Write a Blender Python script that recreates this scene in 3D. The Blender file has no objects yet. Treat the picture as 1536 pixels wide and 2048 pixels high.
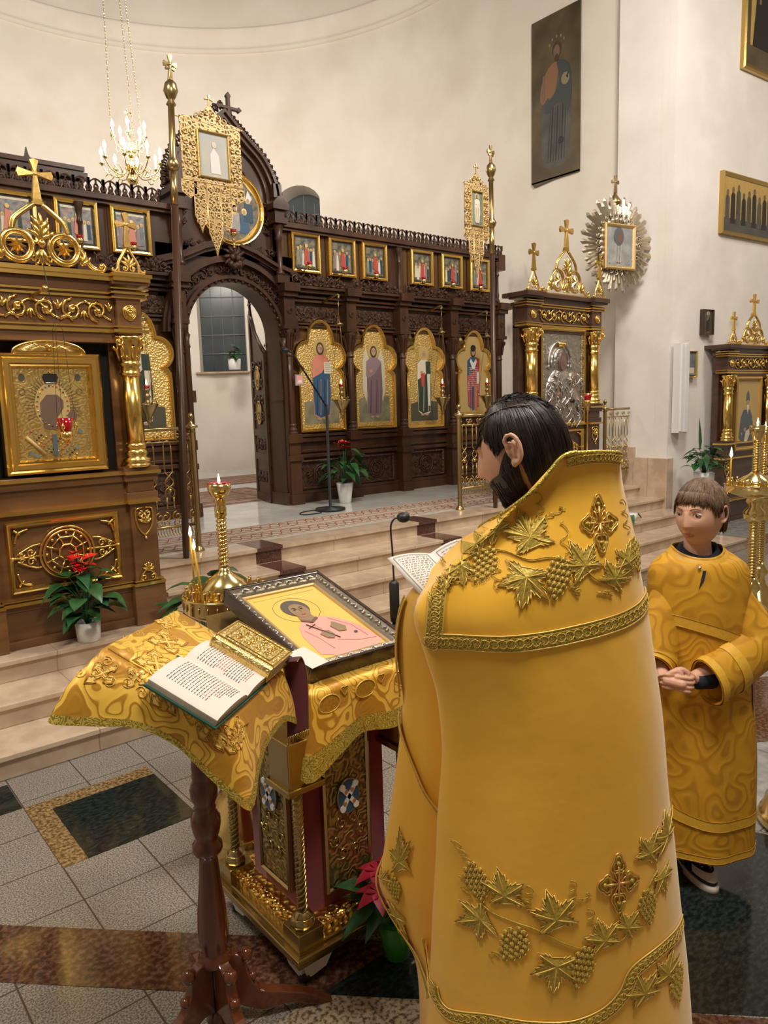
import bpy, bmesh, math, random
from mathutils import Vector, Matrix
from mathutils.bvhtree import BVHTree
random.seed(7)
PI = math.pi
sin, cos, rad = math.sin, math.cos, math.radians
SC = bpy.context.scene
COL = SC.collection

# ------------------------------------------------------------ camera
def cam_axes(yaw, pitch, roll):
    y, p, r = rad(yaw), rad(pitch), rad(roll)
    f = Vector((cos(y)*cos(p), sin(y)*cos(p), -sin(p)))
    rt = Vector((sin(y), -cos(y), 0)); up = rt.cross(f)
    return f, rt*cos(r)+up*sin(r), up*cos(r)-rt*sin(r)
F_, R_, U_ = cam_axes(50.68, 8.256, -1.695)
CAM = Vector((0, 0, 1.75))
cd = bpy.data.cameras.new('camera'); cam = bpy.data.objects.new('camera', cd); COL.objects.link(cam)
cd.sensor_fit = 'HORIZONTAL'; cd.sensor_width = 36; cd.lens = 1477.6/1536*36; cd.clip_start = .05
cam.matrix_world = Matrix(((R_.x, U_.x, -F_.x, 0), (R_.y, U_.y, -F_.y, 0), (R_.z, U_.z, -F_.z, 1.75), (0, 0, 0, 1)))
SC.camera = cam
# ------------------------------------------------------------ light and exposure
SC.view_settings.view_transform = 'Standard'; SC.view_settings.look = 'None'
SC.view_settings.gamma = 1; SC.view_settings.use_curve_mapping = False
SC.view_settings.exposure = -0.45
w = bpy.data.worlds.new('room'); SC.world = w; w.use_nodes = True
w.node_tree.nodes['Background'].inputs[0].default_value = (1, .93, .84, 1)
w.node_tree.nodes['Background'].inputs[1].default_value = 0.24
def area(name, loc, size, power, color=(1, .92, .82), target=None, sy=None):
    l = bpy.data.lights.new(name, 'AREA'); l.energy = power; l.size = size; l.color = color
    if sy: l.shape = 'RECTANGLE'; l.size_y = sy
    o = bpy.data.objects.new(name, l); COL.objects.link(o); o.location = loc
    d = (Vector(target)-Vector(loc)) if target else Vector((0, 0, -1))
    o.rotation_euler = d.to_track_quat('-Z', 'Y').to_euler(); return o
def point(name, loc, power, color=(1, .85, .62), r=.03):
    l = bpy.data.lights.new(name, 'POINT'); l.energy = power; l.color = color; l.shadow_soft_size = r
    o = bpy.data.objects.new(name, l); COL.objects.link(o); o.location = loc; return o
area('nave_lamp_light', (1.3, .2, 4.9), .9, 190, color=(1, .93, .82), target=(1.9, 1.6, 0))
area('nave_lamp_light', (5.0, 2.4, 6.6), 1.2, 370, target=(6.2, 6.0, 2.0))
area('nave_lamp_light', (-1.2, 2.8, 6.2), 1.0, 230, target=(1.6, 4.4, .8))
area('apse_lamp_light', (3.9, 8.3, 6.6), 1.2, 235, target=(5.2, 11.5, 4.6))
area('aisle_lamp_light', (9.0, .4, 6.5), 1.0, 150, target=(9.5, 4.6, 2.5))
point('chandelier_light', (3.9, 9.6, 5.1), 55, (1, .93, .8), .25)

# ------------------------------------------------------------ materials
M = {}
def mat(name, c1, c2=None, rough=.5, metal=0., scale=8., detail=4., bump=0., bscale=None, tex='noise', stretch=(1, 1, 1), coat=0.,
        emit=None, ramp=(.35, .65), spec=.5, sheen=0., alpha=None, trans=0., sss=0., bdist=.01, c3=None, c3scale=2., c3ramp=(.55, .75), freq=55):
    m = bpy.data.materials.new(name); m.use_nodes = True; nt = m.node_tree; N = nt.nodes; L = nt.links
    b = N['Principled BSDF']; b.inputs['Base Color'].default_value = (*c1, 1); b.inputs['Roughness'].default_value = rough
    b.inputs['Metallic'].default_value = metal; b.inputs['Specular IOR Level'].default_value = spec
    b.inputs['Coat Weight'].default_value = coat; b.inputs['Coat Roughness'].default_value = .08
    b.inputs['Sheen Weight'].default_value = sheen; b.inputs['Transmission Weight'].default_value = trans
    if sss: b.inputs['Subsurface Weight'].default_value = sss; b.inputs['Subsurface Radius'].default_value = (.01, .004, .002)
    if emit: b.inputs['Emission Color'].default_value = (*emit[0], 1); b.inputs['Emission Strength'].default_value = emit[1]
    if c2 or bump:
        tc = N.new('ShaderNodeTexCoord'); mp = N.new('ShaderNodeMapping'); mp.inputs['Scale'].default_value = stretch
        L.new(tc.outputs['Object'], mp.inputs[0])
        def T(kind, s):
            if kind == 'voronoi':
                t = N.new('ShaderNodeTexVoronoi'); t.inputs['Scale'].default_value = s; o = t.outputs['Distance']
            elif kind == 'cell':
                t = N.new('ShaderNodeTexVoronoi'); t.inputs['Scale'].default_value = s; t.feature = 'DISTANCE_TO_EDGE'; o = t.outputs['Distance']
            elif kind == 'contour':   # nested contour lines, like figured damask
                q = N.new('ShaderNodeTexNoise'); q.inputs['Scale'].default_value = s; q.inputs['Detail'].default_value = detail
                L.new(mp.outputs[0], q.inputs['Vector']); t = N.new('ShaderNodeMath'); t.operation = 'MULTIPLY'; t.inputs[1].default_value = freq
                L.new(q.outputs['Fac'], t.inputs[0]); t2 = N.new('ShaderNodeMath'); t2.operation = 'SINE'; L.new(t.outputs[0], t2.inputs[0])
                t3 = N.new('ShaderNodeMath'); t3.operation = 'MULTIPLY_ADD'; t3.inputs[1].default_value = .5; t3.inputs[2].default_value = .5; L.new(t2.outputs[0], t3.inputs[0]); return t3.outputs[0]
            elif kind == 'wave':
                t = N.new('ShaderNodeTexWave'); t.inputs['Scale'].default_value = s; t.inputs['Distortion'].default_value = 6
                t.inputs['Detail'].default_value = detail; o = t.outputs['Fac']
            else:
                t = N.new('ShaderNodeTexNoise'); t.inputs['Scale'].default_value = s; t.inputs['Detail'].default_value = detail; o = t.outputs['Fac']
            L.new(mp.outputs[0], t.inputs['Vector']); return o
        if c2:
            r = N.new('ShaderNodeValToRGB'); r.color_ramp.elements[0].position = ramp[0]; r.color_ramp.elements[1].position = ramp[1]
            r.color_ramp.elements[0].color = (*c1, 1); r.color_ramp.elements[1].color = (*c2, 1)
            L.new(T(tex, scale), r.inputs[0]); out = r.outputs[0]
            if c3:
                mx = N.new('ShaderNodeMix'); mx.data_type = 'RGBA'; r2 = N.new('ShaderNodeValToRGB')
                r2.color_ramp.elements[0].position = c3ramp[0]; r2.color_ramp.elements[1].position = c3ramp[1]
                L.new(T('noise', c3scale), r2.inputs[0]); L.new(r2.outputs[0], mx.inputs[0])
                L.new(out, mx.inputs[6]); mx.inputs[7].default_value = (*c3, 1); out = mx.outputs[2]
            L.new(out, b.inputs['Base Color'])
        if bump:
            bp = N.new('ShaderNodeBump'); bp.inputs['Strength'].default_value = bump; bp.inputs['Distance'].default_value = bdist
            L.new(T(tex, bscale or scale), bp.inputs['Height']); L.new(bp.outputs[0], b.inputs['Normal'])
    M[name] = m; return m
def grid_mat(name, c1, c2, scale, gap, w_, h_, mortar=.003, rough=.2, shift=(0, 0, 0), detail=6, ramp=(.4, .6), rotz=0, c3=None):
    mat(name, c1, c2, rough=rough, scale=scale, detail=detail, ramp=ramp, c3=c3, c3scale=3)
    m = M[name]; N = m.node_tree.nodes; L = m.node_tree.links; b = N['Principled BSDF']
    src = b.inputs['Base Color'].links[0].from_socket
    tc = N.new('ShaderNodeTexCoord'); mp = N.new('ShaderNodeMapping'); mp.inputs['Location'].default_value = shift; mp.inputs['Rotation'].default_value = (0, 0, rotz)
    br = N.new('ShaderNodeTexBrick'); br.offset = 0; br.squash = 1
    br.inputs['Scale'].default_value = 1; br.inputs['Brick Width'].default_value = w_; br.inputs['Row Height'].default_value = h_
    br.inputs['Mortar Size'].default_value = mortar; br.inputs['Mortar'].default_value = (*gap, 1); br.inputs['Mortar Smooth'].default_value = 0
    L.new(tc.outputs['Object'], mp.inputs[0]); L.new(mp.outputs[0], br.inputs['Vector'])
    L.new(src, br.inputs['Color1']); L.new(src, br.inputs['Color2']); L.new(br.outputs[0], b.inputs['Base Color'])
mat('plaster', (.71, .64, .56), (.77, .71, .63), rough=.85, scale=1.3, detail=8, bump=.35, bscale=5, bdist=.02, c3=(.66, .59, .51), c3scale=.9, spec=.2)
mat('plaster_east', (.76, .71, .66), (.84, .80, .75), rough=.85, scale=1.5, detail=8, bump=.3, bscale=5, bdist=.02, c3=(.72, .65, .58), c3scale=1.0, spec=.2)
grid_mat('granite', (.33, .295, .25), (.12, .10, .085), 170, (.07, .05, .04), .295, .295, shift=(.2, .03, 0), ramp=(.42, .58), rough=.16)
mat('green_marble', (.007, .010, .009), (.038, .045, .040), spec=.4, rough=.1, scale=38, detail=8, stretch=(1, 2, 1), ramp=(.4, .8))
mat('gold_granite', (.10, .055, .02), (.33, .22, .10), rough=.15, scale=70, detail=6, ramp=(.4, .62))
mat('brown_granite', (.05, .018, .010), (.17, .085, .05), rough=.1, scale=55, detail=7, ramp=(.42, .68))
mat('beige_granite', (.11, .07, .04), (.42, .33, .22), rough=.2, scale=75, detail=6, ramp=(.38, .56))
grid_mat('grey_slab', (.20, .20, .20), (.30, .29, .28), 14, (.1, .09, .08), .6, .6, rough=.2)
grid_mat('step_marble', (.52, .385, .275), (.62, .48, .35), 7, (.34, .24, .17), .62, 5.0, rough=.17, shift=(.1, 0, 0), c3=(.46, .33, .235))
mat('platform_marble', (.50, .49, .47), (.62, .61, .58), rough=.12, scale=4, detail=6)
mat('red_granite', (.075, .03, .022), (.16, .08, .06), rough=.12, scale=90, detail=6, ramp=(.4, .65))
mat('gold', (.86, .58, .17), rough=.24, metal=1, bump=.15, bscale=60, bdist=.002, scale=60)
mat('gold_relief', (.84, .56, .16), rough=.28, metal=1, bump=1., bscale=48, bdist=.008, tex='voronoi', scale=48)
mat('gold_paint', (.78, .50, .16), rough=.36, metal=.85, bump=.25, bscale=40, bdist=.004)
mat('gold_dark', (.55, .38, .13), rough=.32, metal=1, bump=.3, bscale=70, bdist=.003)
mat('lectern_brass', (.42, .32, .14), rough=.24, metal=1, bump=.2, bscale=50, bdist=.002, scale=50)
mat('brass', (.80, .60, .24), rough=.17, metal=1)
mat('old_brass', (.46, .34, .16), rough=.3, metal=1)
mat('pale_gold', (.68, .48, .22), rough=.4, metal=.75)
mat('silver', (.55, .52, .48), rough=.34, metal=1, bump=.9, bscale=22, bdist=.02, tex='noise', scale=22, detail=3)
mat('iron', (.012, .012, .013), rough=.45)
mat('dark_wood', (.040, .017, .009), (.085, .036, .018), rough=.36, scale=5, detail=5, stretch=(1, 1, .12), tex='noise', coat=.1, spec=.35)
mat('carved_wood', (.028, .011, .006), (.085, .036, .018), spec=.35, rough=.36, scale=30, detail=5, bump=1., bscale=30, bdist=.02, coat=.12)
mat('kiot_wood', (.125, .055, .020), (.215, .10, .036), rough=.28, scale=6, detail=6, stretch=(.15, 1, 2.2), coat=.4)
mat('kiot_wood_dark', (.05, .024, .017), (.085, .04, .026), rough=.35, scale=6, detail=5, stretch=(.2, 1, 2), coat=.25)
mat('recess', (.008, .006, .005), rough=.8)
mat('mahogany', (.075, .016, .007), (.14, .035, .012), spec=.4, rough=.2, scale=9, detail=5, stretch=(1, 1, .15), coat=.6)
mat('frame_wood', (.022, .010, .007), (.04, .018, .011), rough=.25, scale=12, stretch=(.1, 1, 1), coat=.5)
mat('satin', (.84, .455, .030), (.88, .485, .038), rough=.40, scale=3, sheen=.3, spec=.45, bump=.12, bscale=9, bdist=.02)
mat('thread', (.38, .27, .035), (.56, .40, .07), rough=.42, metal=.3, scale=160, bump=.8, bscale=160, bdist=.002)
mat('trim', (.34, .25, .03), (.70, .54, .12), rough=.38, metal=.55, scale=55, tex='contour', ramp=(.35, .6), bump=.5, bscale=55, bdist=.001, detail=1)
mat('brocade', (.86, .52, .07), (.47, .22, .015), rough=.40, scale=13, tex='contour', ramp=(.72, .96), sheen=.1, bump=.3, bscale=13, bdist=.0015, metal=.2, detail=.4, c3=(.50, .24, .018), c3scale=13, c3ramp=(.56, .575), freq=80)
mat('brocade_boy', (.60, .31, .022), (.46, .22, .014), rough=.62, spec=.3, scale=9, tex='contour', ramp=(.55, .95), bump=.35, bscale=9, bdist=.002, metal=.0, detail=.6, c3=(.50, .25, .018), c3scale=6)
mat('brocade_motif', (.40, .19, .012), (.56, .30, .03), rough=.45, scale=120, metal=.2)
mat('brocade_line', (.78, .53, .13), rough=.42, metal=.3)
mat('boy_trim', (.66, .36, .03), (.72, .42, .045), rough=.5, scale=90)
mat('red_velvet', (.17, .004, .012), rough=.85, sheen=.4)
mat('ribbon', (.085, .003, .012), rough=.75, sheen=.3)
mat('skin', (.62, .34, .235), (.66, .37, .26), rough=.5, scale=30, sss=.12)
mat('skin_boy', (.66, .37, .26), (.70, .41, .29), rough=.5, scale=25, sss=.12)
mat('lip', (.50, .18, .135), rough=.45)
mat('hair_dark', (.010, .006, .004), (.028, .016, .011), rough=.38, scale=60, stretch=(1, 1, .1), spec=.5)
mat('hair_brown', (.10, .055, .03), (.19, .115, .065), rough=.55, scale=70, stretch=(1, 1, .15))
mat('eye_white', (.62, .58, .54), rough=.25)
mat('iris', (.035, .03, .028), rough=.15)
mat('navy', (.008, .010, .022), rough=.8)
mat('white_plastic', (.75, .75, .74), rough=.4)
mat('pot_white', (.80, .78, .76), rough=.35)
mat('pot_green', (.03, .22, .015), rough=.35)
mat('leaf', (.012, .06, .016), (.03, .12, .035), rough=.35, scale=14)
mat('soil', (.02, .012, .008), rough=.95)
mat('flower_red', (.55, .008, .012), (.72, .02, .02), rough=.3, scale=20)
mat('poinsettia', (.30, .004, .02), (.42, .01, .04), rough=.5, scale=20)
mat('paper', (.68, .63, .56), rough=.7)
mat('ink', (.03, .025, .03), rough=.8)
mat('red_ink', (.55, .06, .06), rough=.8)
mat('book_green', (.01, .075, .045), rough=.5)
mat('wax', (.70, .38, .02), rough=.4, sss=.2)
mat('flame', (1, .8, .4), emit=((1, .78, .42), 22))
mat('bulb', (1, 1, 1), emit=((1, .96, .86), 60))
mat('candle_white', (.85, .86, .80), rough=.4)
mat('red_glass', (.34, .003, .005), rough=.08, spec=.7)
mat('pane', (.055, .065, .07), (.085, .10, .105), rough=.15, scale=1.5)
mat('lead', (.22, .23, .23), rough=.5)
mat('rug', (.20, .10, .07), (.34, .26, .19), rough=.95, scale=16, detail=4, c3=(.20, .05, .035), c3scale=7)
mat('runner', (.42, .34, .26), (.47, .39, .30), rough=.95, scale=30)
mat('runner_red', (.24, .075, .055), rough=.95)
mat('glass_dark', (.02, .02, .022), rough=.05)
# paint colours used in the icons
def paint(n, c, **k): mat('p_'+n, c, rough=k.pop('rough', .4), **k)
paint('gold', (.55, .36, .10), c2=(.64, .44, .14), scale=30, metal=.35, rough=.38)
paint('goldrel', (.60, .40, .12), c2=(.70, .50, .18), scale=55, metal=.55, rough=.35, bump=.8, bscale=55, tex='voronoi')
paint('engraved', (.56, .38, .12), c2=(.70, .50, .18), scale=14, metal=.75, rough=.3, tex='contour', bump=.15, bscale=14, detail=2)
paint('halo', (.66, .47, .17), metal=.4, rough=.35)
paint('yellow', (.74, .48, .10), c2=(.78, .52, .13), scale=5)
paint('yellow_dim', (.52, .36, .14))
paint('flesh', (.42, .27, .17)); paint('flesh_dark', (.16, .10, .07)); paint('hair', (.07, .035, .02))
paint('salmon', (.60, .22, .15)); paint('blue', (.03, .09, .17)); paint('blue2', (.015, .05, .10)); paint('pink', (.78, .36, .30)); paint('pinkline', (.68, .26, .22))
paint('mauve', (.27, .18, .20)); paint('mauve2', (.19, .12, .14)); paint('wing', (.56, .50, .36)); paint('cream', (.66, .58, .44))
paint('ground', (.17, .16, .10), c2=(.28, .25, .15), scale=8); paint('ground2', (.08, .07, .045)); paint('green', (.03, .05, .035)); paint('black', (.015, .013, .012))
paint('red', (.45, .06, .04)); paint('crimson', (.42, .09, .10)); paint('white', (.72, .70, .66)); paint('orange', (.55, .17, .06)); paint('slate', (.10, .12, .13)); paint('teal', (.10, .15, .15), c2=(.2, .24, .22), scale=9)
paint('canvas', (.055, .040, .018), c2=(.12, .09, .045), scale=2.2, detail=6, c3=(.05, .05, .045), rough=.3); paint('drab', (.05, .048, .042), c2=(.09, .085, .075), scale=4); paint('rust', (.21, .105, .05)); paint('dusk', (.045, .052, .052)); paint('grey', (.25, .25, .24), c2=(.38, .38, .36), scale=10)
paint('scene_dark', (.05, .05, .04), c2=(.22, .19, .12), scale=26, detail=5, c3=(.20, .07, .04), c3scale=18)
paint('scene_grey', (.14, .14, .15), c2=(.36, .33, .30), scale=22, detail=5, c3=(.42, .20, .14), c3scale=14)
paint('glow', (.52, .48, .40), c2=(.42, .44, .42), scale=6)

paint('hairgrey', (.11, .09, .075)); paint('flesh_icon', (.30, .19, .11))
# ------------------------------------------------------------ mesh builder
def cr(P, n=6, closed=False):
    P = [Vector(p) for p in P]; out = []; m = len(P)
    if m < 3 and not closed: return [P[0].lerp(P[-1], i/n) for i in range(n+1)]
    rng = range(m if closed else m-1)
    for i in rng:
        if closed: a, b, c, d = P[(i-1) % m], P[i], P[(i+1) % m], P[(i+2) % m]
        else: a, b, c, d = P[max(i-1, 0)], P[i], P[i+1], P[min(i+2, m-1)]
        for k in range(n):
            t = k/n
            out.append(.5*((2*b)+(c-a)*t+(2*a-5*b+4*c-d)*t*t+(3*b-a-3*c+d)*t**3))
    if not closed: out.append(P[-1])
    return out
class MB:
    def __init__(s, m=None): s.v = []; s.f = []; s.fm = []; s.m = m; s.T = Matrix.Identity(4); s.sm = []; s.smooth = False
    def add(s, V, F, m=None, smooth=None):
        o = len(s.v); T = s.T; s.v += [T @ Vector(p) for p in V]; s.f += [tuple(i+o for i in f) for f in F]
        s.fm += [m or s.m]*len(F); s.sm += [s.smooth if smooth is None else smooth]*len(F); return s
    def box(s, x0, x1, y0, y1, z0, z1, m=None):
        if x0 > x1: x0, x1 = x1, x0
        if y0 > y1: y0, y1 = y1, y0
        if z0 > z1: z0, z1 = z1, z0
        return s.add([(x, y, z) for x in (x0, x1) for y in (y0, y1) for z in (z0, z1)],
                     [(0, 1, 3, 2), (4, 6, 7, 5), (0, 4, 5, 1), (2, 3, 7, 6), (0, 2, 6, 4), (1, 5, 7, 3)], m, False)
    def prism(s, P, y0, y1, m=None, ax='y'):      # polygon in xz (ax y), xy (ax z) or yz (ax x), extruded
        if y0 > y1: y0, y1 = y1, y0
        n = len(P); A = sum(P[i][0]*P[(i+1) % n][1]-P[(i+1) % n][0]*P[i][1] for i in range(n))
        if A < 0: P = P[::-1]
        g = {'y': lambda p, q: (p[0], q, p[1]), 'z': lambda p, q: (p[0], p[1], q), 'x': lambda p, q: (q, p[0], p[1])}[ax]
        V = [g(p, y0) for p in P]+[g(p, y1) for p in P]
        sd = [(i, (i+1) % n, n+(i+1) % n, n+i) for i in range(n)]
        if ax == 'y': Fc = [tuple(range(n)), tuple(range(2*n-1, n-1, -1))]+[f[::-1] for f in sd]
        else: Fc = [tuple(range(n-1, -1, -1)), tuple(range(n, 2*n))]+sd
        return s.add(V, Fc, m, False)
    def lathe(s, prof, c=(0, 0, 0), n=20, m=None, smooth=True, twist=0, lobes=0, amp=0):
        V = []; Fc = []
        for r, z in prof:
            for i in range(n):
                a = 2*PI*i/n; rr = r*(1+amp*abs(sin(lobes*a/2))) if lobes else r
                V.append((c[0]+rr*cos(a), c[1]+rr*sin(a), c[2]+z))
        for k in range(len(prof)-1):
            for i in range(n):
                j = (i+1) % n; Fc.append((k*n+i, k*n+j, (k+1)*n+j, (k+1)*n+i))
        Fc.append(tuple(range(n-1, -1, -1))); o = (len(prof)-1)*n; Fc.append(tuple(range(o, o+n)))
        return s.add(V, Fc, m, smooth)
    def tube(s, P, r=.01, n=6, m=None, flat=1., closed=False, smooth=True):
        P = [Vector(p) for p in P]; k = len(P); V = []; Fc = []; up = Vector((0, 1, 0))
        for i, p in enumerate(P):
            a = P[(i-1) % k] if (closed or i) else P[0]; b = P[(i+1) % k] if (closed or i < k-1) else P[-1]
            t = (b-a); t = t.normalized() if t.length > 1e-9 else Vector((0, 0, 1))
            u = up-t*up.dot(t)
            if u.length < .05: u = Vector((1, 0, 0))-t*t.x
            u.normalize(); w_ = t.cross(u); rr = r(i/(k-1)) if callable(r) else r
            for q in range(n):
                an = 2*PI*q/n+PI/n; V.append(p+u*(cos(an)*rr*flat)+w_*(sin(an)*rr))
        for i in range(k if closed else k-1):
            for q in range(n):
                a, b = i*n, ((i+1) % k)*n; Fc.append((a+q, a+(q+1) % n, b+(q+1) % n, b+q))
        if not closed: Fc += [tuple(range(n-1, -1, -1)), tuple(range((k-1)*n, k*n))]
        return s.add(V, Fc, m, smooth)
    def ball(s, c, r, n=10, m=None, sc=(1, 1, 1)):
        k = max(4, n//2+1); pr = [(max(1e-4, r*sin(PI*i/k)), -r*cos(PI*i/k)) for i in range(k+1)]
        V = []; Fc = []
        for q, z in pr:
            for i in range(n): V.append((c[0]+q*cos(2*PI*i/n)*sc[0], c[1]+q*sin(2*PI*i/n)*sc[1], c[2]+z*sc[2]))
        for a in range(k):
            for i in range(n): j = (i+1) % n; Fc.append((a*n+i, a*n+j, (a+1)*n+j, (a+1)*n+i))
        return s.add(V, Fc, m, True)
    def grid(s, rows, closed=False, m=None, smooth=True, flip=False):
        n = len(rows[0]); V = [p for r in rows for p in r]; Fc = []
        for a in range(len(rows)-1):
            for i in range(n if closed else n-1):
                j = (i+1) % n; f = (a*n+i, a*n+j, (a+1)*n+j, (a+1)*n+i); Fc.append(f[::-1] if flip else f)
        return s.add(V, Fc, m, smooth)
    def sweep(s, path, prof, closed=True, m=None, smooth=False):
        # moulding: path = 2D outline in xz, counter-clockwise; prof = [(inset, y)]
        k = len(path); rows = []
        for off, y in prof:
            row = []
            for i in range(k):
                p = Vector(path[i]); a = Vector(path[(i-1) % k] if (closed or i) else path[0]); b = Vector(path[(i+1) % k] if (closed or i < k-1) else path[-1])
                t1 = (p-a); t2 = (b-p)
                if t1.length < 1e-9: t1 = t2
                if t2.length < 1e-9: t2 = t1
                t1.normalize(); t2.normalize(); n1 = Vector((-t1.y, t1.x)); n2 = Vector((-t2.y, t2.x)); nn = n1+n2
                if nn.length < .3: nn = n1
                nn.normalize(); q = p+nn*(off/max(.45, nn.dot(n1))); row.append((q.x, y, q.y))
            rows.append(row)
        return s.grid(rows, closed=closed, m=m, smooth=smooth)
    def build(s, name, m=None, parent=None, bevel=0, auto=None):
        me = bpy.data.meshes.new(name); me.from_pydata([tuple(v) for v in s.v], [], s.f); me.update()
        names = []
        for x in s.fm:
            x = x or m
            if x not in names: names.append(x)
        for x in names: me.materials.append(M[x])
        for p, x, q in zip(me.polygons, s.fm, s.sm): p.material_index = names.index(x or m); p.use_smooth = q
        bm = bmesh.new(); bm.from_mesh(me); bmesh.ops.remove_doubles(bm, verts=bm.verts, dist=1e-6); bmesh.ops.recalc_face_normals(bm, faces=bm.faces) if auto else None; bm.to_mesh(me); bm.free()
        o = bpy.data.objects.new(name, me); COL.objects.link(o)
        if parent: o.parent = parent
        if bevel:
            b = o.modifiers.new('b', 'BEVEL'); b.width = bevel; b.segments = 2; b.limit_method = 'ANGLE'
        return o
def tag(o, label=None, cat=None, group=None, kind=None):
    if label: o['label'] = label
    if cat: o['category'] = cat
    if group: o['group'] = group
    if kind: o['kind'] = kind
    return o
def thing(name, label, cat, loc=(0, 0, 0), rz=0, group=None, scale=None):
    o = bpy.data.objects.new(name, None); COL.objects.link(o); o.location = loc; o.rotation_euler = (0, 0, rz); o.empty_display_size = .05
    if scale: o.scale = scale
    return tag(o, label, cat, group)
def dup(o, parent=None, **k):
    c = o.copy(); COL.objects.link(c)
    if parent: c.parent = parent
    for ch in list(o.children): dup(ch, c)
    for a, b in k.items():
        if a == 'loc': c.location = b
        elif a == 'rz': c.rotation_euler = (0, 0, b)
        else: c[a] = b
    return c
def struct(name, mb, m=None, **k): o = mb.build(name, m, **k); o['kind'] = 'structure'; return o
def rect(x0, x1, z0, z1): return [(x0, z0), (x1, z0), (x1, z1), (x0, z1)]
def circ(cx, cz, r, n=24, a0=0, a1=2*PI, rz=None, end=False):
    rz = rz or r; k = n+1 if end else n
    return [(cx+r*cos(a0+(a1-a0)*i/n), cz+rz*sin(a0+(a1-a0)*i/n)) for i in range(k)]
def spiral(cx, cz, r, turns=1.4, a0=0, d=1, n=16, y=0):
    return [(cx+r*(1-.8*i/n)*cos(a0+d*2*PI*turns*i/n), y, cz+r*(1-.8*i/n)*sin(a0+d*2*PI*turns*i/n)) for i in range(n+1)]
# ------------------------------------------------------------ setting
XJ, YE, XW, PZ = 8.4, 4.77, 8.55, .65
b = MB(); b.box(-5, 13.5, -5, 3.85, -.1, 0); struct('floor', b, 'granite')
def inlay(P, m, z=.0012, n='floor_inlay'): b = MB(); b.prism(P, -.01, z, ax='z'); return struct(n, b, m)
inlay([(.78, 2.87), (1.25, 2.87), (1.25, 3.36), (.78, 3.36)], 'green_marble', .0022)
inlay([(.685, 2.87), (.78, 2.87), (.78, 3.36), (1.25, 3.36), (1.25, 3.455), (.685, 3.455)], 'gold_granite')
inlay([(.2, 3.46), (.68, 3.46), (.68, 3.74), (.2, 3.74)], 'green_marble')
inlay([(-1.5, 4.60), (-1.5, 4.25), (1.06, 1.69), (1.41, 1.69)], 'brown_granite', .0018)
inlay([(.9, -1.5), (3.2, -1.5), (1.70, 1.07), (1.08, 1.69), (.72, 1.69), (.72, .9)], 'beige_granite', .0011)
inlay([(1.08, 1.69), (2.7, .07), (3.04, .30), (1.64, 1.70)], 'green_marble', .0012)
inlay([(1.64, 1.70), (3.04, .30), (3.65, .60), (3.3, .95), (2.9, 1.15), (2.55, 2.0), (1.9, 2.1)], 'green_marble', .0014)  # irregular dark floor area around the boy, drawn in the marble inlay colour
inlay([(2.0, .2), (3.2, -1.0), (3.5, -.8), (1.72, 1.05)], 'brown_granite', .0016)
inlay([(2.75, 1.35), (3.15, .95), (6.2, 2.0), (5.6, 3.3), (3.4, 2.6)], 'grey_slab', .001)
inlay([(3.6, 1.6), (4.1, 1.3), (4.9, 1.75), (4.3, 2.1)], 'brown_granite', .0022)
b = MB(); b.prism([(-5, 4.77), (14, 4.77), (14, 13.5), (-5, 13.5)], -.1, .0, ax='z'); struct('floor', b, 'platform_marble')
# five broad steps, each with a thin overhanging tread
NB = 0
def step(n, x0, x1, y, y1):
    z = .13*n; b = MB(); b.box(x0, x1, y+.025, y1, z-.13, z-.028); b.box(x0-.0, x1, y, y1, z-.028, z)
    o = struct('marble_step', b, 'step_marble', bevel=.004); return o
step(1, -5, 13.2, 3.77, 4.79)
step(2, -5, 8.30, 4.10, 4.79)
step(3, -5, 8.36, 4.43, 5.12)
step(4, 1.97, 8.38, 4.76, 5.12)
b = MB(); z = PZ
b.box(-5, 8.39, 5.115, 14, z-.13-.39, z-.028); b.box(-5, 8.39, 5.09, 14, z-.028, z)
struct('platform', b, 'platform_marble', bevel=.004)
b = MB(); b.box(1.97, 8.39, 5.089, 5.37, z-.0275, z+.0012); b.box(1.97, 8.39, 5.1142, 5.14, z-.13, z-.028); struct('platform_nosing', b, 'step_marble')
b = MB()
for x0 in (2.86, 4.585):
    for k in range(1, 6):
        y = 3.77+.33*(k-1); zz = .13*k
        b.box(x0, x0+.235, y-.0012, y+.335, zz-.0285, zz+.0014); b.box(x0, x0+.235, y+.0235, y+.1, zz-.13, zz-.028)
struct('step_inlay', b, 'red_granite')
# landing of grey slabs at the foot of the east wall
b = MB(); b.prism([(8.4, 3.74), (13.2, 3.74), (13.2, 4.5), (8.4, 4.74)], .129, .1325, ax='z'); struct('landing', b, 'grey_slab')
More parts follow.
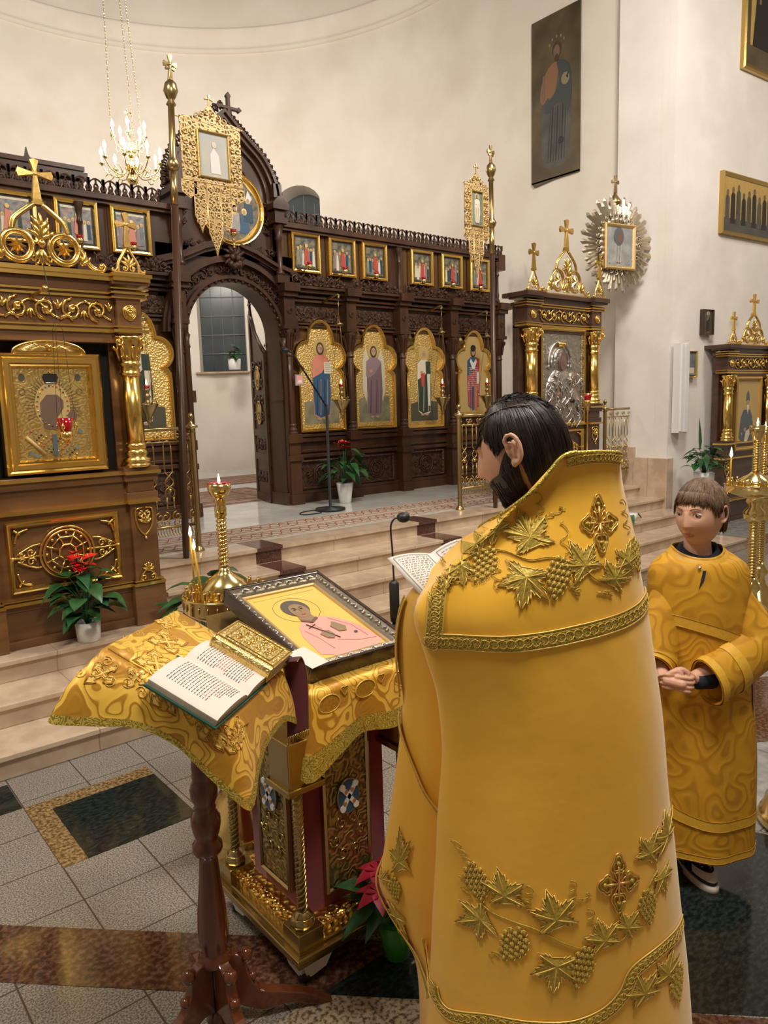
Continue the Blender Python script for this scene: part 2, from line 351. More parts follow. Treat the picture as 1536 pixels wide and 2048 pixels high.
# runner carpet along the platform edge and rugs in the sanctuary
b = MB(); b.box(1.2, 8.1, 5.43, 6.12, PZ, PZ+.006, m='runner')
for y0 in (5.50, 5.86):
    b.box(1.2, 8.1, y0-.03, y0-.02, PZ+.006, PZ+.008, m='runner_red'); b.box(1.2, 8.1, y0+.21, y0+.22, PZ+.006, PZ+.008, m='runner_red')
    for k in range(34):
        x = 1.2+k*.2
        for s_ in (1, -1):
            P = [(x+.2*t, y0+.095+s_*.075*sin(2*PI*t)) for t in [i/8 for i in range(9)]]
            b.prism(P+[(p[0], p[1]+.016) for p in P[::-1]], PZ+.006, PZ+.0085, m='runner_red', ax='z')
tag(b.build('carpet_runner'), 'long beige carpet runner with interlaced red borders on top step', 'carpet')
def rug(P, lab, z):
    b = MB(); b.prism(P, z, z+.006, ax='z', m='rug')
    cx = sum(p[0] for p in P)/4; cy = sum(p[1] for p in P)/4
    for f in (.93, .84, .55):
        Q = [(cx+(p[0]-cx)*f, cy+(p[1]-cy)*f) for p in P]; R = [(cx+(p[0]-cx)*(f-.035), cy+(p[1]-cy)*(f-.035)) for p in P]
        for i in range(4):
            j = (i+1) % 4; b.prism([Q[i], Q[j], R[j], R[i]], z+.006, z+.008, ax='z', m='runner' if f == .84 else 'runner_red')
    tag(b.build('rug'), lab, 'rug')
rug([(3.2, 7.75), (5.1, 7.75), (5.1, 9.25), (3.2, 9.25)], 'patterned red and beige rug just inside the open door', PZ)
rug([(3.6, 9.8), (6.6, 9.8), (6.6, 11.0), (3.6, 11.0)], 'patterned rug farther back by the sanctuary wall', PZ)
# walls
def wall(name, P, y0, y1, m='plaster', ax='z'): b = MB(); b.prism(P, y0, y1, ax=ax); return struct(name, b, m)
wall('wall_chancel', [(XW, 5.4), (XW+.4, 5.4), (XW+.4, 8.6), (XW, 8.6)], -.1, 11)
# jamb of the chancel arch: face, moulding strips, marble plinth
b = MB(); b.box(XJ, XJ+.6, YE, 5.52, -.1, 11); b.box(XJ-.012, XJ+.1, YE, YE+.09, 1.0, 11); b.box(XJ-.006, XJ+.1, YE+.09, YE+.17, 1.0, 11)
struct('wall_jamb', b, 'plaster_east')
b = MB(); b.box(XJ-.05, XJ+.1, YE-.03, 5.2, .13, 1.0); b.box(XJ-.05, XJ+.1, 5.2, 5.5, .13, 1.13); struct('trim_1', b, 'step_marble', bevel=.004)
DE = Vector((cos(rad(-4)), sin(rad(-4)), 0)); NE = Vector((DE.y, -DE.x, 0))   # along the east wall, and out of it
def E(s_, z, o=0): p = Vector((XJ, YE, 0))+DE*s_+NE*o; return (p.x, p.y, z)
b = MB(); p0, p1 = E(0, 0), E(5.2, 0); b.prism([(p0[0], p0[1]), (p1[0], p1[1]), (p1[0]+.05, p1[1]+.5), (p0[0]+.05, p0[1]+.5)], -.1, 11, ax='z'); struct('wall_east', b, 'plaster_east')
wall('wall_left', [(-.9, 5.6), (-.75, 5.6), (-.75, 8.6), (-.9, 8.6)], -.1, 11)
# the apse: a tall half cylinder with a ring cornice, three deep windows
AC = Vector((3.9, 8.5)); AR = 4.65
def apse(a, r, z): return (AC.x+r*cos(a), AC.y+r*sin(a), z)
WA = []
def hit(x, y):   # angle of the apse wall seen under a point
    return math.atan2(y-AC.y, x-AC.x)
wins = [(math.radians(a), .095) for a in (56.5, 38.0, 128)]
rows = []
def wall_apse():
    b = MB(); n = 120; zs = [0, .65, 2.43, 5.15, 8.1, 11]
    def inwin(a): return any(abs(a-c) < h for c, h in wins)
    for i in range(n):
        a0, a1 = PI*i/n, PI*(i+1)/n; am = (a0+a1)/2
        for z0, z1 in ((0, 2.43), (2.43, 5.6), (5.6, 11)):
            if z0 == 2.43 and inwin(am): continue
            b.add([apse(a0, AR, z0), apse(a1, AR, z0), apse(a1, AR, z1), apse(a0, AR, z1)], [(0, 1, 2, 3)], smooth=True)
    struct('wall_apse', b, 'plaster')
    b = MB()
    for i in range(80):
        a0, a1 = PI*i/80, PI*(i+1)/80
        prof = [(0, 7.78), (-.04, 7.79), (-.05, 7.85), (-.03, 7.86), (-.05, 7.9), (-.12, 8.02), (-.12, 8.06), (-.16, 8.07), (-.16, 8.13), (0, 8.16)]
        b.grid([[apse(a0, AR+q, z_), apse(a1, AR+q, z_)] for q, z_ in prof], smooth=True)
    struct('trim_2', b, 'plaster')
wall_apse()
k = 0
for c, h in wins:
    k += 1
    b = MB(); r2 = AR+.35; a0, a1 = c-h, c+h; n = 12
    def arch(f, r):  # outline: sill to a round head
        P = [apse(c-h*f, r, 2.43)]
        for i in range(n+1):
            t = PI*i/n; P.append(apse(c-h*f*cos(t), r, 5.2+.38*sin(t)*f))
        P.append(apse(c+h*f, r, 2.43)); return P
    A, B = arch(1, AR-.002), arch(.84, r2)
    b.grid([A, B], smooth=False); b.add([A[0], A[-1], B[-1], B[0]], [(0, 1, 2, 3)])
    # wall filling above the arched head
    top = [apse(c-h*1.04, AR, 2.43)]+[apse(c-h*1.04*cos(PI*i/n), AR, 5.62) for i in range(n+1)]+[apse(c+h*1.04, AR, 2.43)]
    b.grid([A, top], smooth=False)
    struct('window_%d' % k, b, 'plaster')
    W0 = bpy.data.objects['window_%d' % k]
    g = MB(); g.add(B, [tuple(range(len(B)))]); g.build('glass', 'pane', W0)
    g = MB()
    for f in (-.5, 0, .5): g.tube([apse(c+h*.84*f, r2-.01, 2.43), apse(c+h*.84*f, r2-.01, 5.2+.3*(1-abs(f)))], .010, 4)
    z_ = 2.43
    while z_ < 5.3: g.tube([apse(c-h*.83, r2-.01, z_), apse(c+h*.83, r2-.01, z_)], .010, 4); z_ += .34
    g.build('glazing_bars', 'lead', W0)
    g = MB(); g.add([apse(c-h*1.1, AR-.07, 2.40), apse(c+h*1.1, AR-.07, 2.40), apse(c+h*1.1, r2, 2.40), apse(c-h*1.1, r2, 2.40),
                     apse(c-h*1.1, AR-.07, 2.43), apse(c+h*1.1, AR-.07, 2.43), apse(c+h*1.1, r2, 2.43), apse(c-h*1.1, r2, 2.43)],
                    [(0, 1, 5, 4), (4, 5, 6, 7), (3, 2, 1, 0)]); g.build('window_sill', 'step_marble', W0)
# far sides of the nave, seen only in the gilding
wall('wall_back', [(-5, -5.2), (14, -5.2), (14, -5), (-5, -5)], -.1, 10)
wall('wall_north', [(-5.2, -5), (-5, -5), (-5, 9), (-5.2, 9)], -.1, 10)
wall('wall_south', [(13.6, -5), (13.8, -5), (13.8, 5), (13.6, 5)], -.1, 10)
wall('wall_north_return', [(-5, 5.3), (-.9, 5.3), (-.9, 5.6), (-5, 5.6)], -.1, 11)

# ------------------------------------------------------------ painted figures (thin layers on a panel, y towards viewer is negative)
def ly(b, P, y, m): b.prism(P, y-.0012, y, m=m)
def ell(cx, cz, rx, rz, n=20): return circ(cx, cz, rx, n, rz=rz)
def saint(b, cx, z0, h, y, robe, over, hair='p_hair', halo='p_halo', extra=None, flesh='p_flesh'):
    u = h/7.2; zt = z0+h
    ly(b, ell(cx, zt-.55*u, .78*u, .78*u), y, halo)
    ly(b, [(cx-.9*u, z0+.5*u), (cx-1.0*u, z0+3.6*u), (cx-.95*u, zt-1.6*u), (cx-.35*u, zt-1.15*u), (cx+.35*u, zt-1.15*u), (cx+.95*u, zt-1.6*u), (cx+1.05*u, z0+3.6*u), (cx+.85*u, z0+.4*u), (cx+.3*u, z0+.15*u), (cx-.4*u, z0+.2*u)], y-.0012, robe)
    ly(b, [(cx-.85*u, z0+.6*u), (cx-.95*u, z0+3.9*u), (cx+.1*u, z0+4.4*u), (cx+.95*u, zt-1.7*u), (cx+1.05*u, z0+2.6*u), (cx+.8*u, z0+.5*u), (cx-.2*u, z0+.25*u)], y-.0024, over)
    for k in range(4):
        x = cx-.6*u+k*.38*u; ly(b, [(x, z0+.5*u), (x+.06*u, z0+.5*u), (x+.22*u, z0+3.8*u), (x+.17*u, z0+3.8*u)], y-.003, robe if k % 2 else 'p_black')
    ly(b, ell(cx, zt-.62*u, .42*u, .58*u), y-.0024, hair); ly(b, ell(cx, zt-.62*u, .29*u, .40*u), y-.0036, flesh)
    ly(b, ell(cx-.35*u, zt-2.5*u, .2*u, .16*u, 10), y-.0036, flesh)
    ly(b, ell(cx-.35*u, z0+.15*u, .25*u, .12*u, 10), y-.0036, flesh); ly(b, ell(cx+.3*u, z0+.15*u, .25*u, .12*u, 10), y-.0036, flesh)
    for s_ in (-1, 1): ly(b, ell(cx+s_*.11*u, zt-.55*u, .05*u, .03*u, 8), y-.0046, 'p_black')
    ly(b, [(cx-.02*u, zt-.75*u), (cx+.03*u, zt-.75*u), (cx+.01*u, zt-.5*u)], y-.0046, 'p_flesh_dark')
def cross(b, cx, z0, h, y0, y1, m=None, wdt=None, foot=False):   # flared cross
    wdt = wdt or h*.32; t = h*.055; zc = z0+h*.62; a = wdt; f = t*2.0; zt = z0+h
    P = [(cx-f, z0), (cx+f, z0), (cx+t, zc-t*2), (cx+t, zc-t), (cx+t*2, zc-t), (cx+a, zc-f), (cx+a+t*.7, zc), (cx+a, zc+f), (cx+t*2, zc+t), (cx+t, zc+t), (cx+t, zc+t*2), (cx+f, zt-t*.7), (cx, zt), (cx-f, zt-t*.7), (cx-t, zc+t*2), (cx-t, zc+t), (cx-t*2, zc+t), (cx-a, zc+f), (cx-a-t*.7, zc), (cx-a, zc-f), (cx-t*2, zc-t), (cx-t, zc-t), (cx-t, zc-t*2)]
    n = len(P); V = [(p[0], y0, p[1]) for p in P]+[(p[0], y1, p[1]) for p in P]
    c0 = len(V); V += [(cx, y0-.004, zc), (cx, y1, zc)]
    Fc = [(i, (i+1) % n, c0) for i in range(n)]+[(n+(i+1) % n, n+i, c0+1) for i in range(n)]+[((i+1) % n, i, n+i, n+(i+1) % n) for i in range(n)]
    b.add(V, Fc, m, False)
    b.ball((cx, y0-.003, zc), t*.9, 8, m=m, sc=(1, .5, 1))
def leafb(b, cx, cz, r, a, y, m=None, lobes=3, flat=.5):   # acanthus-like fan of ribs
    for i in range(lobes):
        t = a+(i-(lobes-1)/2)*.5; L = r*(1-.12*abs(i-(lobes-1)/2))
        P = [(cx, y, cz), (cx+.55*L*cos(t-.1), y-.3*r*.3, cz+.55*L*sin(t-.1)), (cx+L*cos(t), y, cz+L*sin(t))]
        b.tube(cr(P, 3), lambda q: max(.0008, r*.13*sin(PI*(.15+.85*q))**.7), 5, m=m, flat=flat)
def scrolls(b, x0, x1, zc, h, y, r=.006, m=None, nper=None, n=14):
    k = nper or max(2, round((x1-x0)/(h*1.0))); w_ = (x1-x0)/k
    for i in range(k):
        cx = x0+w_*(i+.5); d = 1 if i % 2 else -1
        b.tube(spiral(cx, zc, min(w_*.46, h*.48), 1.35, d*PI/2, d, n, y), r, 5, m=m, flat=.6)
        b.tube([(cx-w_*.5, y, zc-d*h*.42), (cx-w_*.2, y, zc-d*h*.2), (cx, y, zc-d*h*.47)], r, 5, m=m, flat=.6)
        leafb(b, cx+w_*.45, zc, h*.42, -d*PI/2, y, m=m); b.ball((cx, y-.002, zc), r*1.9, 6, m=m)
# ------------------------------------------------------------ kiots (free-standing carved icon cases)
SCR = [(0, 0), (.004, -.012), (.018, -.016), (.026, -.008), (.03, -.008), (.04, 0)]
def column(parent, x, z0, z1, r, y, m='gold', depthy=0):
    b = MB(m); H = z1-z0; c = (x, y, z0)
    b.lathe([(r*1.35, 0), (r*1.35, .02*H), (r*1.15, .03*H), (r*1.38, .045*H), (r*1.38, .06*H), (r*1.0, .075*H), (r*1.18, .10*H), (r*1.05, .125*H), (r*.95, .14*H)], c, 20)
    leaf0 = .14*H
    V = [(r*.98, leaf0), (r*1.08, leaf0+.02*H), (r*.92, leaf0+.05*H)]; b.lathe(V, c, 20)
    b.lathe([(r*.86, leaf0+.05*H), (r*.84, .70*H)], c, 20, lobes=10, amp=.14)
    b.lathe([(r*.9, .70*H), (r*1.1, .715*H), (r*.95, .73*H), (r*.9, .77*H), (r*1.15, .79*H), (r*.95, .805*H), (r*.95, .82*H), (r*1.3, .96*H), (r*1.45, .985*H), (r*1.45, H)], c, 20)
    for k in range(8):
        a = 2*PI*k/8; ux, uy = cos(a), sin(a)
        b.tube([(x+ux*r*.95, y+uy*r*.95, z0+.82*H), (x+ux*r*1.15, y+uy*r*1.15, z0+.89*H), (x+ux*r*1.5, y+uy*r*1.5, z0+.925*H), (x+ux*r*1.42, y+uy*r*1.42, z0+.90*H)], r*.14, 5)
    for sx in (-1, 1):
        for yy in (-r*1.1,):
            b.tube(spiral(x+sx*r*1.25, z0+.955*H, r*.48, 1.3, PI/2, sx, 12, y+yy), r*.12, 5); b.ball((x+sx*r*1.25, y+yy, z0+.955*H), r*.16, 6)
    for k in range(7):
        a = PI+PI*k/6; b.ball((x+cos(a)*r*.98, y+sin(a)*r*.98, z0+.845*H), r*.16, 6)
    return b.build('column', None, parent)
def ogive(b, cx, z0, w_, h, r, y, m=None):   # pointed arch of moulding
    for s_ in (-1, 1):
        P = [(cx+s_*w_, y, z0), (cx+s_*w_*.93, y, z0+h*.35), (cx+s_*w_*.5, y, z0+h*.66), (cx+s_*w_*.12, y, z0+h*.93), (cx+s_*w_*.1, y, z0+h)]
        P = cr(P, 6); b.tube(P, r, 6, m=m); b.tube([(p[0]+s_*r*.9, p[1]+.004, p[2]) for p in P], r*.6, 5, m=m)
def small_crest(b, x, z0, sx, sz, y, m=None):
    b.box(x-.095*sx, x+.095*sx, y-.005, y+.05, z0, z0+.012, m=m)
    ogive(b, x, z0+.01, .062*sx, .15*sz, .008, y+.012, m)
    leafb(b, x, z0+.045*sz, .075*sz, PI/2, y+.01, m=m, lobes=5); 
    for s_ in (-1, 1):
        b.tube(spiral(x+s_*.024*sx, z0+.035*sz, .022*sx, 1.2, PI/2, s_, 10, y+.005), .0045, 5, m=m); b.ball((x+s_*.024*sx, y+.003, z0+.035*sz), .008, 6, m=m)
        b.tube(cr([(x+s_*.062*sx, y+.01, z0+.06*sz), (x+s_*.07*sx, y+.01, z0+.03*sz), (x+s_*.088*sx, y+.01, z0+.016), (x+s_*.10*sx, y+.01, z0+.02), (x+s_*.095*sx, y+.01, z0+.032)], 4), .006, 5, m=m)
    b.box(x-.022*sx, x+.022*sx, y-.004, y+.03, z0+.155*sz, z0+.17*sz, m=m)
    cross(b, x, z0+.17*sz, .19*sz, y+.004, y+.022, m, wdt=.058*sx)
def kiot(name, label, loc, rz, SX, SZ, CZ, wood, icon, lamp=True, group=None, front_panel=True, colw=1.0, D=.40):
    t = thing(name, label, 'icon case', loc, rz, group)
    x = lambda v: v*SX; z = lambda v: v*SZ; W2 = .575
    b = MB(wood)   # body: plinth, pedestal zone, frieze blocks, cornice; y back is +
    b.box(x(-.57), x(.57), .03, D, 0, z(.26)); b.box(x(-.44), x(.44), -.0, .03, 0, z(.05))
    for s_ in (-1, 1): b.box(x(s_*.58), x(s_*.375), -.04, .1, 0, z(.255)); b.box(x(s_*.56), x(s_*.395), -.02, .1, z(.255), z(.80))
    b.box(x(-.4), x(.4), .02, .1, z(.22), z(.98))
    b.box(x(-.55), x(.55), .1, D, z(.26), z(1.0))
    for s_ in (-1, 1):
        for (za, zb, o) in ((.80, .86, .015), (.86, .93, -.0), (.93, .99, .02), (.99, 1.02, .03)):
            b.box(x(s_*(.56+o)), x(s_*(.39-o)), -.02-o, .1, z(za), z(zb))
    b.box(x(-.42), x(.42), .0, .1, z(.93), z(1.0))
    b.box(x(-.55), x(-.37), .08, D, z(1.0), z(1.86)); b.box(x(.37), x(.55), .08, D, z(1.0), z(1.86))
    b.box(x(-.4), x(.4), .0, .1, z(1.78), z(2.08)); b.box(x(-.4), x(.4), .08, D, z(1.86), z(2.1))
    for s_ in (-1, 1):
        b.box(x(s_*.55), x(s_*.40), -.04, D, z(1.83), z(2.05)); b.box(x(s_*.575), x(s_*.385), -.06, D, z(2.05), z(2.09)); b.box(x(s_*.60), x(s_*.37), -.08, D, z(2.12), z(2.15))
    b.box(x(-.4), x(.4), -.02, D, z(2.08), z(2.14))
    b.build('body', None, t, bevel=.004)
    b = MB('recess'); b.box(x(-.39), x(.39), .12, .13, z(1.0), z(1.8)); b.build('recess', None, t)
    g, gl, gr = MB('gold'), MB('gold'), MB('gold')
    def strip(zc, h=.014, o=.02):
        g.box(x(-.41), x(.41), -.004-o*.3, .03, z(zc), z(zc)+h)
        for s_, q_ in ((-1, gl), (1, gr)): q_.box(x(s_*(.565+o*.6)), x(s_*(.39-o*.6)), -.022-o, .1, z(zc), z(zc)+h)
    for zc, h, o in ((.258, .020, .026), (.285, .008, .014), (.79, .020, .028), (.975, .020, .045), (1.84, .020, .036), (1.872, .009, .024), (2.042, .013, .036), (2.068, .012, .048), (2.095, .008, .05)): strip(zc, h, o)
    for q_ in (g, gl, gr): q_.build('gilt_moulding', None, t)
    if wood == 'kiot_wood':
        g = MB('gold'); g.box(x(-.42), x(.42), -.055, .2, z(2.14), z(2.165)); g.box(x(-.42), x(.42), -.065, .2, z(2.165), z(2.18))
        for s_ in (-1, 1): g.box(x(s_*.60), x(s_*.375), -.095, .25, z(2.14), z(2.165)); g.box(x(s_*.61), x(s_*.365), -.105, .25, z(2.165), z(2.185))
    else:
        g = MB(wood)
        g.box(x(-.42), x(.42), -.055, .2, z(2.14), z(2.18))
        for s_ in (-1, 1): g.box(x(s_*.61), x(s_*.37), -.10, .25, z(2.14), z(2.185))
    g.build('cornice', None, t)
    g = MB('gold'); scrolls(g, x(-.37), x(.37), z(1.965), z(.135), -.012, .0095, nper=5); g.tube([(x(-.38+.76*i/60), -.008, z(1.965)+.05*SZ*cos(PI*5*i/60)) for i in range(61)], .008, 5, flat=.6); g.build('frieze_scrolls', None, t)
    for s_ in (-1, 1):
        g = MB('gold'); 
        for r_, h in ((.042, .0), (.031, .008), (.018, .014)): g.tube([(x(s_*.475)+r_*cos(a)*.9, -.046-h, z(1.96)+r_*sin(a)) for a in [2*PI*i/20 for i in range(20)]], .007, 6, closed=True)
        for k in range(10): a = 2*PI*k/10; g.tube([(x(s_*.475), -.056, z(1.96)), (x(s_*.475)+.035*cos(a), -.048, z(1.96)+.035*sin(a))], .005, 4)
        g.ball((x(s_*.475), -.06, z(1.96)), .012, 8); g.build('rosette', None, t)
        column(t, x(s_*.465), z(1.02), z(1.82), .062*colw, -.0)
        g = MB('gold'); g2 = MB('gold'); b2 = x(s_*.475)    # pendant ornaments on the pedestal
        for s2 in (-1, 1):
            g.tube(cr([(b2+s2*.01, -.03, z(.76)), (b2+s2*.05, -.03, z(.75)), (b2+s2*.055, -.03, z(.70)), (b2+s2*.04, -.03, z(.63)), (b2, -.03, z(.58))], 4), .007, 5)
            g.tube(spiral(b2+s2*.025, z(.72), .022, 1.2, PI/2, s2, 10, -.035), .006, 5)
            g2.tube(cr([(b2+s2*.01, -.03, z(.40)), (b2+s2*.012, -.03, z(.36)), (b2+s2*.045, -.03, z(.32)), (b2+s2*.055, -.03, z(.29))], 4), .007, 5)
            g2.tube(spiral(b2+s2*.028, z(.31), .020, 1.1, -PI/2, s2, 10, -.035), .006, 5)
        leafb(g, b2, z(.66), .07, PI/2, -.035, lobes=5); g.ball((b2, -.035, z(.565)), .011, 6)
        g.build('gilt_ornament', None, t); leafb(g2, b2, z(.35), .06, PI/2, -.035, lobes=5); g2.build('gilt_ornament', None, t)
    if front_panel:
        g = MB('gold'); P = rect(x(-.33), x(.32), z(.33), z(.75)); g.sweep(P, [(0, .02), (0, -.004), (.008, -.014), (.016, -.008), (.026, -.008), (.036, .008)])
        for sx in (-1, 1):
            for sz in (-1, 1):
                cx_, cz_ = x(sx*.285), z(.54+sz*.165); g.tube(cr([(cx_, 0, cz_-sz*.075), (cx_-sx*.02, -.004, cz_-sz*.02), (cx_-sx*.075, 0, cz_)], 5), .006, 5)
                g.tube([(cx_, 0, cz_), (cx_-sx*.03, 0, cz_-sz*.03)], .008, 5)
        g.build('panel_frame', None, t)
        g = MB('gold'); cz_ = z(.54)
        for r_ in (.155, .135): g.tube([(r_*cos(a)*SX, -.004, cz_+r_*sin(a)) for a in [2*PI*i/40 for i in range(40)]], .008, 6, closed=True)
        for k in range(8):
            a = 2*PI*k/8+PI/8; g.tube([(.05*cos(a), -.004, cz_+.05*sin(a)), (.132*cos(a), -.004, cz_+.132*sin(a))], .006, 5)
            a2 = a+2*PI/8; g.tube([(.1*cos(a), -.004, cz_+.1*sin(a)), (.1*cos(a2), -.004, cz_+.1*sin(a2))], .005, 5); g.tube([(.05*cos(a), -.006, cz_+.05*sin(a)), (.05*cos(a2), -.006, cz_+.05*sin(a2))], .006, 5)
            g.ball((.118*cos(a+PI/8), -.008, cz_+.118*sin(a+PI/8)), .010, 6)
        for s_ in (-1, 1):
            g.tube([(s_*.14, -.004, cz_), (s_*.31*SX, -.004, cz_)], .007, 5); g.ball((s_*.305*SX, -.006, cz_), .012, 6)
            for s2 in (-1, 1):
                g.tube(spiral(s_*.205, cz_+s2*.028, .026, 1.2, 0, s_*s2, 12, -.006), .006, 5); g.tube(spiral(s_*.255, cz_+s2*.018, .016, 1.1, 0, s_*s2, 10, -.006), .005, 5)
                g.tube(cr([(s_*.15, -.004, cz_+s2*.07), (s_*.2, -.004, cz_+s2*.062), (s_*.28, -.004, cz_+s2*.02)], 4), .006, 5)
        g.build('round_grille', None, t)
    # carved crest
    g = MB('gold'); y = -.035; q = lambda v: z(2.18)+v*CZ
    g.box(x(-.3), x(.3), y-.02, y+.05, z(2.18), z(2.18)+.012)
    for s_ in (-1, 1):
        cx_ = s_*.125*SX; cz_ = q(.115)
        for r_, m_ in ((.082, .014), (.064, .007)): g.tube([(cx_+r_*SX*cos(a), y, cz_+r_*CZ*sin(a)) for a in [2*PI*i/28 for i in range(28)]], m_, 6, closed=True)
        st = []
        for k in range(16): rr = (.055 if k % 2 == 0 else .026); a = 2*PI*k/16; st.append((cx_+rr*SX*cos(a), cz_+rr*CZ*sin(a)))
        V = [(p[0], y+.004, p[1]) for p in st]+[(cx_, y-.022, cz_)]; g.add(V, [(i, (i+1) % 16, 16) for i in range(16)])
        P = cr([(s_*.022*SX, y, q(.345)), (s_*.05*SX, y, q(.325)), (s_*.125*SX, y, q(.26)), (s_*.145*SX, y, q(.20))], 6)
        g.tube(P, .014, 6); g.tube([(p[0]+s_*.014, y+.004, p[2]+.004) for p in P], .007, 5)
        P = cr([(s_*.175*SX, y, q(.18)), (s_*.225*SX, y, q(.10)), (s_*.27*SX, y, q(.03)), (s_*.33*SX, y, q(.012)), (s_*.35*SX, y, q(.035)), (s_*.335*SX, y, q(.055))], 6)
        g.tube(P, .010, 6); g.tube([(p[0]+s_*.006, y+.004, p[2]+.012) for p in P[:-6]], .007, 5); g.ball((s_*.33*SX, y, q(.042)), .016, 8)
        leafb(g, s_*.215*SX, q(.035), .09*CZ, PI/2-s_*.3, y, lobes=3)
        g.tube(spiral(s_*.04*SX, q(.05), .03*SX, 1.1, -PI/2, -s_, 10, y), .007, 5)
    leafb(g, 0, q(.16), .12*CZ, PI/2, y-.004, lobes=5); leafb(g, 0, q(.20), .11*CZ, PI/2, y-.008, lobes=3); leafb(g, 0, q(.11), .10*CZ, -PI/2, y-.004, lobes=3); g.ball((0, y-.012, q(.135)), .024, 8)
    g.box(-.032, .032, y-.012, y+.03, q(.345), q(.36)); g.box(-.026, .026, y-.012, y+.03, q(.36), q(.375))
    g.build('crest', None, t)
    g = MB('gold_paint'); cross(g, 0, q(.375), .215*CZ, y-.008, y+.016, wdt=.088*SX); g.build('crest_cross', None, t)
    for s_ in (-1, 1): g = MB('gold_paint' if wood == 'kiot_wood' else 'gold'); small_crest(g, x(s_*.485), z(2.185), SX, CZ, -.07); g.build('side_finial', None, t)
    icon(t, x, z)
    return t
def icon_gold(t, x, z):   # gilt frame, metal cover with rays, dark cut-outs for the faces
    f = MB('gold'); P = rect(-.285, .285, 1.02, 1.71)
    f.sweep(P, [(0, .06), (0, -.005), (.012, -.016), (.022, -.012), (.03, -.022), (.055, -.022), (.062, -.008), (.072, -.010), (.082, .01), (.082, .03)])
    arc = circ(0, 1.71, .20, 24, 0, PI, rz=.072, end=True); f.prism(arc, .0, .03)
    f.tube([(p[0], -.002, p[1]) for p in arc], .008, 6)
    for s_ in (-1, 1):
        for k in range(7): a = PI/2+s_*(.5+k*.15); f.tube([(s_*.02, -.004, 1.725), (.18*cos(a), -.005, 1.715+.058*sin(a))], .006, 4)
    f.ball((0, -.01, 1.745), .02, 8)
    fr = f.build('icon_frame', None, t)
    p = MB('p_engraved'); p.box(-.205, .205, .012, .02, 1.10, 1.63)
    y = .011; cx, cz = -.005, 1.41
    for k in range(34):
        a = rad(-25+k*230/33)-.0
        if k in (16, 17, 18): continue
        r0, r1 = .105, .155 if k % 2 else .145
        c_, s_ = cos(a), sin(a); p.tube([(cx+r0*c_*.95, y, cz+r0*s_*1.25), (cx+r1*c_, y, cz+r1*s_*1.2)], .0018, 4, m='p_ground2')
    ly(p, ell(cx, cz, .098, .135, 28), y, 'p_yellow_dim')
    for k in range(26): a = 2*PI*k/26; p.ball((cx+.086*cos(a), y-.004, cz+.118*sin(a)), .0055, 6, m=('p_teal', 'p_red', 'gold', 'p_black')[k % 4], sc=(1, .5, 1))
    ly(p, [(cx-.055, 1.28), (cx-.07, 1.36), (cx-.068, 1.43), (cx-.03, 1.475), (cx+.03, 1.475), (cx+.062, 1.44), (cx+.06, 1.40), (cx+.035, 1.36), (cx+.02, 1.345), (cx+.022, 1.27)], y-.002, 'p_flesh_dark')
    ly(p, [(cx-.03, 1.542), (cx-.045, 1.575), (cx-.035, 1.595), (cx+.035, 1.595), (cx+.045, 1.575), (cx+.03, 1.542)], y-.002, 'p_black'); p.ball((cx, y-.006, 1.603), .008, 6, m='gold')
    p.tube([(cx-.03, y-.003, 1.543), (cx+.03, y-.003, 1.543)], .004, 4, m='silver')
    ly(p, ell(cx+.108, 1.352, .026, .028), y-.002, 'p_flesh_dark')
    for k in range(14): a = PI*k/13-.2; p.tube([(cx+.108+.034*cos(a), y, 1.352+.036*sin(a)), (cx+.108+.055*cos(a), y, 1.352+.058*sin(a))], .0015, 4, m='p_ground2')
    for i in range(5):      # jewelled robe
        for k in range(9): p.ball((cx-.13+k*.026+i*.012, y-.003, 1.265-k*.011-i*.025+(.02 if k > 4 else 0)), .0065-.0008*(i % 3), 6, m=('p_red', 'p_teal', 'p_black', 'gold')[(k+i) % 4], sc=(1, .5, 1))
    for sx in (-1, 1):
        ly(p, ell(cx+sx*.155, 1.575, .017, .021), y-.001, 'p_ground2'); p.tube([(cx+sx*.158+.016*cos(a), y-.001, 1.492+.018*sin(a)) for a in [2*PI*i/14 for i in range(14)]], .0018, 4, m='p_ground2', closed=True)
    p.tube([(cx-.16, y-.003, 1.235), (cx-.065, y-.003, 1.13)], .012, 4, m='p_yellow_dim'); p.tube([(cx-.16, y-.006, 1.235), (cx-.065, y-.006, 1.13)], .006, 4, m='p_ground2', flat=.4)
    p.box(cx-.018, cx+.008, y-.006, y, 1.12, 1.245, m='p_slate')
    for x_, z_ in ((.12, 1.16), (-.14, 1.14), (-.11, 1.125), (.145, 1.255)): ly(p, ell(cx+x_, z_, .013, .012), y-.003, 'p_teal')
    p.build('icon_panel', None, fr)
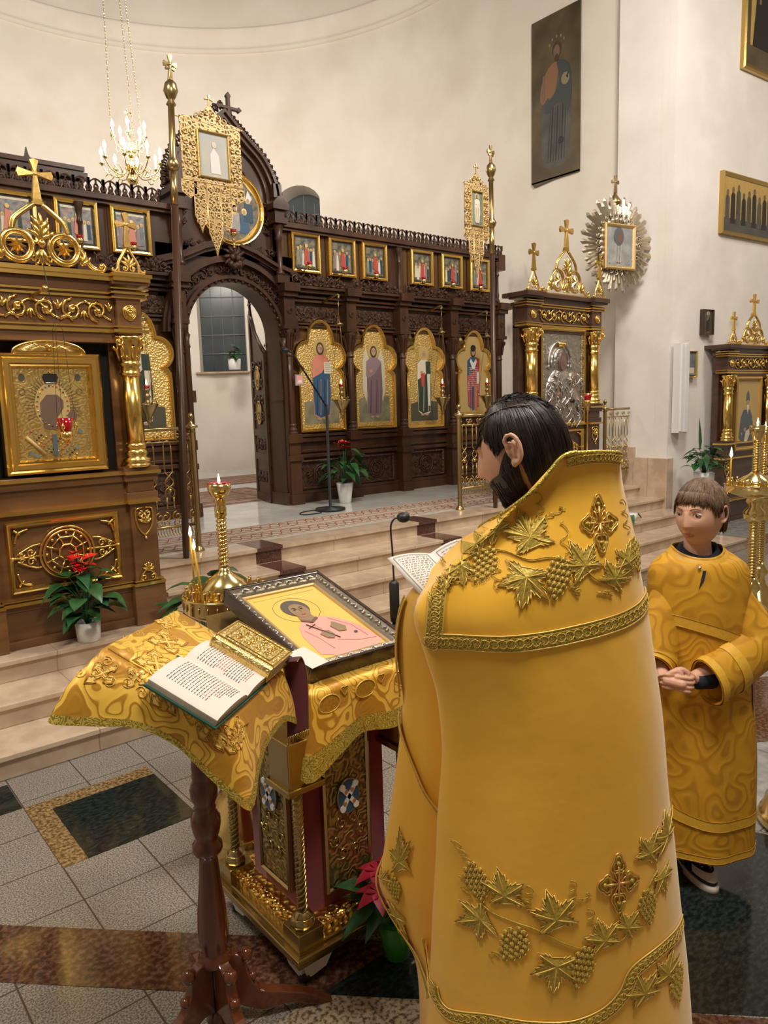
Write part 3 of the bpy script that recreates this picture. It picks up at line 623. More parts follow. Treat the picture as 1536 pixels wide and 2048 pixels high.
def icon_silver(t, x, z):
    f = MB('gold'); P = rect(x(-.335), x(.335), z(.80), z(1.84))
    f.sweep(P, [(0, .06), (0, -.012), (.014, -.02), (.03, -.014), (.034, .02)]); f.build('icon_frame', None, t)
    p = MB('silver'); p.box(x(-.32), x(.32), .012, .02, z(.82), z(1.83)); 
    q = lambda u, v: (x(u), z(v)); cz = 1.50
    p.tube([(x(-.045)+.20*cos(a), .004, z(1.47)+.235*sin(a)) for a in [-.3+(PI+.6)*i/24 for i in range(25)]], .013, 8); p.tube([(x(-.045)+.15*cos(a), .004, z(1.47)+.17*sin(a)) for a in [-.3+(PI+.6)*i/24 for i in range(25)]], .010, 8)
    p.ball((x(-.03), .03, z(1.49)), .13, 16, sc=(1, .35, 1.35)); p.ball((x(-.03), .03, z(1.10)), .30, 20, sc=(.95, .22, 1.15)); p.ball((x(.14), .02, z(1.28)), .085, 14, sc=(1, .5, 1.2)); p.ball((x(.12), .02, z(1.03)), .16, 14, sc=(1, .42, 1.4))
    rnd = random.Random(3)
    for k in range(60):
        u, v = rnd.uniform(-.26, .26), rnd.uniform(.85, 1.36); p.tube(cr([(x(u), -.02, z(v)), (x(u+.03), -.045, z(v-.05)), (x(u+.02+rnd.uniform(-.05, .05)), -.02, z(v-.13))], 3), .009, 5)
    for k in range(46):
        v = .84+k*.021; p.tube(spiral(x(-.29), z(v), .014, 1, k, 1, 6, .005), .004, 4); p.tube(spiral(x(.29), z(v), .014, 1, k, 1, 6, .005), .004, 4)
    ly(p, ell(x(-.03), z(1.49), .058, .105, 20), -.03, 'p_flesh_dark'); p.ball((x(-.03), .0, z(1.49)), .062, 14, m='p_flesh_dark', sc=(1, .62, 1.75))
    p.ball((x(.14), -.015, z(1.30)), .042, 12, m='p_flesh_dark', sc=(1, .8, 1.55)); p.ball((x(-.09), -.03, z(1.12)), .042, 10, m='p_flesh_dark', sc=(1, .5, 1.1)); p.ball((x(.1), -.045, z(1.06)), .036, 10, m='p_black', sc=(1.2, .5, .7)); p.ball((x(.16), -.04, z(.98)), .03, 10, m='p_black', sc=(.8, .5, 1.4))
    for k in range(5): p.tube([(x(-.075+.02*k), -.012, z(1.655)), (x(-.08+.025*k), -.016, z(1.69))], .010, 5, m='gold')
    p.tube([(x(-.075), -.014, z(1.65)), (x(.005), -.014, z(1.65))], .012, 5, m='gold')
    p.build('icon_panel', None, t)
def icon_monk(t, x, z):
    f = MB('gold_paint'); P = rect(x(-.30), x(.29), z(.88), z(1.80))
    f.sweep(P, [(0, .06), (0, -.02), (.02, -.03), (.035, -.02), (.04, .01)]); f.build('icon_frame', None, t)
    p = MB('p_yellow_dim'); p.box(x(-.27), x(.26), .005, .015, z(.91), z(1.77)); y = .004
    ly(p, ell(0, z(1.47), .085, .10), y, 'p_halo')
    ly(p, [(-.12, z(.98)), (-.19, z(1.05)), (-.15, z(1.30)), (-.09, z(1.39)), (.06, z(1.39)), (.12, z(1.30)), (.17, z(1.05)), (.13, z(.99)), (.05, z(.97)), (-.05, z(.98))], y-.001, 'p_slate')
    ly(p, [(-.045, z(1.50)), (-.035, z(1.58)), (0, z(1.63)), (.035, z(1.58)), (.045, z(1.50))], y-.002, 'p_slate'); ly(p, ell(0, z(1.465), .035, .05), y-.003, 'p_flesh'); ly(p, [(-.03, z(1.45)), (0, z(1.33)), (.03, z(1.45))], y-.004, 'p_white')
    ly(p, [(-.06, z(1.0)), (-.03, z(1.12)), (.05, z(1.15)), (.07, z(1.08)), (0, z(.98))], y-.004, 'p_cream'); ly(p, ell(-.05, z(1.14), .03, .03), y-.004, 'p_flesh'); ly(p, ell(-.13, z(1.09), .015, .02), y-.004, 'p_flesh')
    p.build('icon_panel', None, t)
kiot('carved_icon_case', 'large brown carved icon case at left with a golden icon of a veiled mother', (1.295, 4.60, .39), 0, 1, 1, 1, 'kiot_wood', icon_gold)
kiot('carved_icon_case', 'dark carved icon case around a tall silver-covered icon, behind the bearded man', (6.90, 5.19, .65), 0, 1.20, 1.02, 1.36, 'kiot_wood_dark', icon_silver, front_panel=True, colw=1.15, D=.17)
kiot('carved_icon_case', 'dark icon case at far right by the wall with an icon of a grey monk', (9.74, 4.43, .1325), rad(-4), 1.04, 1.02, 1.08, 'kiot_wood_dark', icon_monk, front_panel=False, D=.16)

# ------------------------------------------------------------ iconostasis
IX, IY = 3.90, 7.20
IC = thing('iconostasis', 'dark brown carved wooden icon screen across the sanctuary with an open arched doorway', 'icon screen', (IX, IY, PZ))
cols = [-4.55, -3.75, -2.85, -1.95, -1.49, -.64, .64, 1.49, 2.31, 3.19, 4.11]
bays = [(.64, 1.49), (1.49, 2.31), (2.31, 3.19), (3.19, 4.11), (-1.49, -.64), (-2.4, -1.55), (-3.3, -2.4), (-4.2, -3.3)]
b = MB('dark_wood')
for a0, a1 in ((.55, 4.2), (-4.6, -.55)):
    b.box(a0, a1, .02, .24, 0, 3.06)
    b.box(a0, a1, -.03, .1, 0, .10); b.box(a0, a1, -.02, .1, .10, .14)
    for zc, h, o in ((.52, .04, .03), (.58, .03, .01), (.70, .05, .03), (.76, .03, .05)): b.box(a0, a1, -o, .1, zc, zc+h)
    for zc, h, o in ((1.98, .03, .02), (2.02, .02, .04), (2.27, .03, .04), (2.31, .03, .07), (2.36, .04, .12), (2.40, .03, .16)): b.box(a0, a1, -o, .1, zc, zc+h)
    b.box(a0, a1, -.04, .2, 3.02, 3.05); b.box(a0, a1, -.07, .2, 3.05, 3.09); b.box(a0, a1, -.05, .2, 3.09, 3.11)
b.box(4.12, 4.25, -.08, .28, 2.9, 3.11); b.box(4.02, 4.40, -.18, .3, 2.38, 2.44)
b.build('screen_body', None, IC, bevel=.004)
for x in (-3.3, -2.4, -1.52, -.64, .64, 1.49, 2.31, 3.19, 4.11):
    g = MB('dark_wood'); w_ = .085
    g.box(x-w_, x+w_, -.14, .05, 0, .12); g.box(x-w_*.85, x+w_*.85, -.12, .05, .12, .50); g.box(x-w_, x+w_, -.15, .05, .50, .56); g.box(x-w_*.85, x+w_*.85, -.12, .05, .56, .70); g.box(x-w_, x+w_, -.15, .05, .70, .80)
    c = (x, -.075, .80); g.lathe([(.06, 0), (.06, .02), (.045, .03), (.058, .05), (.04, .07), (.04, .09), (.05, .10), (.038, .12)], c, 14); g.lathe([(.036, .12), (.034, .86)], c, 18, lobes=9, amp=.12)
    g.lathe([(.036, .86), (.048, .88), (.038, .90), (.04, .96), (.055, 1.05), (.075, 1.16)], c, 14)
    for k in range(8): a = 2*PI*k/8; g.tube([(x+cos(a)*.042, -.075+sin(a)*.042, 1.74), (x+cos(a)*.06, -.075+sin(a)*.06, 1.85), (x+cos(a)*.085, -.075+sin(a)*.085, 1.92), (x+cos(a)*.08, -.075+sin(a)*.08, 1.88)], .012, 5)
    g.box(x-.085, x+.085, -.15, .05, 1.955, 2.0); g.box(x-.07, x+.07, -.13, .05, 2.0, 2.3); g.box(x-.09, x+.09, -.17, .05, 2.3, 2.35); g.box(x-.10, x+.10, -.21, .05, 2.35, 2.44)
    for a_ in (.03, .018): g.tube([(x+a_*cos(t), -.135, 2.15+a_*sin(t)) for t in [2*PI*i/14 for i in range(14)]], .006, 5, closed=True)
    if abs(x) != .64 and x not in (1.49, 3.19):   # upper colonnettes
        g.lathe([(.035, 0), (.035, .03), (.022, .05), (.028, .10), (.02, .14), (.018, .34), (.03, .37), (.02, .40), (.03, .47), (.05, .54)], (x, -.05, 2.46), 12)
    g.build('pilaster', None, IC, bevel=.003)
for a0, a1 in bays:       # carved bands: frieze panels, leafy band below the upper icons, lower panels
    g = MB('carved_wood')
    scrolls(g, a0+.11, a1-.11, 2.145, .15, -.0, .010, nper=6, n=9); g.box(a0+.1, a1-.1, .0, .02, 2.06, 2.23); g.build('carved_frieze', None, IC); g = MB('carved_wood')
    scrolls(g, a0+.06, a1-.06, 2.51, .12, -.09, .012, nper=6, n=8); g.box(a0+.05, a1-.05, -.09, .02, 2.45, 2.47); g.build('leaf_band', None, IC); g = MB('carved_wood')
    P = rect(a0+.13, a1-.13, .15, .49); g.sweep(P, [(0, .02), (0, -.02), (.015, -.03), (.03, -.01), (.035, .02)])
    mx = (a0+a1)/2
    for r_ in (.11, .085): g.tube([(mx+r_*cos(t), 0, .32+r_*sin(t)) for t in [2*PI*i/20 for i in range(20)]], .009, 5, closed=True)
    for k in range(8): t = 2*PI*k/8; g.tube(spiral(mx+.055*cos(t), .32+.055*sin(t), .026, 1, t, 1, 7, 0), .007, 4)
    for s_ in (-1, 1): leafb(g, mx+s_*.13, .32, .09, 0 if s_ > 0 else PI, 0, lobes=3)
    g.box(a0+.13, a1-.13, .01, .02, .15, .49); g.build('carved_panel', None, IC)
g = MB('carved_wood')     # pierced cresting along the top
def motif(g, x, z, w_, h, y=0):
    g.tube(cr([(x-w_*.5, y, z+.02), (x-w_*.42, y, z+h*.7), (x, y, z+h*.98), (x+w_*.42, y, z+h*.7), (x+w_*.5, y, z+.02)], 3), .009, 4)
    for s_ in (-1, 1):
        g.tube(cr([(x, y, z+.01), (x+s_*w_*.12, y, z+h*.4), (x+s_*w_*.05, y, z+h*.62)], 3), .010, 4)
        g.tube(cr([(x+s_*w_*.5, y, z), (x+s_*w_*.36, y, z+h*.35), (x+s_*w_*.5, y, z+h*.55), (x+s_*w_*.5, y, z+h)], 2), .016, 4)
    g.tube([(x, y, z+h*.55), (x, y, z+h)], .010, 4); g.ball((x, y, z+h*.12), .026, 6, sc=(1.3, .5, .8)); g.ball((x, y, z+h*.3), .018, 6, sc=(1, .5, 1))
for a0, a1 in ((.72, 4.26), (-4.5, -.72)):
    g.box(a0, a1, -.012, .012, 3.108, 3.122); k = round((a1-a0)/.135); w_ = (a1-a0)/k
    for i in range(k): motif(g, a0+w_*(i+.5), 3.115, w_, .128)
g.build('cresting', None, IC)
# doorway arch
g = MB('dark_wood'); ZS = 1.88; n = 28
def arcstrip(g, r0, r1, y0, y1, z=ZS, m=None, nn=28, a0=0, a1=PI, cx=0):
    A = circ(cx, z, r0, nn, a0, a1, end=True); B = circ(cx, z, r1, nn, a0, a1, end=True)
    for i in range(nn): g.prism([A[i], B[i], B[i+1], A[i+1]], y0, y1, m=m)
arcstrip(g, .53, .565, -.05, .24); arcstrip(g, .565, .60, -.08, .2); arcstrip(g, .60, .735, -.02, .2); arcstrip(g, .735, .765, -.09, .2); arcstrip(g, .765, .80, -.06, .2)
for s_ in (-1, 1):
    g.box(s_*.53, s_*.60, -.06, .24, 0, ZS); g.box(s_*.515, s_*.60, -.09, .24, 0, .14); g.box(s_*.50, s_*.60, -.07, .1, 1.18, 1.30)
    g.lathe([(.03, 0), (.03, 1.7), (.045, 1.74), (.03, 1.78), (.05, 1.86)], (s_*.575, -.07, 0), 12)
# spandrel wall over the arch up to the gable, built in strips around the opening
Q = 28
for i in range(Q):
    t0, t1 = PI*i/Q, PI*(i+1)/Q; x0_, x1_ = .79*cos(t0), .79*cos(t1); za, zb = ZS+.79*sin(t0), ZS+.79*sin(t1)
    g.prism([(x1_, min(zb, 2.75)), (x0_, min(za, 2.75)), (x0_, 2.75), (x1_, 2.75)] if abs(za-2.75)+abs(zb-2.75) > .02 else [(x1_, 2.7), (x0_, 2.7), (x0_, 2.75), (x1_, 2.75)], .02, .2)
g.box(-.50, .50, .03, .2, 2.6, 3.35)
arcstrip(g, .0, .47, .03, .2, z=3.32, nn=24)
g.box(-.60, .60, .02, .2, 2.66, 3.2)
g.build('door_arch', None, IC)
g = MB('carved_wood')
for k in range(22):
    t = PI*(k+.5)/22; cx_, cz_ = .665*cos(t), ZS+.665*sin(t); g.tube([(cx_+q.x*1, -.03, cz_+q.z) for q in [Vector(p) for p in spiral(0, 0, .05, 1.1, t, 1 if k % 2 else -1, 9)]], .010, 4); leafb(g, cx_, cz_, .06, t+PI/2, -.035, lobes=3)
    t = PI*(k+.5)/22; cx_, cz_ = .52*cos(t), ZS+.52*sin(t); g.ball((cx_*1.07, -.06, ZS+(cz_-ZS)*1.07), .02, 6, sc=(1, .6, 1))
g.build('arch_carving', None, IC)
g = MB('carved_wood')
# keystone bunch
for k in range(5): leafb(g, 0, 2.66, .14, PI/2+(k-2)*1.1, -.12, lobes=3)
for k in range(7): g.ball((.05*cos(k), -.13-.01*(k % 3), 2.60+.05*sin(k*2)), .035, 8)
g.build('keystone', None, IC)
for s_ in (-1, 1):
    g = MB('carved_wood')
    scrolls(g, s_*.2 if s_ > 0 else -.6, s_*.6 if s_ > 0 else -.2, 2.76, .12, .0, .010, nper=3, n=8)
    for k in range(4): leafb(g, s_*(.50), 2.95+k*.09, .08, PI/2+s_*.5, .0, lobes=3)
    g.build('spandrel_carving', None, IC)
# pointed label moulding over the arch
for s_ in (-1, 1):
    g = MB('dark_wood')
    for (o, y0) in ((0, -.13), (.035, -.17), (.07, -.11)):
        P = [(s_*.98, 2.34+o*.3), (s_*.98, 2.42+o), (s_*.84, 2.44+o), (s_*.80, 2.52+o), (s_*.52, 2.60+o), (s_*.30, 2.70+o), (s_*.10, 2.76+o)]
        for i in range(len(P)-1):
            a, c = P[i], P[i+1]; g.tube([(a[0], y0+.1, a[1]), (c[0], y0+.1, c[1])], .022, 4, smooth=False)
    g.build('label_moulding', None, IC)
# gable: keel arch mouldings with pierced crest, two turrets
g = MB('dark_wood')
def keel(o, n=16):
    P = [(.50+o, 3.10), (.50+o, 3.34), (.46+o, 3.50+o*.3), (.36+o*.8, 3.66+o*.6), (.22+o*.6, 3.78+o*.8), (.11+o*.3, 3.88+o), (0, 3.99+o*1.2)]
    R = cr([(p[0], 0, p[1]) for p in P], 4); return [(p.x, p.z) for p in R]+[(-p.x, p.z) for p in R[-2::-1]]
for o0, o1, y0, y1 in ((-.02, .03, -.02, .2), (.03, .07, -.07, .2), (.07, .10, -.10, .2), (-.16, -.02, .015, .16)):
    A, B = keel(o0), keel(o1)
    for i in range(len(A)-1): g.prism([A[i], B[i], B[i+1], A[i+1]], y0, y1)
for s_ in (-1, 1):
    x = s_*.575; g.box(x-.075, x+.075, -.14, .2, 2.44, 2.52); g.lathe([(.045, 0), (.045, .04), (.03, .06), (.028, .36), (.045, .39), (.035, .42), (.06, .54)], (x, -.075, 2.52), 12)
    g.box(x-.08, x+.08, -.15, .2, 3.06, 3.12); g.box(x-.06, x+.06, -.12, .2, 3.12, 3.20); g.prism([(x-.10, 3.20), (x+.10, 3.20), (x+.10, 3.26), (x+.03, 3.33), (x-.03, 3.33), (x-.10, 3.26)], -.16, .2); g.box(x-.05, x+.05, -.10, .15, 3.33, 3.47)
g.build('gable', None, IC)
g = MB('carved_wood'); K = keel(.11)
for i in range(2, len(K)-2, 1):
    p, q = Vector(K[i-1]), Vector(K[i+1]); t = (q-p).normalized(); nrm = Vector((t.y, -t.x)) if True else None
    if nrm.y < 0: nrm = -nrm
    c_ = Vector(K[i]); e = c_+nrm*.075
    g.tube([(c_.x, 0, c_.y), (e.x, 0, e.y)], .010, 4); g.ball((e.x, 0, e.y), .018, 6)
    for s_ in (-1, 1):
        f = c_+nrm*.045+t*s_*.02; g.tube([(c_.x, 0, c_.y), (f.x+t.x*s_*.008, 0, f.y+t.y*s_*.008), (e.x+t.x*s_*.02, 0, e.y+t.y*s_*.02)], .008, 4)
g.build('gable_crest', None, IC)
g = MB('dark_wood'); 
P0 = [(-.02, 3.95), (.02, 3.95), (.03, 4.0), (.018, 4.03), (.018, 4.11), (.10, 4.11), (.115, 4.095), (.15, 4.125), (.115, 4.155), (.10, 4.14), (.018, 4.14), (.018, 4.22), (.03, 4.24), (0, 4.28), (-.03, 4.24), (-.018, 4.22), (-.018, 4.14), (-.10, 4.14), (-.115, 4.155), (-.15, 4.125), (-.115, 4.095), (-.10, 4.11), (-.018, 4.11), (-.018, 4.03), (-.03, 4.0)]
g.prism([(p[0]+.09, p[1]+.03) for p in P0], -.02, .02); g.build('top_cross', None, IC, bevel=.004)
# the open leaf of the royal doors
D = thing('royal_door_leaf', 'carved dark door leaf swung open inside the arched doorway', 'door', (IX+.52, IY+.25, PZ), rad(78))
g = MB('dark_wood')
for x0, x1, z0, z1 in ((0, .05, 0, 1.75), (.45, .50, 0, 2.2), (.05, .45, 0, .1), (.05, .45, .50, .58), (.05, .45, .78, .86)): g.box(x0, x1, -.02, .02, z0, z1)
g.box(.05, .45, -.008, .008, .1, .78)
P = [(.05, .86), (.45, .86), (.45, 2.15), (.40, 2.1), (.33, 1.95), (.2, 1.82), (.05, 1.72)]; g.prism(P, -.006, .006)
g.tube([(.0, 0, 1.72), (.18, 0, 1.84), (.34, 0, 1.98), (.42, 0, 2.12), (.47, 0, 2.2)], .025, 6)
g.build('door_frame', None, D)
g = MB('carved_wood')
for zc in (1.0, 1.2, 1.4, 1.6): 
    for xx_ in (.12, .25, .38):
        for yy_ in (-.015, .015): g.tube(spiral(xx_, zc, .06, 1.2, zc*7, 1, 10, yy_), .012, 4)
for zc in (.3, .68):
    for yy_ in (-.015, .015): scrolls(g, .07, .43, zc, .14, yy_, .012, nper=3, n=8)
for k in range(9): leafb(g, .02, .2+k*.2, .06, PI, -.0, lobes=3); leafb(g, .48, .2+k*.22, .06, 0, -.0, lobes=3)
g.build('door_carving', None, D)
g = MB('gold_dark')
for zc in (1.05, 1.45):
  for y9 in (0, .034):
    g.prism(circ(.25, zc, .07, 20, rz=.13), -.022+y9, -.012+y9, m='p_gold'); g.tube([(p[0], -.02+y9*1.15, p[1]) for p in circ(.25, zc, .075, 20, rz=.135)], .010, 5, closed=True)
g.build('door_icons', None, D)
g = MB('dark_wood'); g.prism([(.43, 2.2), (.51, 2.2), (.48, 2.26), (.49, 2.3), (.53, 2.31), (.49, 2.33), (.475, 2.4), (.46, 2.33), (.42, 2.31), (.46, 2.3)], -.012, .012); g.build('finial', None, D)
# dark top of a cabinet behind the screen at left
b = MB('dark_wood'); b.box(-.7, 2.62, 7.75, 8.0, .65, 4.02); b.box(-.73, 2.68, 7.70, 8.0, 4.02, 4.08); b.box(-.73, 2.66, 7.72, 8.0, 4.10, 4.14); b.prism([(2.12, 4.14), (2.20, 4.14), (2.175, 4.19), (2.16, 4.26), (2.145, 4.19)], 7.8, 7.84)
tag(b.build('tall_cabinet'), 'dark wooden cabinet top showing behind the screen cresting at upper left', 'cabinet')

# ------------------------------------------------------------ icons on the screen
def quatre(hw, z0, z1):    # trefoil-headed outline: straight sides, two lobes and a top lobe
    s = hw/.335; zz = lambda v: z1-(1.22-v)*s
    P = [(-.30*s, z0), (.30*s, z0), (.30*s, zz(.60))]
    P += [(.30*s+(-.0)*s, zz(.60))]
    def arc(cx, cz, rx, rz, a0, a1, n): return [(cx*s+rx*s*cos(rad(a0+(a1-a0)*i/n)), zz(cz)+rz*s*sin(rad(a0+(a1-a0)*i/n))) for i in range(n+1)]
    R = [(.30*s, zz(.58)), (.295*s, zz(.64)), (.265*s, zz(.68)), (.235*s, zz(.70))]
    R += arc(.185, .84, .15, .145, -62, 95, 12)
    R += arc(0, 1.0, .165, .22, 5, 175, 16)
    R += [(-p[0], p[1]) for p in arc(.185, .84, .15, .145, -62, 95, 12)[::-1]]
    R += [(-.235*s, zz(.70)), (-.265*s, zz(.68)), (-.295*s, zz(.64)), (-.30*s, zz(.58))]
    return [(-.30*s, z0), (.30*s, z0)]+R
def big_icon(x, label, paintf, z0=.84, z1=2.05, hw=.335):
    t = thing('framed_icon', label, 'icon', (IX+x, IY-.03, PZ), 0, 'large lobed icons in the lower tier')
    P = quatre(hw, z0, z1); f = MB('gold')
    f.sweep(P, [(-.035, .05), (-.035, -.005), (-.025, -.022), (-.012, -.022), (-.006, -.012), (.004, -.012), (.010, .012), (.012, .03)], smooth=False); f.build('frame', None, t)
    p = MB('p_goldrel'); p.prism(P, .012, .03); paintf(p, z0, z1, hw); p.build('painting', None, t); return t
def bg(p, z0, m, hw, zt=.33): ly(p, [(-hw*.72, z0+.06), (hw*.72, z0+.06), (hw*.72, z0+zt), (0, z0+zt+.03), (-hw*.72, z0+zt-.02)], .0115, m)
def pa1(p, z0, z1, hw): bg(p, z0, 'p_ground', hw); saint(p, .0, z0+.10, .90, .010, 'p_salmon', 'p_blue'); ly(p, [(.045, z0+.64), (.145, z0+.64), (.145, z0+.77), (.045, z0+.77)], .006, 'p_cream'); [ly(p, [(.055, z0+.66+.022*k), (.135, z0+.66+.022*k), (.135, z0+.664+.022*k), (.055, z0+.664+.022*k)], .0045, 'p_black') for k in range(5)]
def pa2(p, z0, z1, hw):
    bg(p, z0, 'p_ground', hw, .36)
    for s_ in (-1, 1): ly(p, [(s_*.05, z0+.78), (s_*.12, z0+.95), (s_*.17, z0+.80), (s_*.18, z0+.45), (s_*.13, z0+.30), (s_*.08, z0+.5)], .0105, 'p_wing')
    saint(p, -.0, z0+.10, .88, .009, 'p_mauve', 'p_mauve2'); p.tube([(-.12, .006, z0+.12), (-.12, .006, z0+.6)], .003, 4, m='p_cream')
def pa3(p, z0, z1, hw): bg(p, z0, 'p_ground2', hw, .30); saint(p, .0, z0+.12, .86, .010, 'p_cream', 'p_green', hair='p_halo'); ly(p, [(-.05, z0+.5), (.0, z0+.5), (.01, z0+.68), (-.06, z0+.66)], .006, 'p_red'); ly(p, [(.03, z0+.68), (.11, z0+.68), (.11, z0+.82), (.03, z0+.82)], .006, 'p_green'); ly(p, [(.06, z0+.25), (.10, z0+.25), (.11, z0+.66), (.05, z0+.66)], .006, 'p_cream')
def pa4(p, z0, z1, hw):
    ly(p, [q for q in quatre(hw*.9, z0+.04, z1-.03)], .0115, 'p_yellow_dim'); saint(p, .0, z0+.06, .86, .010, 'p_blue', 'p_crimson', hair='p_black')
    ly(p, ell(0, z0+.90, .05, .045), .0045, 'p_black')
    for i in range(12):
        for k in range(9):
            if abs(-.1+k*.025) < .11-.002*i: ly(p, rect(-.105+k*.025, -.092+k*.025, z0+.34+i*.027, z0+.350+i*.027), .0055, 'p_white' if (i+k) % 3 == 0 else 'p_pink')
    ly(p, [(-.035, z0+.06), (.0, z0+.06), (.01, z0+.38), (-.04, z0+.38)], .005, 'p_blue'); ly(p, [(.02, z0+.06), (.07, z0+.06), (.06, z0+.40), (.015, z0+.40)], .005, 'p_orange'); ly(p, [(.06, z0+.62), (.12, z0+.62), (.12, z0+.76), (.05, z0+.78)], .005, 'p_red'); ly(p, [(-.07, z0+.72), (-.05, z0+.76), (.0, z0+.70), (.05, z0+.76), (.07, z0+.72), (.02, z0+.62), (-.02, z0+.62)], .0045, 'p_white'); ly(p, rect(.065, .105, z0+.42, z0+.58), .0045, 'p_white')
big_icon(1.095, 'lobed golden icon of a bearded man in salmon and blue holding an open book', pa1, z1=2.06)
big_icon(1.885, 'lobed golden icon of a pale-winged angel in a mauve robe', pa2, z1=2.04)
big_icon(2.72, 'lobed golden icon of a bishop in dark green holding a closed book', pa3, .82, 2.04, .33)
big_icon(3.64, 'lobed yellow icon of a bishop in red checked vestments, rightmost on the screen', pa4, .93, 2.04, .33)
big_icon(-1.06, 'lobed golden icon half hidden behind the left icon case', pa3)
def small_icon(xc, label, pm, w_=.39, k=0):
    t = thing('framed_icon', label, 'icon', (IX+xc, IY-.05, PZ+2.585), 0, 'square framed icons in the upper tier')
    f = MB('gold'); P = rect(-w_/2, w_/2, 0, .435); f.sweep(P, [(0, .06), (0, 0), (.006, -.012), (.014, -.008), (.02, -.016), (.034, -.014), (.04, .0), (.042, .02)]); f.build('frame', None, t)
    p = MB('p_black'); p.box(-w_/2+.035, w_/2-.035, .012, .02, .035, .40); y = .011
    ly(p, rect(-w_/2+.06, w_/2-.06, .06, .375), y, pm); r = random.Random(k+5); accent = 'p_red' if pm == 'p_scene_dark' else 'p_salmon'
    for i in range(7):
        cx_ = -.10+i*.034; h = .13+.05*r.random(); z0 = .07+.03*r.random()
        ly(p, [(cx_-.018, z0), (cx_+.02, z0), (cx_+.014, z0+h), (cx_-.012, z0+h)], y-.0015-.0004*i, r.choice(['p_blue2', 'p_cream', 'p_green', 'p_mauve', 'p_teal', 'p_ground'])); ly(p, ell(cx_, z0+h+.014, .014, .017, 10), y-.003-.0004*i, 'p_halo'); ly(p, ell(cx_, z0+h+.012, .008, .011, 8), y-.0042-.0004*i, 'p_flesh')
    ly(p, [(-.03, .10+.02*k % .05), (.045, .10), (.03, .26), (-.01, .28)], y-.009, accent); ly(p, ell(.008, .30, .018, .02), y-.010, 'p_halo')
    if k > 5: ly(p, rect(-w_/2+.06, w_/2-.06, .355, .375), y-.002, 'p_cream')
    p.build('painting', None, t); return t
labs = ['first small scene icon right of the arch, with a red figure under green trees', 'second small scene icon right of the arch, in greenish blue with a red figure', 'third small scene icon right of the arch, a red figure leaning on a brown ground',
        'small scene icon just right of the middle colonnette, with a dark golden arch', 'fifth small scene icon right of the arch, dark with a red patch at left', 'rightmost small scene icon, partly covered by the banner tails']
for k, (x, l) in enumerate(zip((.94, 1.445, 1.93, 2.70, 3.235, 3.765), labs)): small_icon(x, l, 'p_scene_dark', .385, k)
for k, (x, l) in enumerate(zip((-1.045, -1.545, -2.13), ['small pale icon nearest the arch on its left side, behind the little gilt cross', 'small pale scene icon second to the left of the arch', 'small blue-grey icon at the left edge behind the big gilt cross'])): small_icon(x, l, 'p_scene_grey', .39 if k < 2 else .5, 6+k)
# round icon in the gable
t = thing('round_icon', 'round gilt-framed icon of a gathered crowd in the gable over the doorway', 'icon', (IX+.03, IY-.06, PZ+3.16))
f = MB('gold'); C0 = circ(0, 0, .385, 48); f.sweep(C0, [(0, .06), (0, 0), (.01, -.02), (.022, -.016), (.03, -.022), (.042, -.01), (.05, .01), (.052, .03)], smooth=False); f.build('frame', None, t)
p = MB('p_gold'); p.prism(circ(0, 0, .37, 40), .014, .03); lob = [(.30*cos(a)*(1+.10*abs(cos(2*a))), .30*sin(a)*(1+.10*abs(cos(2*a)))) for a in [2*PI*i/48 for i in range(48)]]; ly(p, lob, .013, 'p_scene_dark'); p.tube([(q[0], .012, q[1]) for q in lob], .006, 4, closed=True)
for i, (x, z_, m_) in enumerate([(-.17, -.1, 'p_blue2'), (-.07, -.12, 'p_mauve'), (.04, -.1, 'p_grey'), (.15, -.12, 'p_blue'), (.2, .0, 'p_blue2'), (-.2, .04, 'p_ground2'), (.0, .06, 'p_gold')]):
    ly(p, [(x-.06, z_-.12), (x+.06, z_-.12), (x+.05, z_+.06), (x-.04, z_+.07)], .011-.0005*i, m_); ly(p, ell(x, z_+.10, .032, .035, 12), .009-.0005*i, 'p_halo'); ly(p, ell(x, z_+.095, .018, .024, 10), .0075-.0005*i, 'p_flesh')
ly(p, ell(.0, .17, .10, .06), .006, 'p_brown' if 'p_brown' in M else 'p_ground'); ly(p, [(.22, .08), (.25, .12), (.2, .2), (.17, .1)], .006, 'p_white'); p.build('painting', None, t)
t = thing('photo_card', 'small square pinkish photo card on the screen beside the first lobed icon', 'picture', (IX+.70, IY-.17, PZ+1.40))
b = MB('p_grey'); b.box(-.055, .055, 0, .01, -.06, .06); b.build('card_border', None, t); b = MB('p_pink'); b.box(-.04, .04, -.003, 0, -.045, .045); ly(b, [(-.03, -.03), (.03, -.03), (.025, .0), (-.01, .0)], -.003, 'p_white'); b.build('card_picture', None, t)
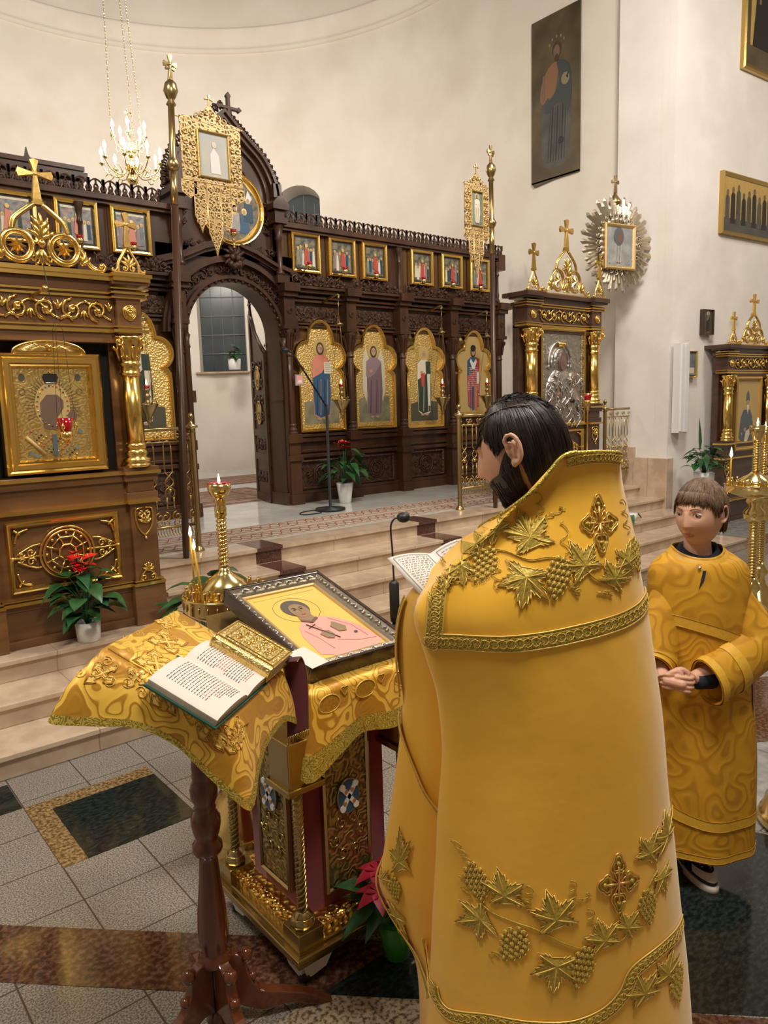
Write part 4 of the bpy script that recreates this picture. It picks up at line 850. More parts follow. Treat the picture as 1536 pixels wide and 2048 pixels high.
# ------------------------------------------------------------ lamps on the screen
mat('filigree', (.60, .42, .19), (.13, .075, .03), rough=.4, metal=.6, scale=42, tex='cell', ramp=(.14, .22), bump=.8, bscale=42, bdist=.004)
def flame(par, x, y, z, s=1., lt=0):
    b = MB('flame'); b.lathe([(.0005, 0), (.0045*s, .006*s), (.0055*s, .012*s), (.0035*s, .024*s), (.0005, .038*s)], (x, y, z), 8); o = b.build('flame', None, par)
    return o
def cup_lamp(name, label, loc, group):
    t = thing(name, label, 'oil lamp', loc, 0, group)
    b = MB('brass'); b.tube([(0, .13, -.04), (0, .05, -.035), (0, 0, -.03)], .006, 5); b.lathe([(.02, -.045), (.03, -.03), (.032, .0), (.030, .004)], (0, 0, 0), 12); b.lathe([(.034, -.022), (.036, -.018), (.034, -.014)], (0, 0, 0), 12); b.build('holder', None, t)
    b = MB('red_glass'); b.lathe([(.022, 0), (.028, .012), (.033, .032), (.030, .032), (.02, .01)], (0, 0, 0), 12); b.build('glass_cup', None, t); return t
g0 = None
cl = ['red glass lamp under the first small icon right of the arch', 'red glass lamp under the second small icon right of the arch', 'red glass lamp under the third small icon right of the arch', 'red glass lamp under the fourth small icon right of the arch', 'red glass lamp under the fifth small icon right of the arch', 'red glass lamp under the rightmost small icon, beside the banner tail', 'red glass lamp under the middle small icon at the left', 'red glass lamp under the small icon nearest the arch on the left']
for (x, z), l in zip([(4.80, 3.30), (5.29, 3.29), (5.75, 3.28), (6.51, 3.28), (7.03, 3.275), (7.55, 3.275), (2.33, 3.30), (2.82, 3.29)], cl):
    if g0 is None: g0 = cup_lamp('lampada', l, (x, 7.03, z), 'small red lamps under the upper icons')
    else: dup(g0, loc=(x, 7.03, z), label=l)
t = thing('lampada', 'brass standing lamp with red cup in front of the round icon', 'oil lamp', (3.86, 7.0, 3.44))
b = MB('brass'); b.lathe([(.03, -.06), (.012, -.05), (.008, 0), (.02, .02), (.008, .04), (.035, .07), (.042, .085)], (0, 0, 0), 12); b.build('holder', None, t)
b = MB('red_glass'); b.lathe([(.024, .085), (.032, .12), (.028, .12), (.018, .09)], (0, 0, 0), 12); b.build('glass_cup', None, t)
def hang_lamp(label, loc, top, s=1.):
    t = thing('hanging_lamp', label, 'oil lamp', loc, 0, 'brass lamps hanging before the large icons')
    b = MB('old_brass'); pr = [(.004, -.22), (.02, -.20), (.008, -.185), (.02, -.165), (.035, -.14), (.03, -.12), (.06, -.07), (.095, -.01), (.10, .0), (.09, .004), (.05, .01), (.02, .02), (.02, .05), (.035, .07), (.02, .09), (.02, .11), (.03, .13), (.034, .145)]
    b.lathe([(r*s, z*s) for r, z in pr], (0, 0, 0), 16)
    for k in range(3): a = 2*PI*k/3+.5; b.tube([(.10*s*cos(a), .10*s*sin(a), 0), (.13*s*cos(a), .13*s*sin(a), .03*s)], .008, 5)
    b.build('bowl', None, t)
    b = MB('red_glass'); b.lathe([(.026*s, .145*s), (.032*s, .175*s), (.028*s, .175*s)], (0, 0, 0), 12); b.build('glass_cup', None, t)
    flame(t, 0, 0, .175*s, 1.5)
    b = MB('old_brass'); H = top-loc[2]
    for k in range(3): a = 2*PI*k/3+.5; b.tube([(.12*s*cos(a), .12*s*sin(a), .02), (.02*cos(a), .02*sin(a), H-.28), (0, 0, H-.2)], .0022, 4)
    b.lathe([(.05, H-.30), (.045, H-.285), (.01, H-.27), (.008, H-.2)], (0, 0, 0), 10); b.tube([(0, 0, H-.2), (0, 0, H)], .004, 4)
    b.tube(cr([(0, 0, H-.01), (.02, .02, H+.03), (0, .1, H+.02), (0, .3, H-.02)], 4), .014, 5); b.build('chains', None, t)
    return t
hang_lamp('hanging brass lamp between the salmon-robed icon and the angel icon', (5.04, 6.85, 1.82), 2.95)
hang_lamp('hanging brass lamp just left of the red-checked bishop icon', (6.63, 6.85, 1.82), 2.92)
hang_lamp('hanging brass lamp nearest the right end of the screen', (7.46, 6.85, 1.83), 2.90)
hang_lamp('hanging brass lamp before the half hidden icon by the left case', (2.77, 6.85, 1.82), 2.9)
t = thing('hanging_lamp', 'red glass hanging lamp in front of the golden icon of the left case', 'oil lamp', (1.255, 4.28, 1.62))
b = MB('red_glass'); b.lathe([(.025, .02), (.03, .05), (.045, .11), (.041, .11), (.026, .05)], (0, 0, 0), 18); b.build('glass_cup', None, t)
b = MB('gold'); b.lathe([(.004, -.03), (.02, -.01), (.035, .0), (.034, .035), (.03, .035), (.03, .01)], (0, 0, 0), 16)
for k in range(3): a = 2*PI*k/3; b.tube([(p[0]*1, p[1], p[2]) for p in [(.05*cos(a), .05*sin(a), .03), (.062*cos(a), .062*sin(a), .06), (.05*cos(a), .05*sin(a), .09)]], .004, 5); b.tube([(.055*cos(a)+.008*cos(u), .055*sin(a), .06+.012*sin(u)) for u in [2*PI*i/8 for i in range(8)]], .003, 4, closed=True)
b.build('holder', None, t)
b = MB('iron'); 
for k in range(3): a = 2*PI*k/3; b.tube([(.055*cos(a), .055*sin(a), .09), (.03*cos(a), .03*sin(a), .58), (0, 0, .66)], .0012, 4)
b.tube([(0, 0, .66), (-.02, .01, .78), (-.03, .05, .98)], .0025, 4); b.build('chains', None, t)
b = MB('gold_dark'); b.tube([(-.03, .04, .80), (-.03, .31, .80)], .010, 6); b.ball((-.03, .03, .80), .02, 8); b.build('hook', None, t)
t = thing('oil_lamp', 'red and gold lamp on a stem before the silver icon', 'oil lamp', (7.12, 5.02, 1.73))
b = MB('red_glass'); b.lathe([(.03, 0), (.038, .03), (.05, .07), (.046, .07), (.03, .03)], (0, 0, 0), 14); b.build('glass_cup', None, t)
b = MB('gold'); b.lathe([(.012, -1.08), (.08, -1.07), (.08, -1.05), (.012, -1.03), (.010, -.12), (.02, -.1), (.012, -.08), (.03, -.02), (.034, .0), (.03, .0)], (0, 0, 0), 14); b.lathe([(.051, .07), (.053, .078), (.049, .078)], (0, 0, 0), 14); b.build('stand', None, t)
# ------------------------------------------------------------ brass rails either side of the doorway
def rail(label, x0, x1, y, posts, rev=False):
    t = thing('brass_railing', label, 'railing', (x0, y, PZ), 0, 'openwork brass rails on the platform')
    L = x1-x0
    for px in posts:
        b = MB('old_brass'); b.lathe([(.045, 0), (.045, .01), (.03, .03), (.022, .05), (.022, .93), (.03, .94), (.02, .96), (.05, .97), (.05, .985), (.018, 1.0), (.012, 1.03), (.024, 1.05), (.02, 1.07), (.004, 1.085)], (px-x0, 0, 0), 14); b.build('post', None, t)
    b = MB('old_brass'); b.tube([(0, 0, .965), (L, 0, .965)], .016, 8); b.build('handrail', None, t); b = MB('old_brass'); b.tube([(0, 0, .87), (L, 0, .87)], .006, 5); b.build('upper_bar', None, t); b = MB('old_brass'); b.tube([(0, 0, .22), (L, 0, .22)], .012, 6); b.build('lower_bar', None, t)
    b = MB('gold_dark'); n = max(2, round(L/.14)); w_ = L/n
    for i in range(n):
        cx = w_*(i+.5)
        for s_ in (-1, 1):
            b.tube([(cx+s_*.03, 0, .84), (cx+s_*.03, 0, .70), (cx+s_*.03, 0, .64)], .0055, 5)
            b.tube(cr([(cx+s_*.03, 0, .64), (cx-s_*.035, 0, .56), (cx+s_*.035, 0, .50), (cx+s_*.02, 0, .44)], 5), .0055, 5); b.tube([(cx+s_*.028, 0, .45), (cx+s_*.028, 0, .36)], .0055, 5)
            b.tube(cr([(cx+s_*.03, 0, .84), (cx+s_*.02, 0, .87), (cx, 0, .88)], 3), .0055, 5)
            b.tube(spiral(cx+s_*.045, .30, .04, 1.3, PI/2, s_, 12), .006, 5); b.tube(spiral(cx+s_*.045, .25, .03, 1.2, -PI/2, -s_, 10), .005, 5)
            b.tube(spiral(cx+s_*.05, .91, .028, 1.2, -PI/2, s_, 10), .005, 5)
        for k in range(6): x = w_*i+w_*k/6; b.tube([(x, 0, .22), (x, 0, .17), (x+w_/12, 0, .15), (x+w_/6, 0, .17)], .004, 4)
        b.ball((cx, 0, .50), .018, 6); b.ball((cx, 0, .20), .012, 6)
    b.build('scrollwork', None, t)
rail('brass openwork rail between the left icon case and the doorway', 1.95, 2.50, 5.37, (2.06, 2.50))
rail('brass openwork rail right of the doorway, partly behind the long-haired man', 5.40, 6.15, 5.35, (5.40, 6.15))
rail('short end of brass rail right of the silver-covered icon case', 7.80, 8.32, 5.25, (7.80,))
# ------------------------------------------------------------ processional banners
def banner(label, x, y, zt, side, ph, lean, wdt=.48, w_icon='p_glow'):
    t = thing('church_banner', label, 'banner', (x, y, PZ))
    b = MB('old_brass'); H = zt-PZ; la = lambda z: lean*z/H
    def pos(z): return (la(z), 0, z)
    b.lathe([(.026, 2.54), (.026, H-.75)], (0, 0, 0), 12); V = b.v
    prof = [(.026, H-.75), (.036, H-.74), (.05, H-.71), (.036, H-.68), (.024, H-.66), (.022, H-.32), (.036, H-.31), (.02, H-.28), (.03, H-.27), (.052, H-.22), (.04, H-.17), (.02, H-.15), (.008, H-.14)]
    b.lathe(prof, (0, 0, 0), 14)
    cross(b, 0, H-.15, .17, -.006, .006, wdt=.045); cross(b, 0, H-.135, .10, -.007, .007, wdt=.032)
    for v in b.v: v.x += la(v.z)
    b.build('pole_head', None, t)
    b = MB('dark_wood'); b.lathe([(.022, .0), (.026, .1), (.026, 2.55)], (0, 0, 0), 12)
    for v in b.v: v.x += la(v.z)
    b.build('pole', None, t)
    ox = la(ph)+(.045 if side > 0 else -wdt-.045); z0 = ph-PZ
    b = MB('filigree'); hh = .41; ix0, ix1 = ox+wdt*.28, ox+wdt*.78 if side > 0 else ox+wdt*.74
    for r_ in (rect(ox, ix0, z0, z0+hh), rect(ix1, ox+wdt, z0, z0+hh), rect(ix0, ix1, z0, z0+.035), rect(ix0, ix1, z0+hh-.06, z0+hh)): b.prism(r_, -.004, .004)
    mx = ox+wdt*.5
    b.prism([(p.x, p.z) for p in cr([(ox+.005, 0, z0+hh), (ox+wdt-.005, 0, z0+hh), (ox+wdt-.02, 0, z0+hh+.02), (mx+wdt*.24, 0, z0+hh+.035), (mx+wdt*.08, 0, z0+hh+.09), (mx, 0, z0+hh+.13), (mx-wdt*.08, 0, z0+hh+.09), (mx-wdt*.24, 0, z0+hh+.035), (ox+.02, 0, z0+hh+.02)], 3, True)], -.004, .004)
    b.build('filigree_plate', None, t)
    b = MB('pale_gold'); scr = random.Random(4)
    for zz in [z0+.05+.07*k for k in range(5)]:
        for cx_ in (ox+wdt*.09, ox+wdt*.20, ox+wdt*.86, ox+wdt*.95): b.tube(spiral(cx_, zz, .027, 1.2, zz*9, 1, 9, -.006), .005, 4)
    for k in range(6): b.tube(spiral(mx+(k-2.5)*wdt*.09, z0+hh+.035+.05*(1-abs(k-2.5)/2.5), .025, 1.2, k, 1, 9, -.006), .005, 4)
    b.tube([(ox, 0, z0+hh), (ox+wdt, 0, z0+hh)], .006, 5); b.tube([(ox, 0, z0), (ox+wdt, 0, z0)], .007, 5)
    b.build('filigree_scrolls', None, t)
    b = MB('pale_gold'); cross(b, mx, z0+hh+.12, .08, -.005, .005, wdt=.032); b.build('banner_cross', None, t)
    b = MB('gold_dark'); b.sweep(rect(ix0-.01, ix1+.01, z0+.03, z0+hh-.05), [(0, .01), (0, -.012), (.008, -.018), (.016, -.012), (.02, .01)]); b.build('icon_frame', None, t)
    b = MB(w_icon); b.box(ix0, ix1, -.004, .008, z0+.045, z0+hh-.065)
    cxi = (ix0+ix1)/2
    if w_icon == 'p_glow': ly(b, [(cxi-.03, z0+.07), (cxi+.05, z0+.07), (cxi+.04, z0+.2), (cxi+.0, z0+.25), (cxi-.03, z0+.2)], -.005, 'p_white'); ly(b, ell(cxi+.005, z0+.27, .018, .022), -.006, 'p_cream')
    else: saint(b, cxi, z0+.06, hh-.14, -.005, 'p_cream', 'p_wing')
    b.build('icon_panel', None, t)
    L = [(.10, .13, .12), (.27, .36, .095), (.5, .52, .11), (.70, .36, .09), (.90, .12, .12)]
    for f, ln, wd in L:
        cx_ = ox+wdt*f; w2 = wd*wdt/.48*.5; ln *= wdt/.48 if wdt < .4 else 1; ln = ln*(1.25 if wdt < .4 else 1)
        b = MB('filigree'); b.prism([(cx_-w2, z0), (cx_-w2, z0-ln*.68), (cx_-w2*.6, z0-ln*.80), (cx_-w2*.2, z0-ln*.88), (cx_, z0-ln), (cx_+w2*.2, z0-ln*.88), (cx_+w2*.6, z0-ln*.80), (cx_+w2, z0-ln*.68), (cx_+w2, z0)], -.002, .002)
        k = int(ln/.07)
        for i in range(k):
            for s_ in (-1, 1): b.tube(spiral(cx_+s_*w2*.45, z0-.04-i*.06, w2*.42, 1.1, i, s_, 8, -.004), .0035, 4, m='pale_gold')
        for s_ in (-1, 1): b.tube([(cx_+s_*w2, -.001, z0), (cx_+s_*w2, -.001, z0-ln*.68), (cx_+s_*w2*.3, -.001, z0-ln*.86), (cx_, -.001, z0-ln)], .0035, 4, m='pale_gold')
        b.build('tail', None, t)
banner('tall pierced-metal banner with a pale icon on a dark pole left of the doorway', 2.30, 5.17, 4.18, 1, 3.39, .13)
banner('smaller-looking pierced-metal banner with a dark icon on the right pole', 5.74, 5.17, 4.20, -1, 3.40, -.03, .33, 'p_teal')
# ------------------------------------------------------------ chandelier
t = thing('chandelier', 'lit two-tier brass chandelier with candle bulbs hanging in the sanctuary', 'chandelier', (3.9, 9.6, 4.60))
b = MB('brass'); b.lathe([(.01, 0), (.05, .02), (.075, .06), (.04, .09), (.02, .12), (.05, .15), (.085, .20), (.06, .25), (.025, .28), (.03, .33), (.06, .38), (.03, .43), (.018, .46), (.018, .60), (.045, .64), (.02, .68), (.012, .74), (.012, .80)], (0, 0, 0), 18); cross(b, 0, .78, .13, -.006, .006, wdt=.04); b.build('stem', None, t)
for tier, (n, R, z0, zc) in enumerate(((8, .36, .20, .26), (5, .20, .52, .56))):
    for k in range(n):
        a = 2*PI*k/n+.3*tier+.2; c_, s_ = cos(a), sin(a)
        b = MB('brass'); pt = lambda r, z: (r*c_, r*s_, z)
        b.tube(cr([pt(.04, z0), pt(R*.4, z0-.10), pt(R*.8, z0-.06), pt(R, zc-.02)], 5), .008, 5)
        b.tube(cr([pt(R*.35, z0-.08), pt(R*.5, z0+.02), pt(R*.65, z0-.01), pt(R*.55, z0-.05)], 4), .006, 5); b.tube(cr([pt(R*.6, z0-.09), pt(R*.75, z0-.14), pt(R*.9, z0-.10), pt(R*.8, z0-.06)], 4), .006, 5)
        b.lathe([(.005, -.03), (.012, -.02), (.034, .0), (.034, .006), (.012, .01)], pt(R, zc), 10); ARM = b.build('arm', None, t)
        b = MB('candle_white'); b.lathe([(.012, 0), (.012, .10)], pt(R, zc+.006), 8); b.build('candle_tube', None, ARM)
        b = MB('bulb'); b.lathe([(.008, 0), (.021, .018), (.022, .04), (.011, .07), (.001, .095)], pt(R, zc+.105), 8); b.build('bulb', None, ARM)
for k in range(3):
    a = 2*PI*k/3+.9; b = MB('old_brass'); P0 = Vector((.22*cos(a), .22*sin(a), .5)); P1 = Vector((.05*cos(a)-.1, .05*sin(a), 4.6)); n = 110
    for i in range(n):
        p = P0.lerp(P1, i/n); q = P0.lerp(P1, (i+.8)/n); o = Vector((.006, 0, 0)) if i % 2 else Vector((0, .006, 0))
        b.tube([p+o, q+o], .0035, 3); b.tube([p-o, q-o], .0035, 3)
    b.build('chain', None, t)
# ------------------------------------------------------------ brass candle stands
def twist(b, x, y, z0, z1, r, turns, rt, n=3):
    b.lathe([(r, z0), (r, z1)], (x, y, 0), 14)
    for k in range(n):
        N_ = int(turns*12); b.tube([(x+r*cos(2*PI*(turns*i/N_+k/n)), y+r*sin(2*PI*(turns*i/N_+k/n)), z0+(z1-z0)*i/N_) for i in range(N_+1)], rt, 5)
def candle_stand(label, loc, H=1.0, R=.165, top=True, candles=(), pr=.03):
    t = thing('candle_stand', label, 'candle stand', loc, 0, 'brass floor candle stands')
    b = MB('brass'); b.lathe([(.17, 0), (.175, .02), (.165, .04), (.168, .06), (.15, .085), (.11, .13), (.085, .2), (.055, .25), (.06, .265), (.04, .28), (.045, .31), (.055, .34), (.035, .37)], (0, 0, 0), 32); b.build('base', None, t)
    b = MB('brass'); b.lathe([(pr, .36), (pr*1.5, .38), (pr, .40)], (0, 0, 0), 18); twist(b, 0, 0, .40, H-.2, pr*.82, 14, pr*.35, 1); b.lathe([(pr, H-.2), (pr*1.7, H-.18), (pr*1.9, H-.15), (pr*1.2, H-.12), (.05, H-.10), (.07, H-.08)], (0, 0, 0), 18); b.build('column', None, t)
    b = MB('brass'); b.lathe([(.05, H-.09), (R*.6, H-.085), (R*.9, H-.06), (R, H-.045), (R*1.0, H), (R*1.04, H+.006), (R*1.04, H+.012), (R*.97, H+.012), (R*.96, H+.004), (.1, H+.004)], (0, 0, 0), 40)
    for k in range(28): a = 2*PI*k/28; b.tube([(R*1.005*cos(a)+.0*i, R*1.005*sin(a), H-.034+.024*i) for i in (0, 1)], .0022, 4); 
    b.lathe([(.10, H), (.096, H+.03), (.075, H+.062), (.04, H+.085), (.022, H+.10), (.022, H+.112)], (0, 0, 0), 30); TRY = b.build('tray', None, t)
    for k in range(26):
        r_ = R*.90 if k < 17 else R*.72; a = 2*PI*k/17 if k < 17 else 2*PI*(k-17)/9+.2
        s = MB('brass'); s.lathe([(.008, 0), (.0055, .006), (.0055, .010), (.0085, .013), (.006, .016), (.0085, .021), (.006, .025), (.0085, .030), (.006, .033), (.0085, .038), (.0065, .040)], (r_*cos(a), r_*sin(a), H+.005), 8); s.build('candle_socket', None, TRY)
    if top:
        b = MB('brass'); twist(b, 0, 0, H+.11, H+.32, .0155, 13, .0062, 1); b.lathe([(.023, H+.315), (.023, H+.345), (.018, H+.36), (.024, H+.37), (.018, H+.385), (.03, H+.39), (.044, H+.415), (.046, H+.44), (.041, H+.44), (.038, H+.41)], (0, 0, 0), 20); b.build('upper_stem', None, t)
        b = MB('red_glass'); b.lathe([(.034, H+.415), (.043, H+.438), (.045, H+.445), (.040, H+.444)], (0, 0, 0), 20); b.build('glass_cup', None, t); flame(t, 0, 0, H+.44, 1.0)
    return t
cs = candle_stand('brass candle stand with a lit red cup, right behind the reading desk', (1.30, 2.58, 0), 1.03, .165)
K1 = thing('thin_candle', 'upright thin yellow candle burning on the near candle stand', 'candle', (1.165, 2.56, 1.03), 0, 'two thin wax candles burning side by side'); b = MB('wax'); b.tube([(0, 0, 0), (-.004, .002, .255)], .0038, 7); b.build('wax_stick', None, K1); flame(K1, -.004, .002, .253, 1.1)
K2 = thing('thin_candle', 'slightly leaning thin yellow candle, the shorter of the burning pair', 'candle', (1.18, 2.53, 1.03), 0, 'two thin wax candles burning side by side'); b = MB('wax'); b.tube([(0, 0, 0), (-.022, .0, .21)], .0042, 7); b.build('wax_stick', None, K2); flame(K2, -.022, 0, .208, 1.1)
def far_stand(label, loc, H=1.22, R=.28, top=.42, cand=False):
    t = thing('candle_stand', label, 'candle stand', loc, 0, 'tall brass stands at the right')
    b = MB('brass'); b.lathe([(.18, 0), (.18, .03), (.15, .05), (.15, .09), (.12, .11), (.12, .15), (.06, .20), (.04, .26), (.075, .30), (.05, .34), (.035, .38)], (0, 0, 0), 24); b.build('base', None, t)
    b = MB('brass'); twist(b, 0, 0, .38, H-.28, .027, 18, .010, 1); b.lathe([(.04, H-.28), (.07, H-.25), (.075, H-.2), (.04, H-.16), (.06, H-.12), (.05, H-.1), (R*.8, H-.06), (R, H-.04), (R, H), (R*1.03, H+.01), (R*.96, H+.01), (.14, H)], (0, 0, 0), 28); b.build('column', None, t)
    b = MB('brass'); b.lathe([(.14, H), (.12, H+.04), (.05, H+.08), (.03, H+.10)], (0, 0, 0), 24)
    for k in range(22): a = 2*PI*k/22; b.lathe([(.009, 0), (.006, .02), (.010, .04)], (R*.9*cos(a), R*.9*sin(a), H+.01), 6)
    b.build('tray', None, t)
    b = MB('brass'); twist(b, 0, 0, H+.10, H+top-.1, .021, 12, .008, 1); b.lathe([(.025, H+top-.1), (.03, H+top-.08), (.05, H+top-.03), (.055, H+top+.02), (.04, H+top+.02)], (0, 0, 0), 16); b.build('upper_stem', None, t); flame(t, 0, 0, H+top+.02, 1.5)
    return t
far_stand('tall brass candle stand with wide tray at the right edge, beside the boy', (5.58, 2.46, 0), 1.08, .21, .42)
far_stand('second spiral brass stand half cut off by the right edge of the photo', (6.15, 2.65, 0), 1.0, .26, .45)
K = thing('thin_candle', 'single thin candle burning on the far right stand', 'candle', (5.44, 2.58, 1.09)); b = MB('wax'); b.tube([(0, 0, 0), (0, 0, .2)], .006, 6); b.build('wax_stick', None, K); flame(K, 0, 0, .2, 2)
b = MB('brass'); b.lathe([(.19, 0), (.20, .02), (.19, .045), (.18, .05), (.17, .10), (.11, .15), (.06, .22), (.03, .3), (.03, .9), (.05, .95), (.03, .97)], (0, 0, 0), 32); o = b.build('candle_stand'); o.location = (3.08, 1.08, 0); tag(o, 'round stepped brass foot of a stand on the floor behind the boy, at right edge', 'candle stand')

# ------------------------------------------------------------ lectern with the icon
LT = thing('analogion', 'square gilt lectern with twisted corner posts and dark red embossed panels', 'lectern', (1.0, 1.70, 0))
lx, ly_ = .085, .07    # first post
PX = (.085, .50); PY = (.075, .50)
b = MB('lectern_brass')
b.box(.03, .555, .02, .555, .085, .115); b.box(.02, .565, .01, .565, .105, .125); b.box(.04, .545, .03, .545, .125, .135); b.build('base', None, LT, bevel=.004)
b = MB('gold_relief'); b.box(.06, .53, .05, .53, .13, .158)
for k in range(9):
    u = .145+.04*k
    for (cx, cy) in ((u, .075), (.085, u)): 
        b.ball((cx, cy, .158), .016, 8, sc=(1, 1, .35))
        for j in range(5): a = 2*PI*j/5+k; b.ball((cx+.013*cos(a), cy+.013*sin(a), .16), .007, 6, sc=(1, 1, .5))
b.build('relief_border', None, LT)
for i, cx in enumerate(PX):
    for j, cy in enumerate(PY):
        b = MB('lectern_brass'); b.box(cx-.045, cx+.045, cy-.045, cy+.045, .125, .185); b.lathe([(.032, .185), (.036, .2), (.030, .215)], (cx, cy, 0), 18, lobes=8, amp=.12); b.lathe([(.03, .215), (.02, .225), (.016, .23)], (cx, cy, 0), 16); b.build('post_base', None, LT, bevel=.003)
        b = MB('lectern_brass'); twist(b, cx, cy, .23, .63, .0145, 7, .0035, 3); b.lathe([(.017, .62), (.022, .63), (.018, .64), (.018, .65)], (cx, cy, 0), 12); b.build('twisted_post', None, LT)
        b = MB('gold_relief'); b.box(cx-.06, cx+.05, cy-.06, cy+.05, .66, .80, m='lectern_brass'); b.box(cx-.07, cx+.06, cy-.07, cy+.06, .645, .665, m='lectern_brass'); b.build('bracket', None, LT, bevel=.003)
b = MB('red_velvet'); b.box(.135, .455, .125, .455, .15, .80); b.build('body', None, LT)
mat('embossed', (.24, .18, .07), (.46, .35, .15), rough=.35, metal=.85, scale=14, tex='contour', bump=.8, bscale=14, bdist=.004, detail=2, ramp=(.2, .8))
def panel(face):
    g = MB('embossed'); P = [(.015, 0), (.185, 0), (.185, .55), (.16, .61), (.10, .64), (.04, .61), (.015, .55)]
    g.prism(P, -.012, 0); g.sweep(P, [(-.008, 0), (-.008, -.016), (0, -.02), (.006, -.014)], m='old_brass')
    for r, zc in ((.05, .16), (.05, .53)):
        for k in range(6): g.tube(spiral(.10+r*cos(k*PI/3), zc+r*1.2*sin(k*PI/3), .024, 1.1, k, 1, 8, -.014), .004, 4, m='lectern_brass')
    g.T = Matrix.Identity(4)
    o = g.build('embossed_panel', None, LT)
    e = MB('p_blue'); C = circ(.10, .30, .042, 24, rz=.058); e.prism(C, -.024, -.01); e.tube([(p[0], -.022, p[1]) for p in C], .003, 5, closed=True, m='old_brass')
    for s_ in (-1, 1):
        e.prism([(.10-s_*.028-.008, .262), (.10-s_*.028+.010, .262), (.10+s_*.028+.008, .338), (.10+s_*.028-.010, .338)], -.028, -.024, m='white_plastic')
        for s2 in (-1, 1): e.prism(circ(.10+s_*.026, .30+s2*.036, .011, 10), -.029, -.024, m='white_plastic'); e.prism(circ(.10+s_*.012*(1 if s2 > 0 else 1.5), .30+s2*.02, .007, 6), -.030, -.024, m='orange_enamel')
    e2 = e.build('enamel_medallion', None, o)
    return o
mat('orange_enamel', (.42, .20, .07), rough=.3)
o = panel(0); o.location = (.193, .123, .215)
o = panel(1); o.location = (.133, .388, .215); o.rotation_euler = (0, 0, -PI/2)
b = MB('white_plastic')
for cx in (.08, .50):
    for cy in (.07, .50):
        for (dx, dy) in ((1, 0), (0, 1)):
            sx = 1 if cx < .3 else -1; sy = 1 if cy < .3 else -1
            if dx: b.prism([(cx-sx*.02, .09), (cx+sx*.12, .09), (cx+sx*.07, .02), (cx+sx*.02, .012), (cx-sx*.0, .012)][::sx], cy-.015, cy+.005, ax='y')
            else:
                P = [(cy-sy*.02, .09), (cy+sy*.12, .09), (cy+sy*.07, .02), (cy+sy*.02, .012), (cy-sy*.0, .012)]; b.prism(P, cx-.015, cx+.005, ax='x')
b.build('feet', 'beige_foot' if 'beige_foot' in M else 'white_plastic', LT)
b = MB('iron')
for cx in (.08, .50):
    for cy in (.07, .50): b.lathe([(.018, 0), (.02, .01), (.015, .025)], (cx, cy, 0), 10)
b.build('caster', None, LT)
b = MB('lectern_brass'); b.box(.06, .53, .05, .53, .80, .83); b.prism([(.05, .83), (.60, .83), (.60, 1.05), (.05, .90)], .08, .52, ax='x'); b.build('sloping_top', None, LT)
# lectern cloth
def heart_mb(b, P): pass
YD = Vector((0, cos(rad(15.5)), sin(rad(15.5)))); ZD = Vector((0, -sin(rad(15.5)), cos(rad(15.5)))); B0 = Vector((1.145, 1.758, .983))
def LI(x, y, h=0): return B0+Vector((x, 0, 0))+YD*y+ZD*h
CLT = thing('lectern_cloth', 'gold brocade cloth with orange medallions draped over the gilt lectern', 'cloth', (1.3, 1.9, .95))
def local(t, V): return [[p-t.location for p in r] for r in V]
rows = []
NX = 30
def edge(i):     # top outline round left, front, right
    pass
top = []; hem = []
pts = [(.02, .42), (-.005, .36), (-.03, .2), (-.045, .05), (-.04, -.035), (.05, -.05), (.15, -.045), (.25, -.05), (.36, -.045), (.43, -.03), (.445, .05), (.445, .25), (.445, .55)]
drop = [.20, .17, .16, .17, .25, .19, .165, .17, .175, .2, .18, .17, .2]
out = [(-.02, 0), (-.03, 0), (-.02, 0), (-.035, -.0), (-.03, -.035), (.0, -.03), (0, -.012), (0, -.035), (0, -.012), (.02, -.03), (.03, 0), (.01, 0), (.02, 0)]
A_ = [LI(x, y, -.05) for x, y in pts]; Bm = [p+Vector((o[0]*.5, o[1]*.5, -d*.45)) for p, o, d in zip(A_, out, drop)]; Bh = [p+Vector((o[0], o[1], -d)) for p, o, d in zip(A_, out, drop)]
c0 = [LI(min(max(x, .0), .39), min(max(y, .0), .54), -.047) for x, y in pts]
R = [cr(q, 5) for q in (c0, A_, Bm, Bh)]
R2 = []
for i in range(len(R[0])): R2.append([v for v in cr([R[1][i], R[2][i], R[3][i]], 5)])
g = MB('brocade'); cols_ = [[R[0][i]]+R2[i] for i in range(len(R[0]))]; g.grid(local(CLT, [list(r) for r in zip(*cols_)]), smooth=True); o = g.build('drape', None, CLT, auto=True); s = o.modifiers.new('s', 'SOLIDIFY'); s.thickness = .003
g = MB('trim'); g.grid(local(CLT, [[c[-1]*(1-k/2)+c[-4]*(k/2)+Vector((-.002 if i < 22 else 0, -.003, 0)) for i, c in enumerate(cols_)] for k in range(3)])); o = g.build('hem_trim', None, CLT)
g = MB('brocade_line')
for i0 in (24, 31, 38, 45):     # medallions and hearts on the front drop
    c = cols_[i0][3]; ox = Vector((0, -.006, 0))-CLT.location
    P = [c+ox+Vector((.038*cos(a), 0, .03*sin(a)*(1 if sin(a) > 0 else .8)-.01)) for a in [2*PI*k/20 for k in range(20)]]; g.add(P, [tuple(range(20))], m='brocade_motif'); g.tube(P, .0022, 4, closed=True)
    c = cols_[min(i0+3, len(cols_)-1)][2]; P = [c+ox+Vector((.014*math.sin(a)**3*1.0, 0, .014*(cos(a)-.38*cos(2*a)-.1*cos(3*a)))) for a in [2*PI*k/20 for k in range(20)]]; g.add(P, [tuple(range(20))], m='brocade_motif'); g.tube(P, .0016, 4, closed=True)
g.build('woven_medallions', None, CLT)
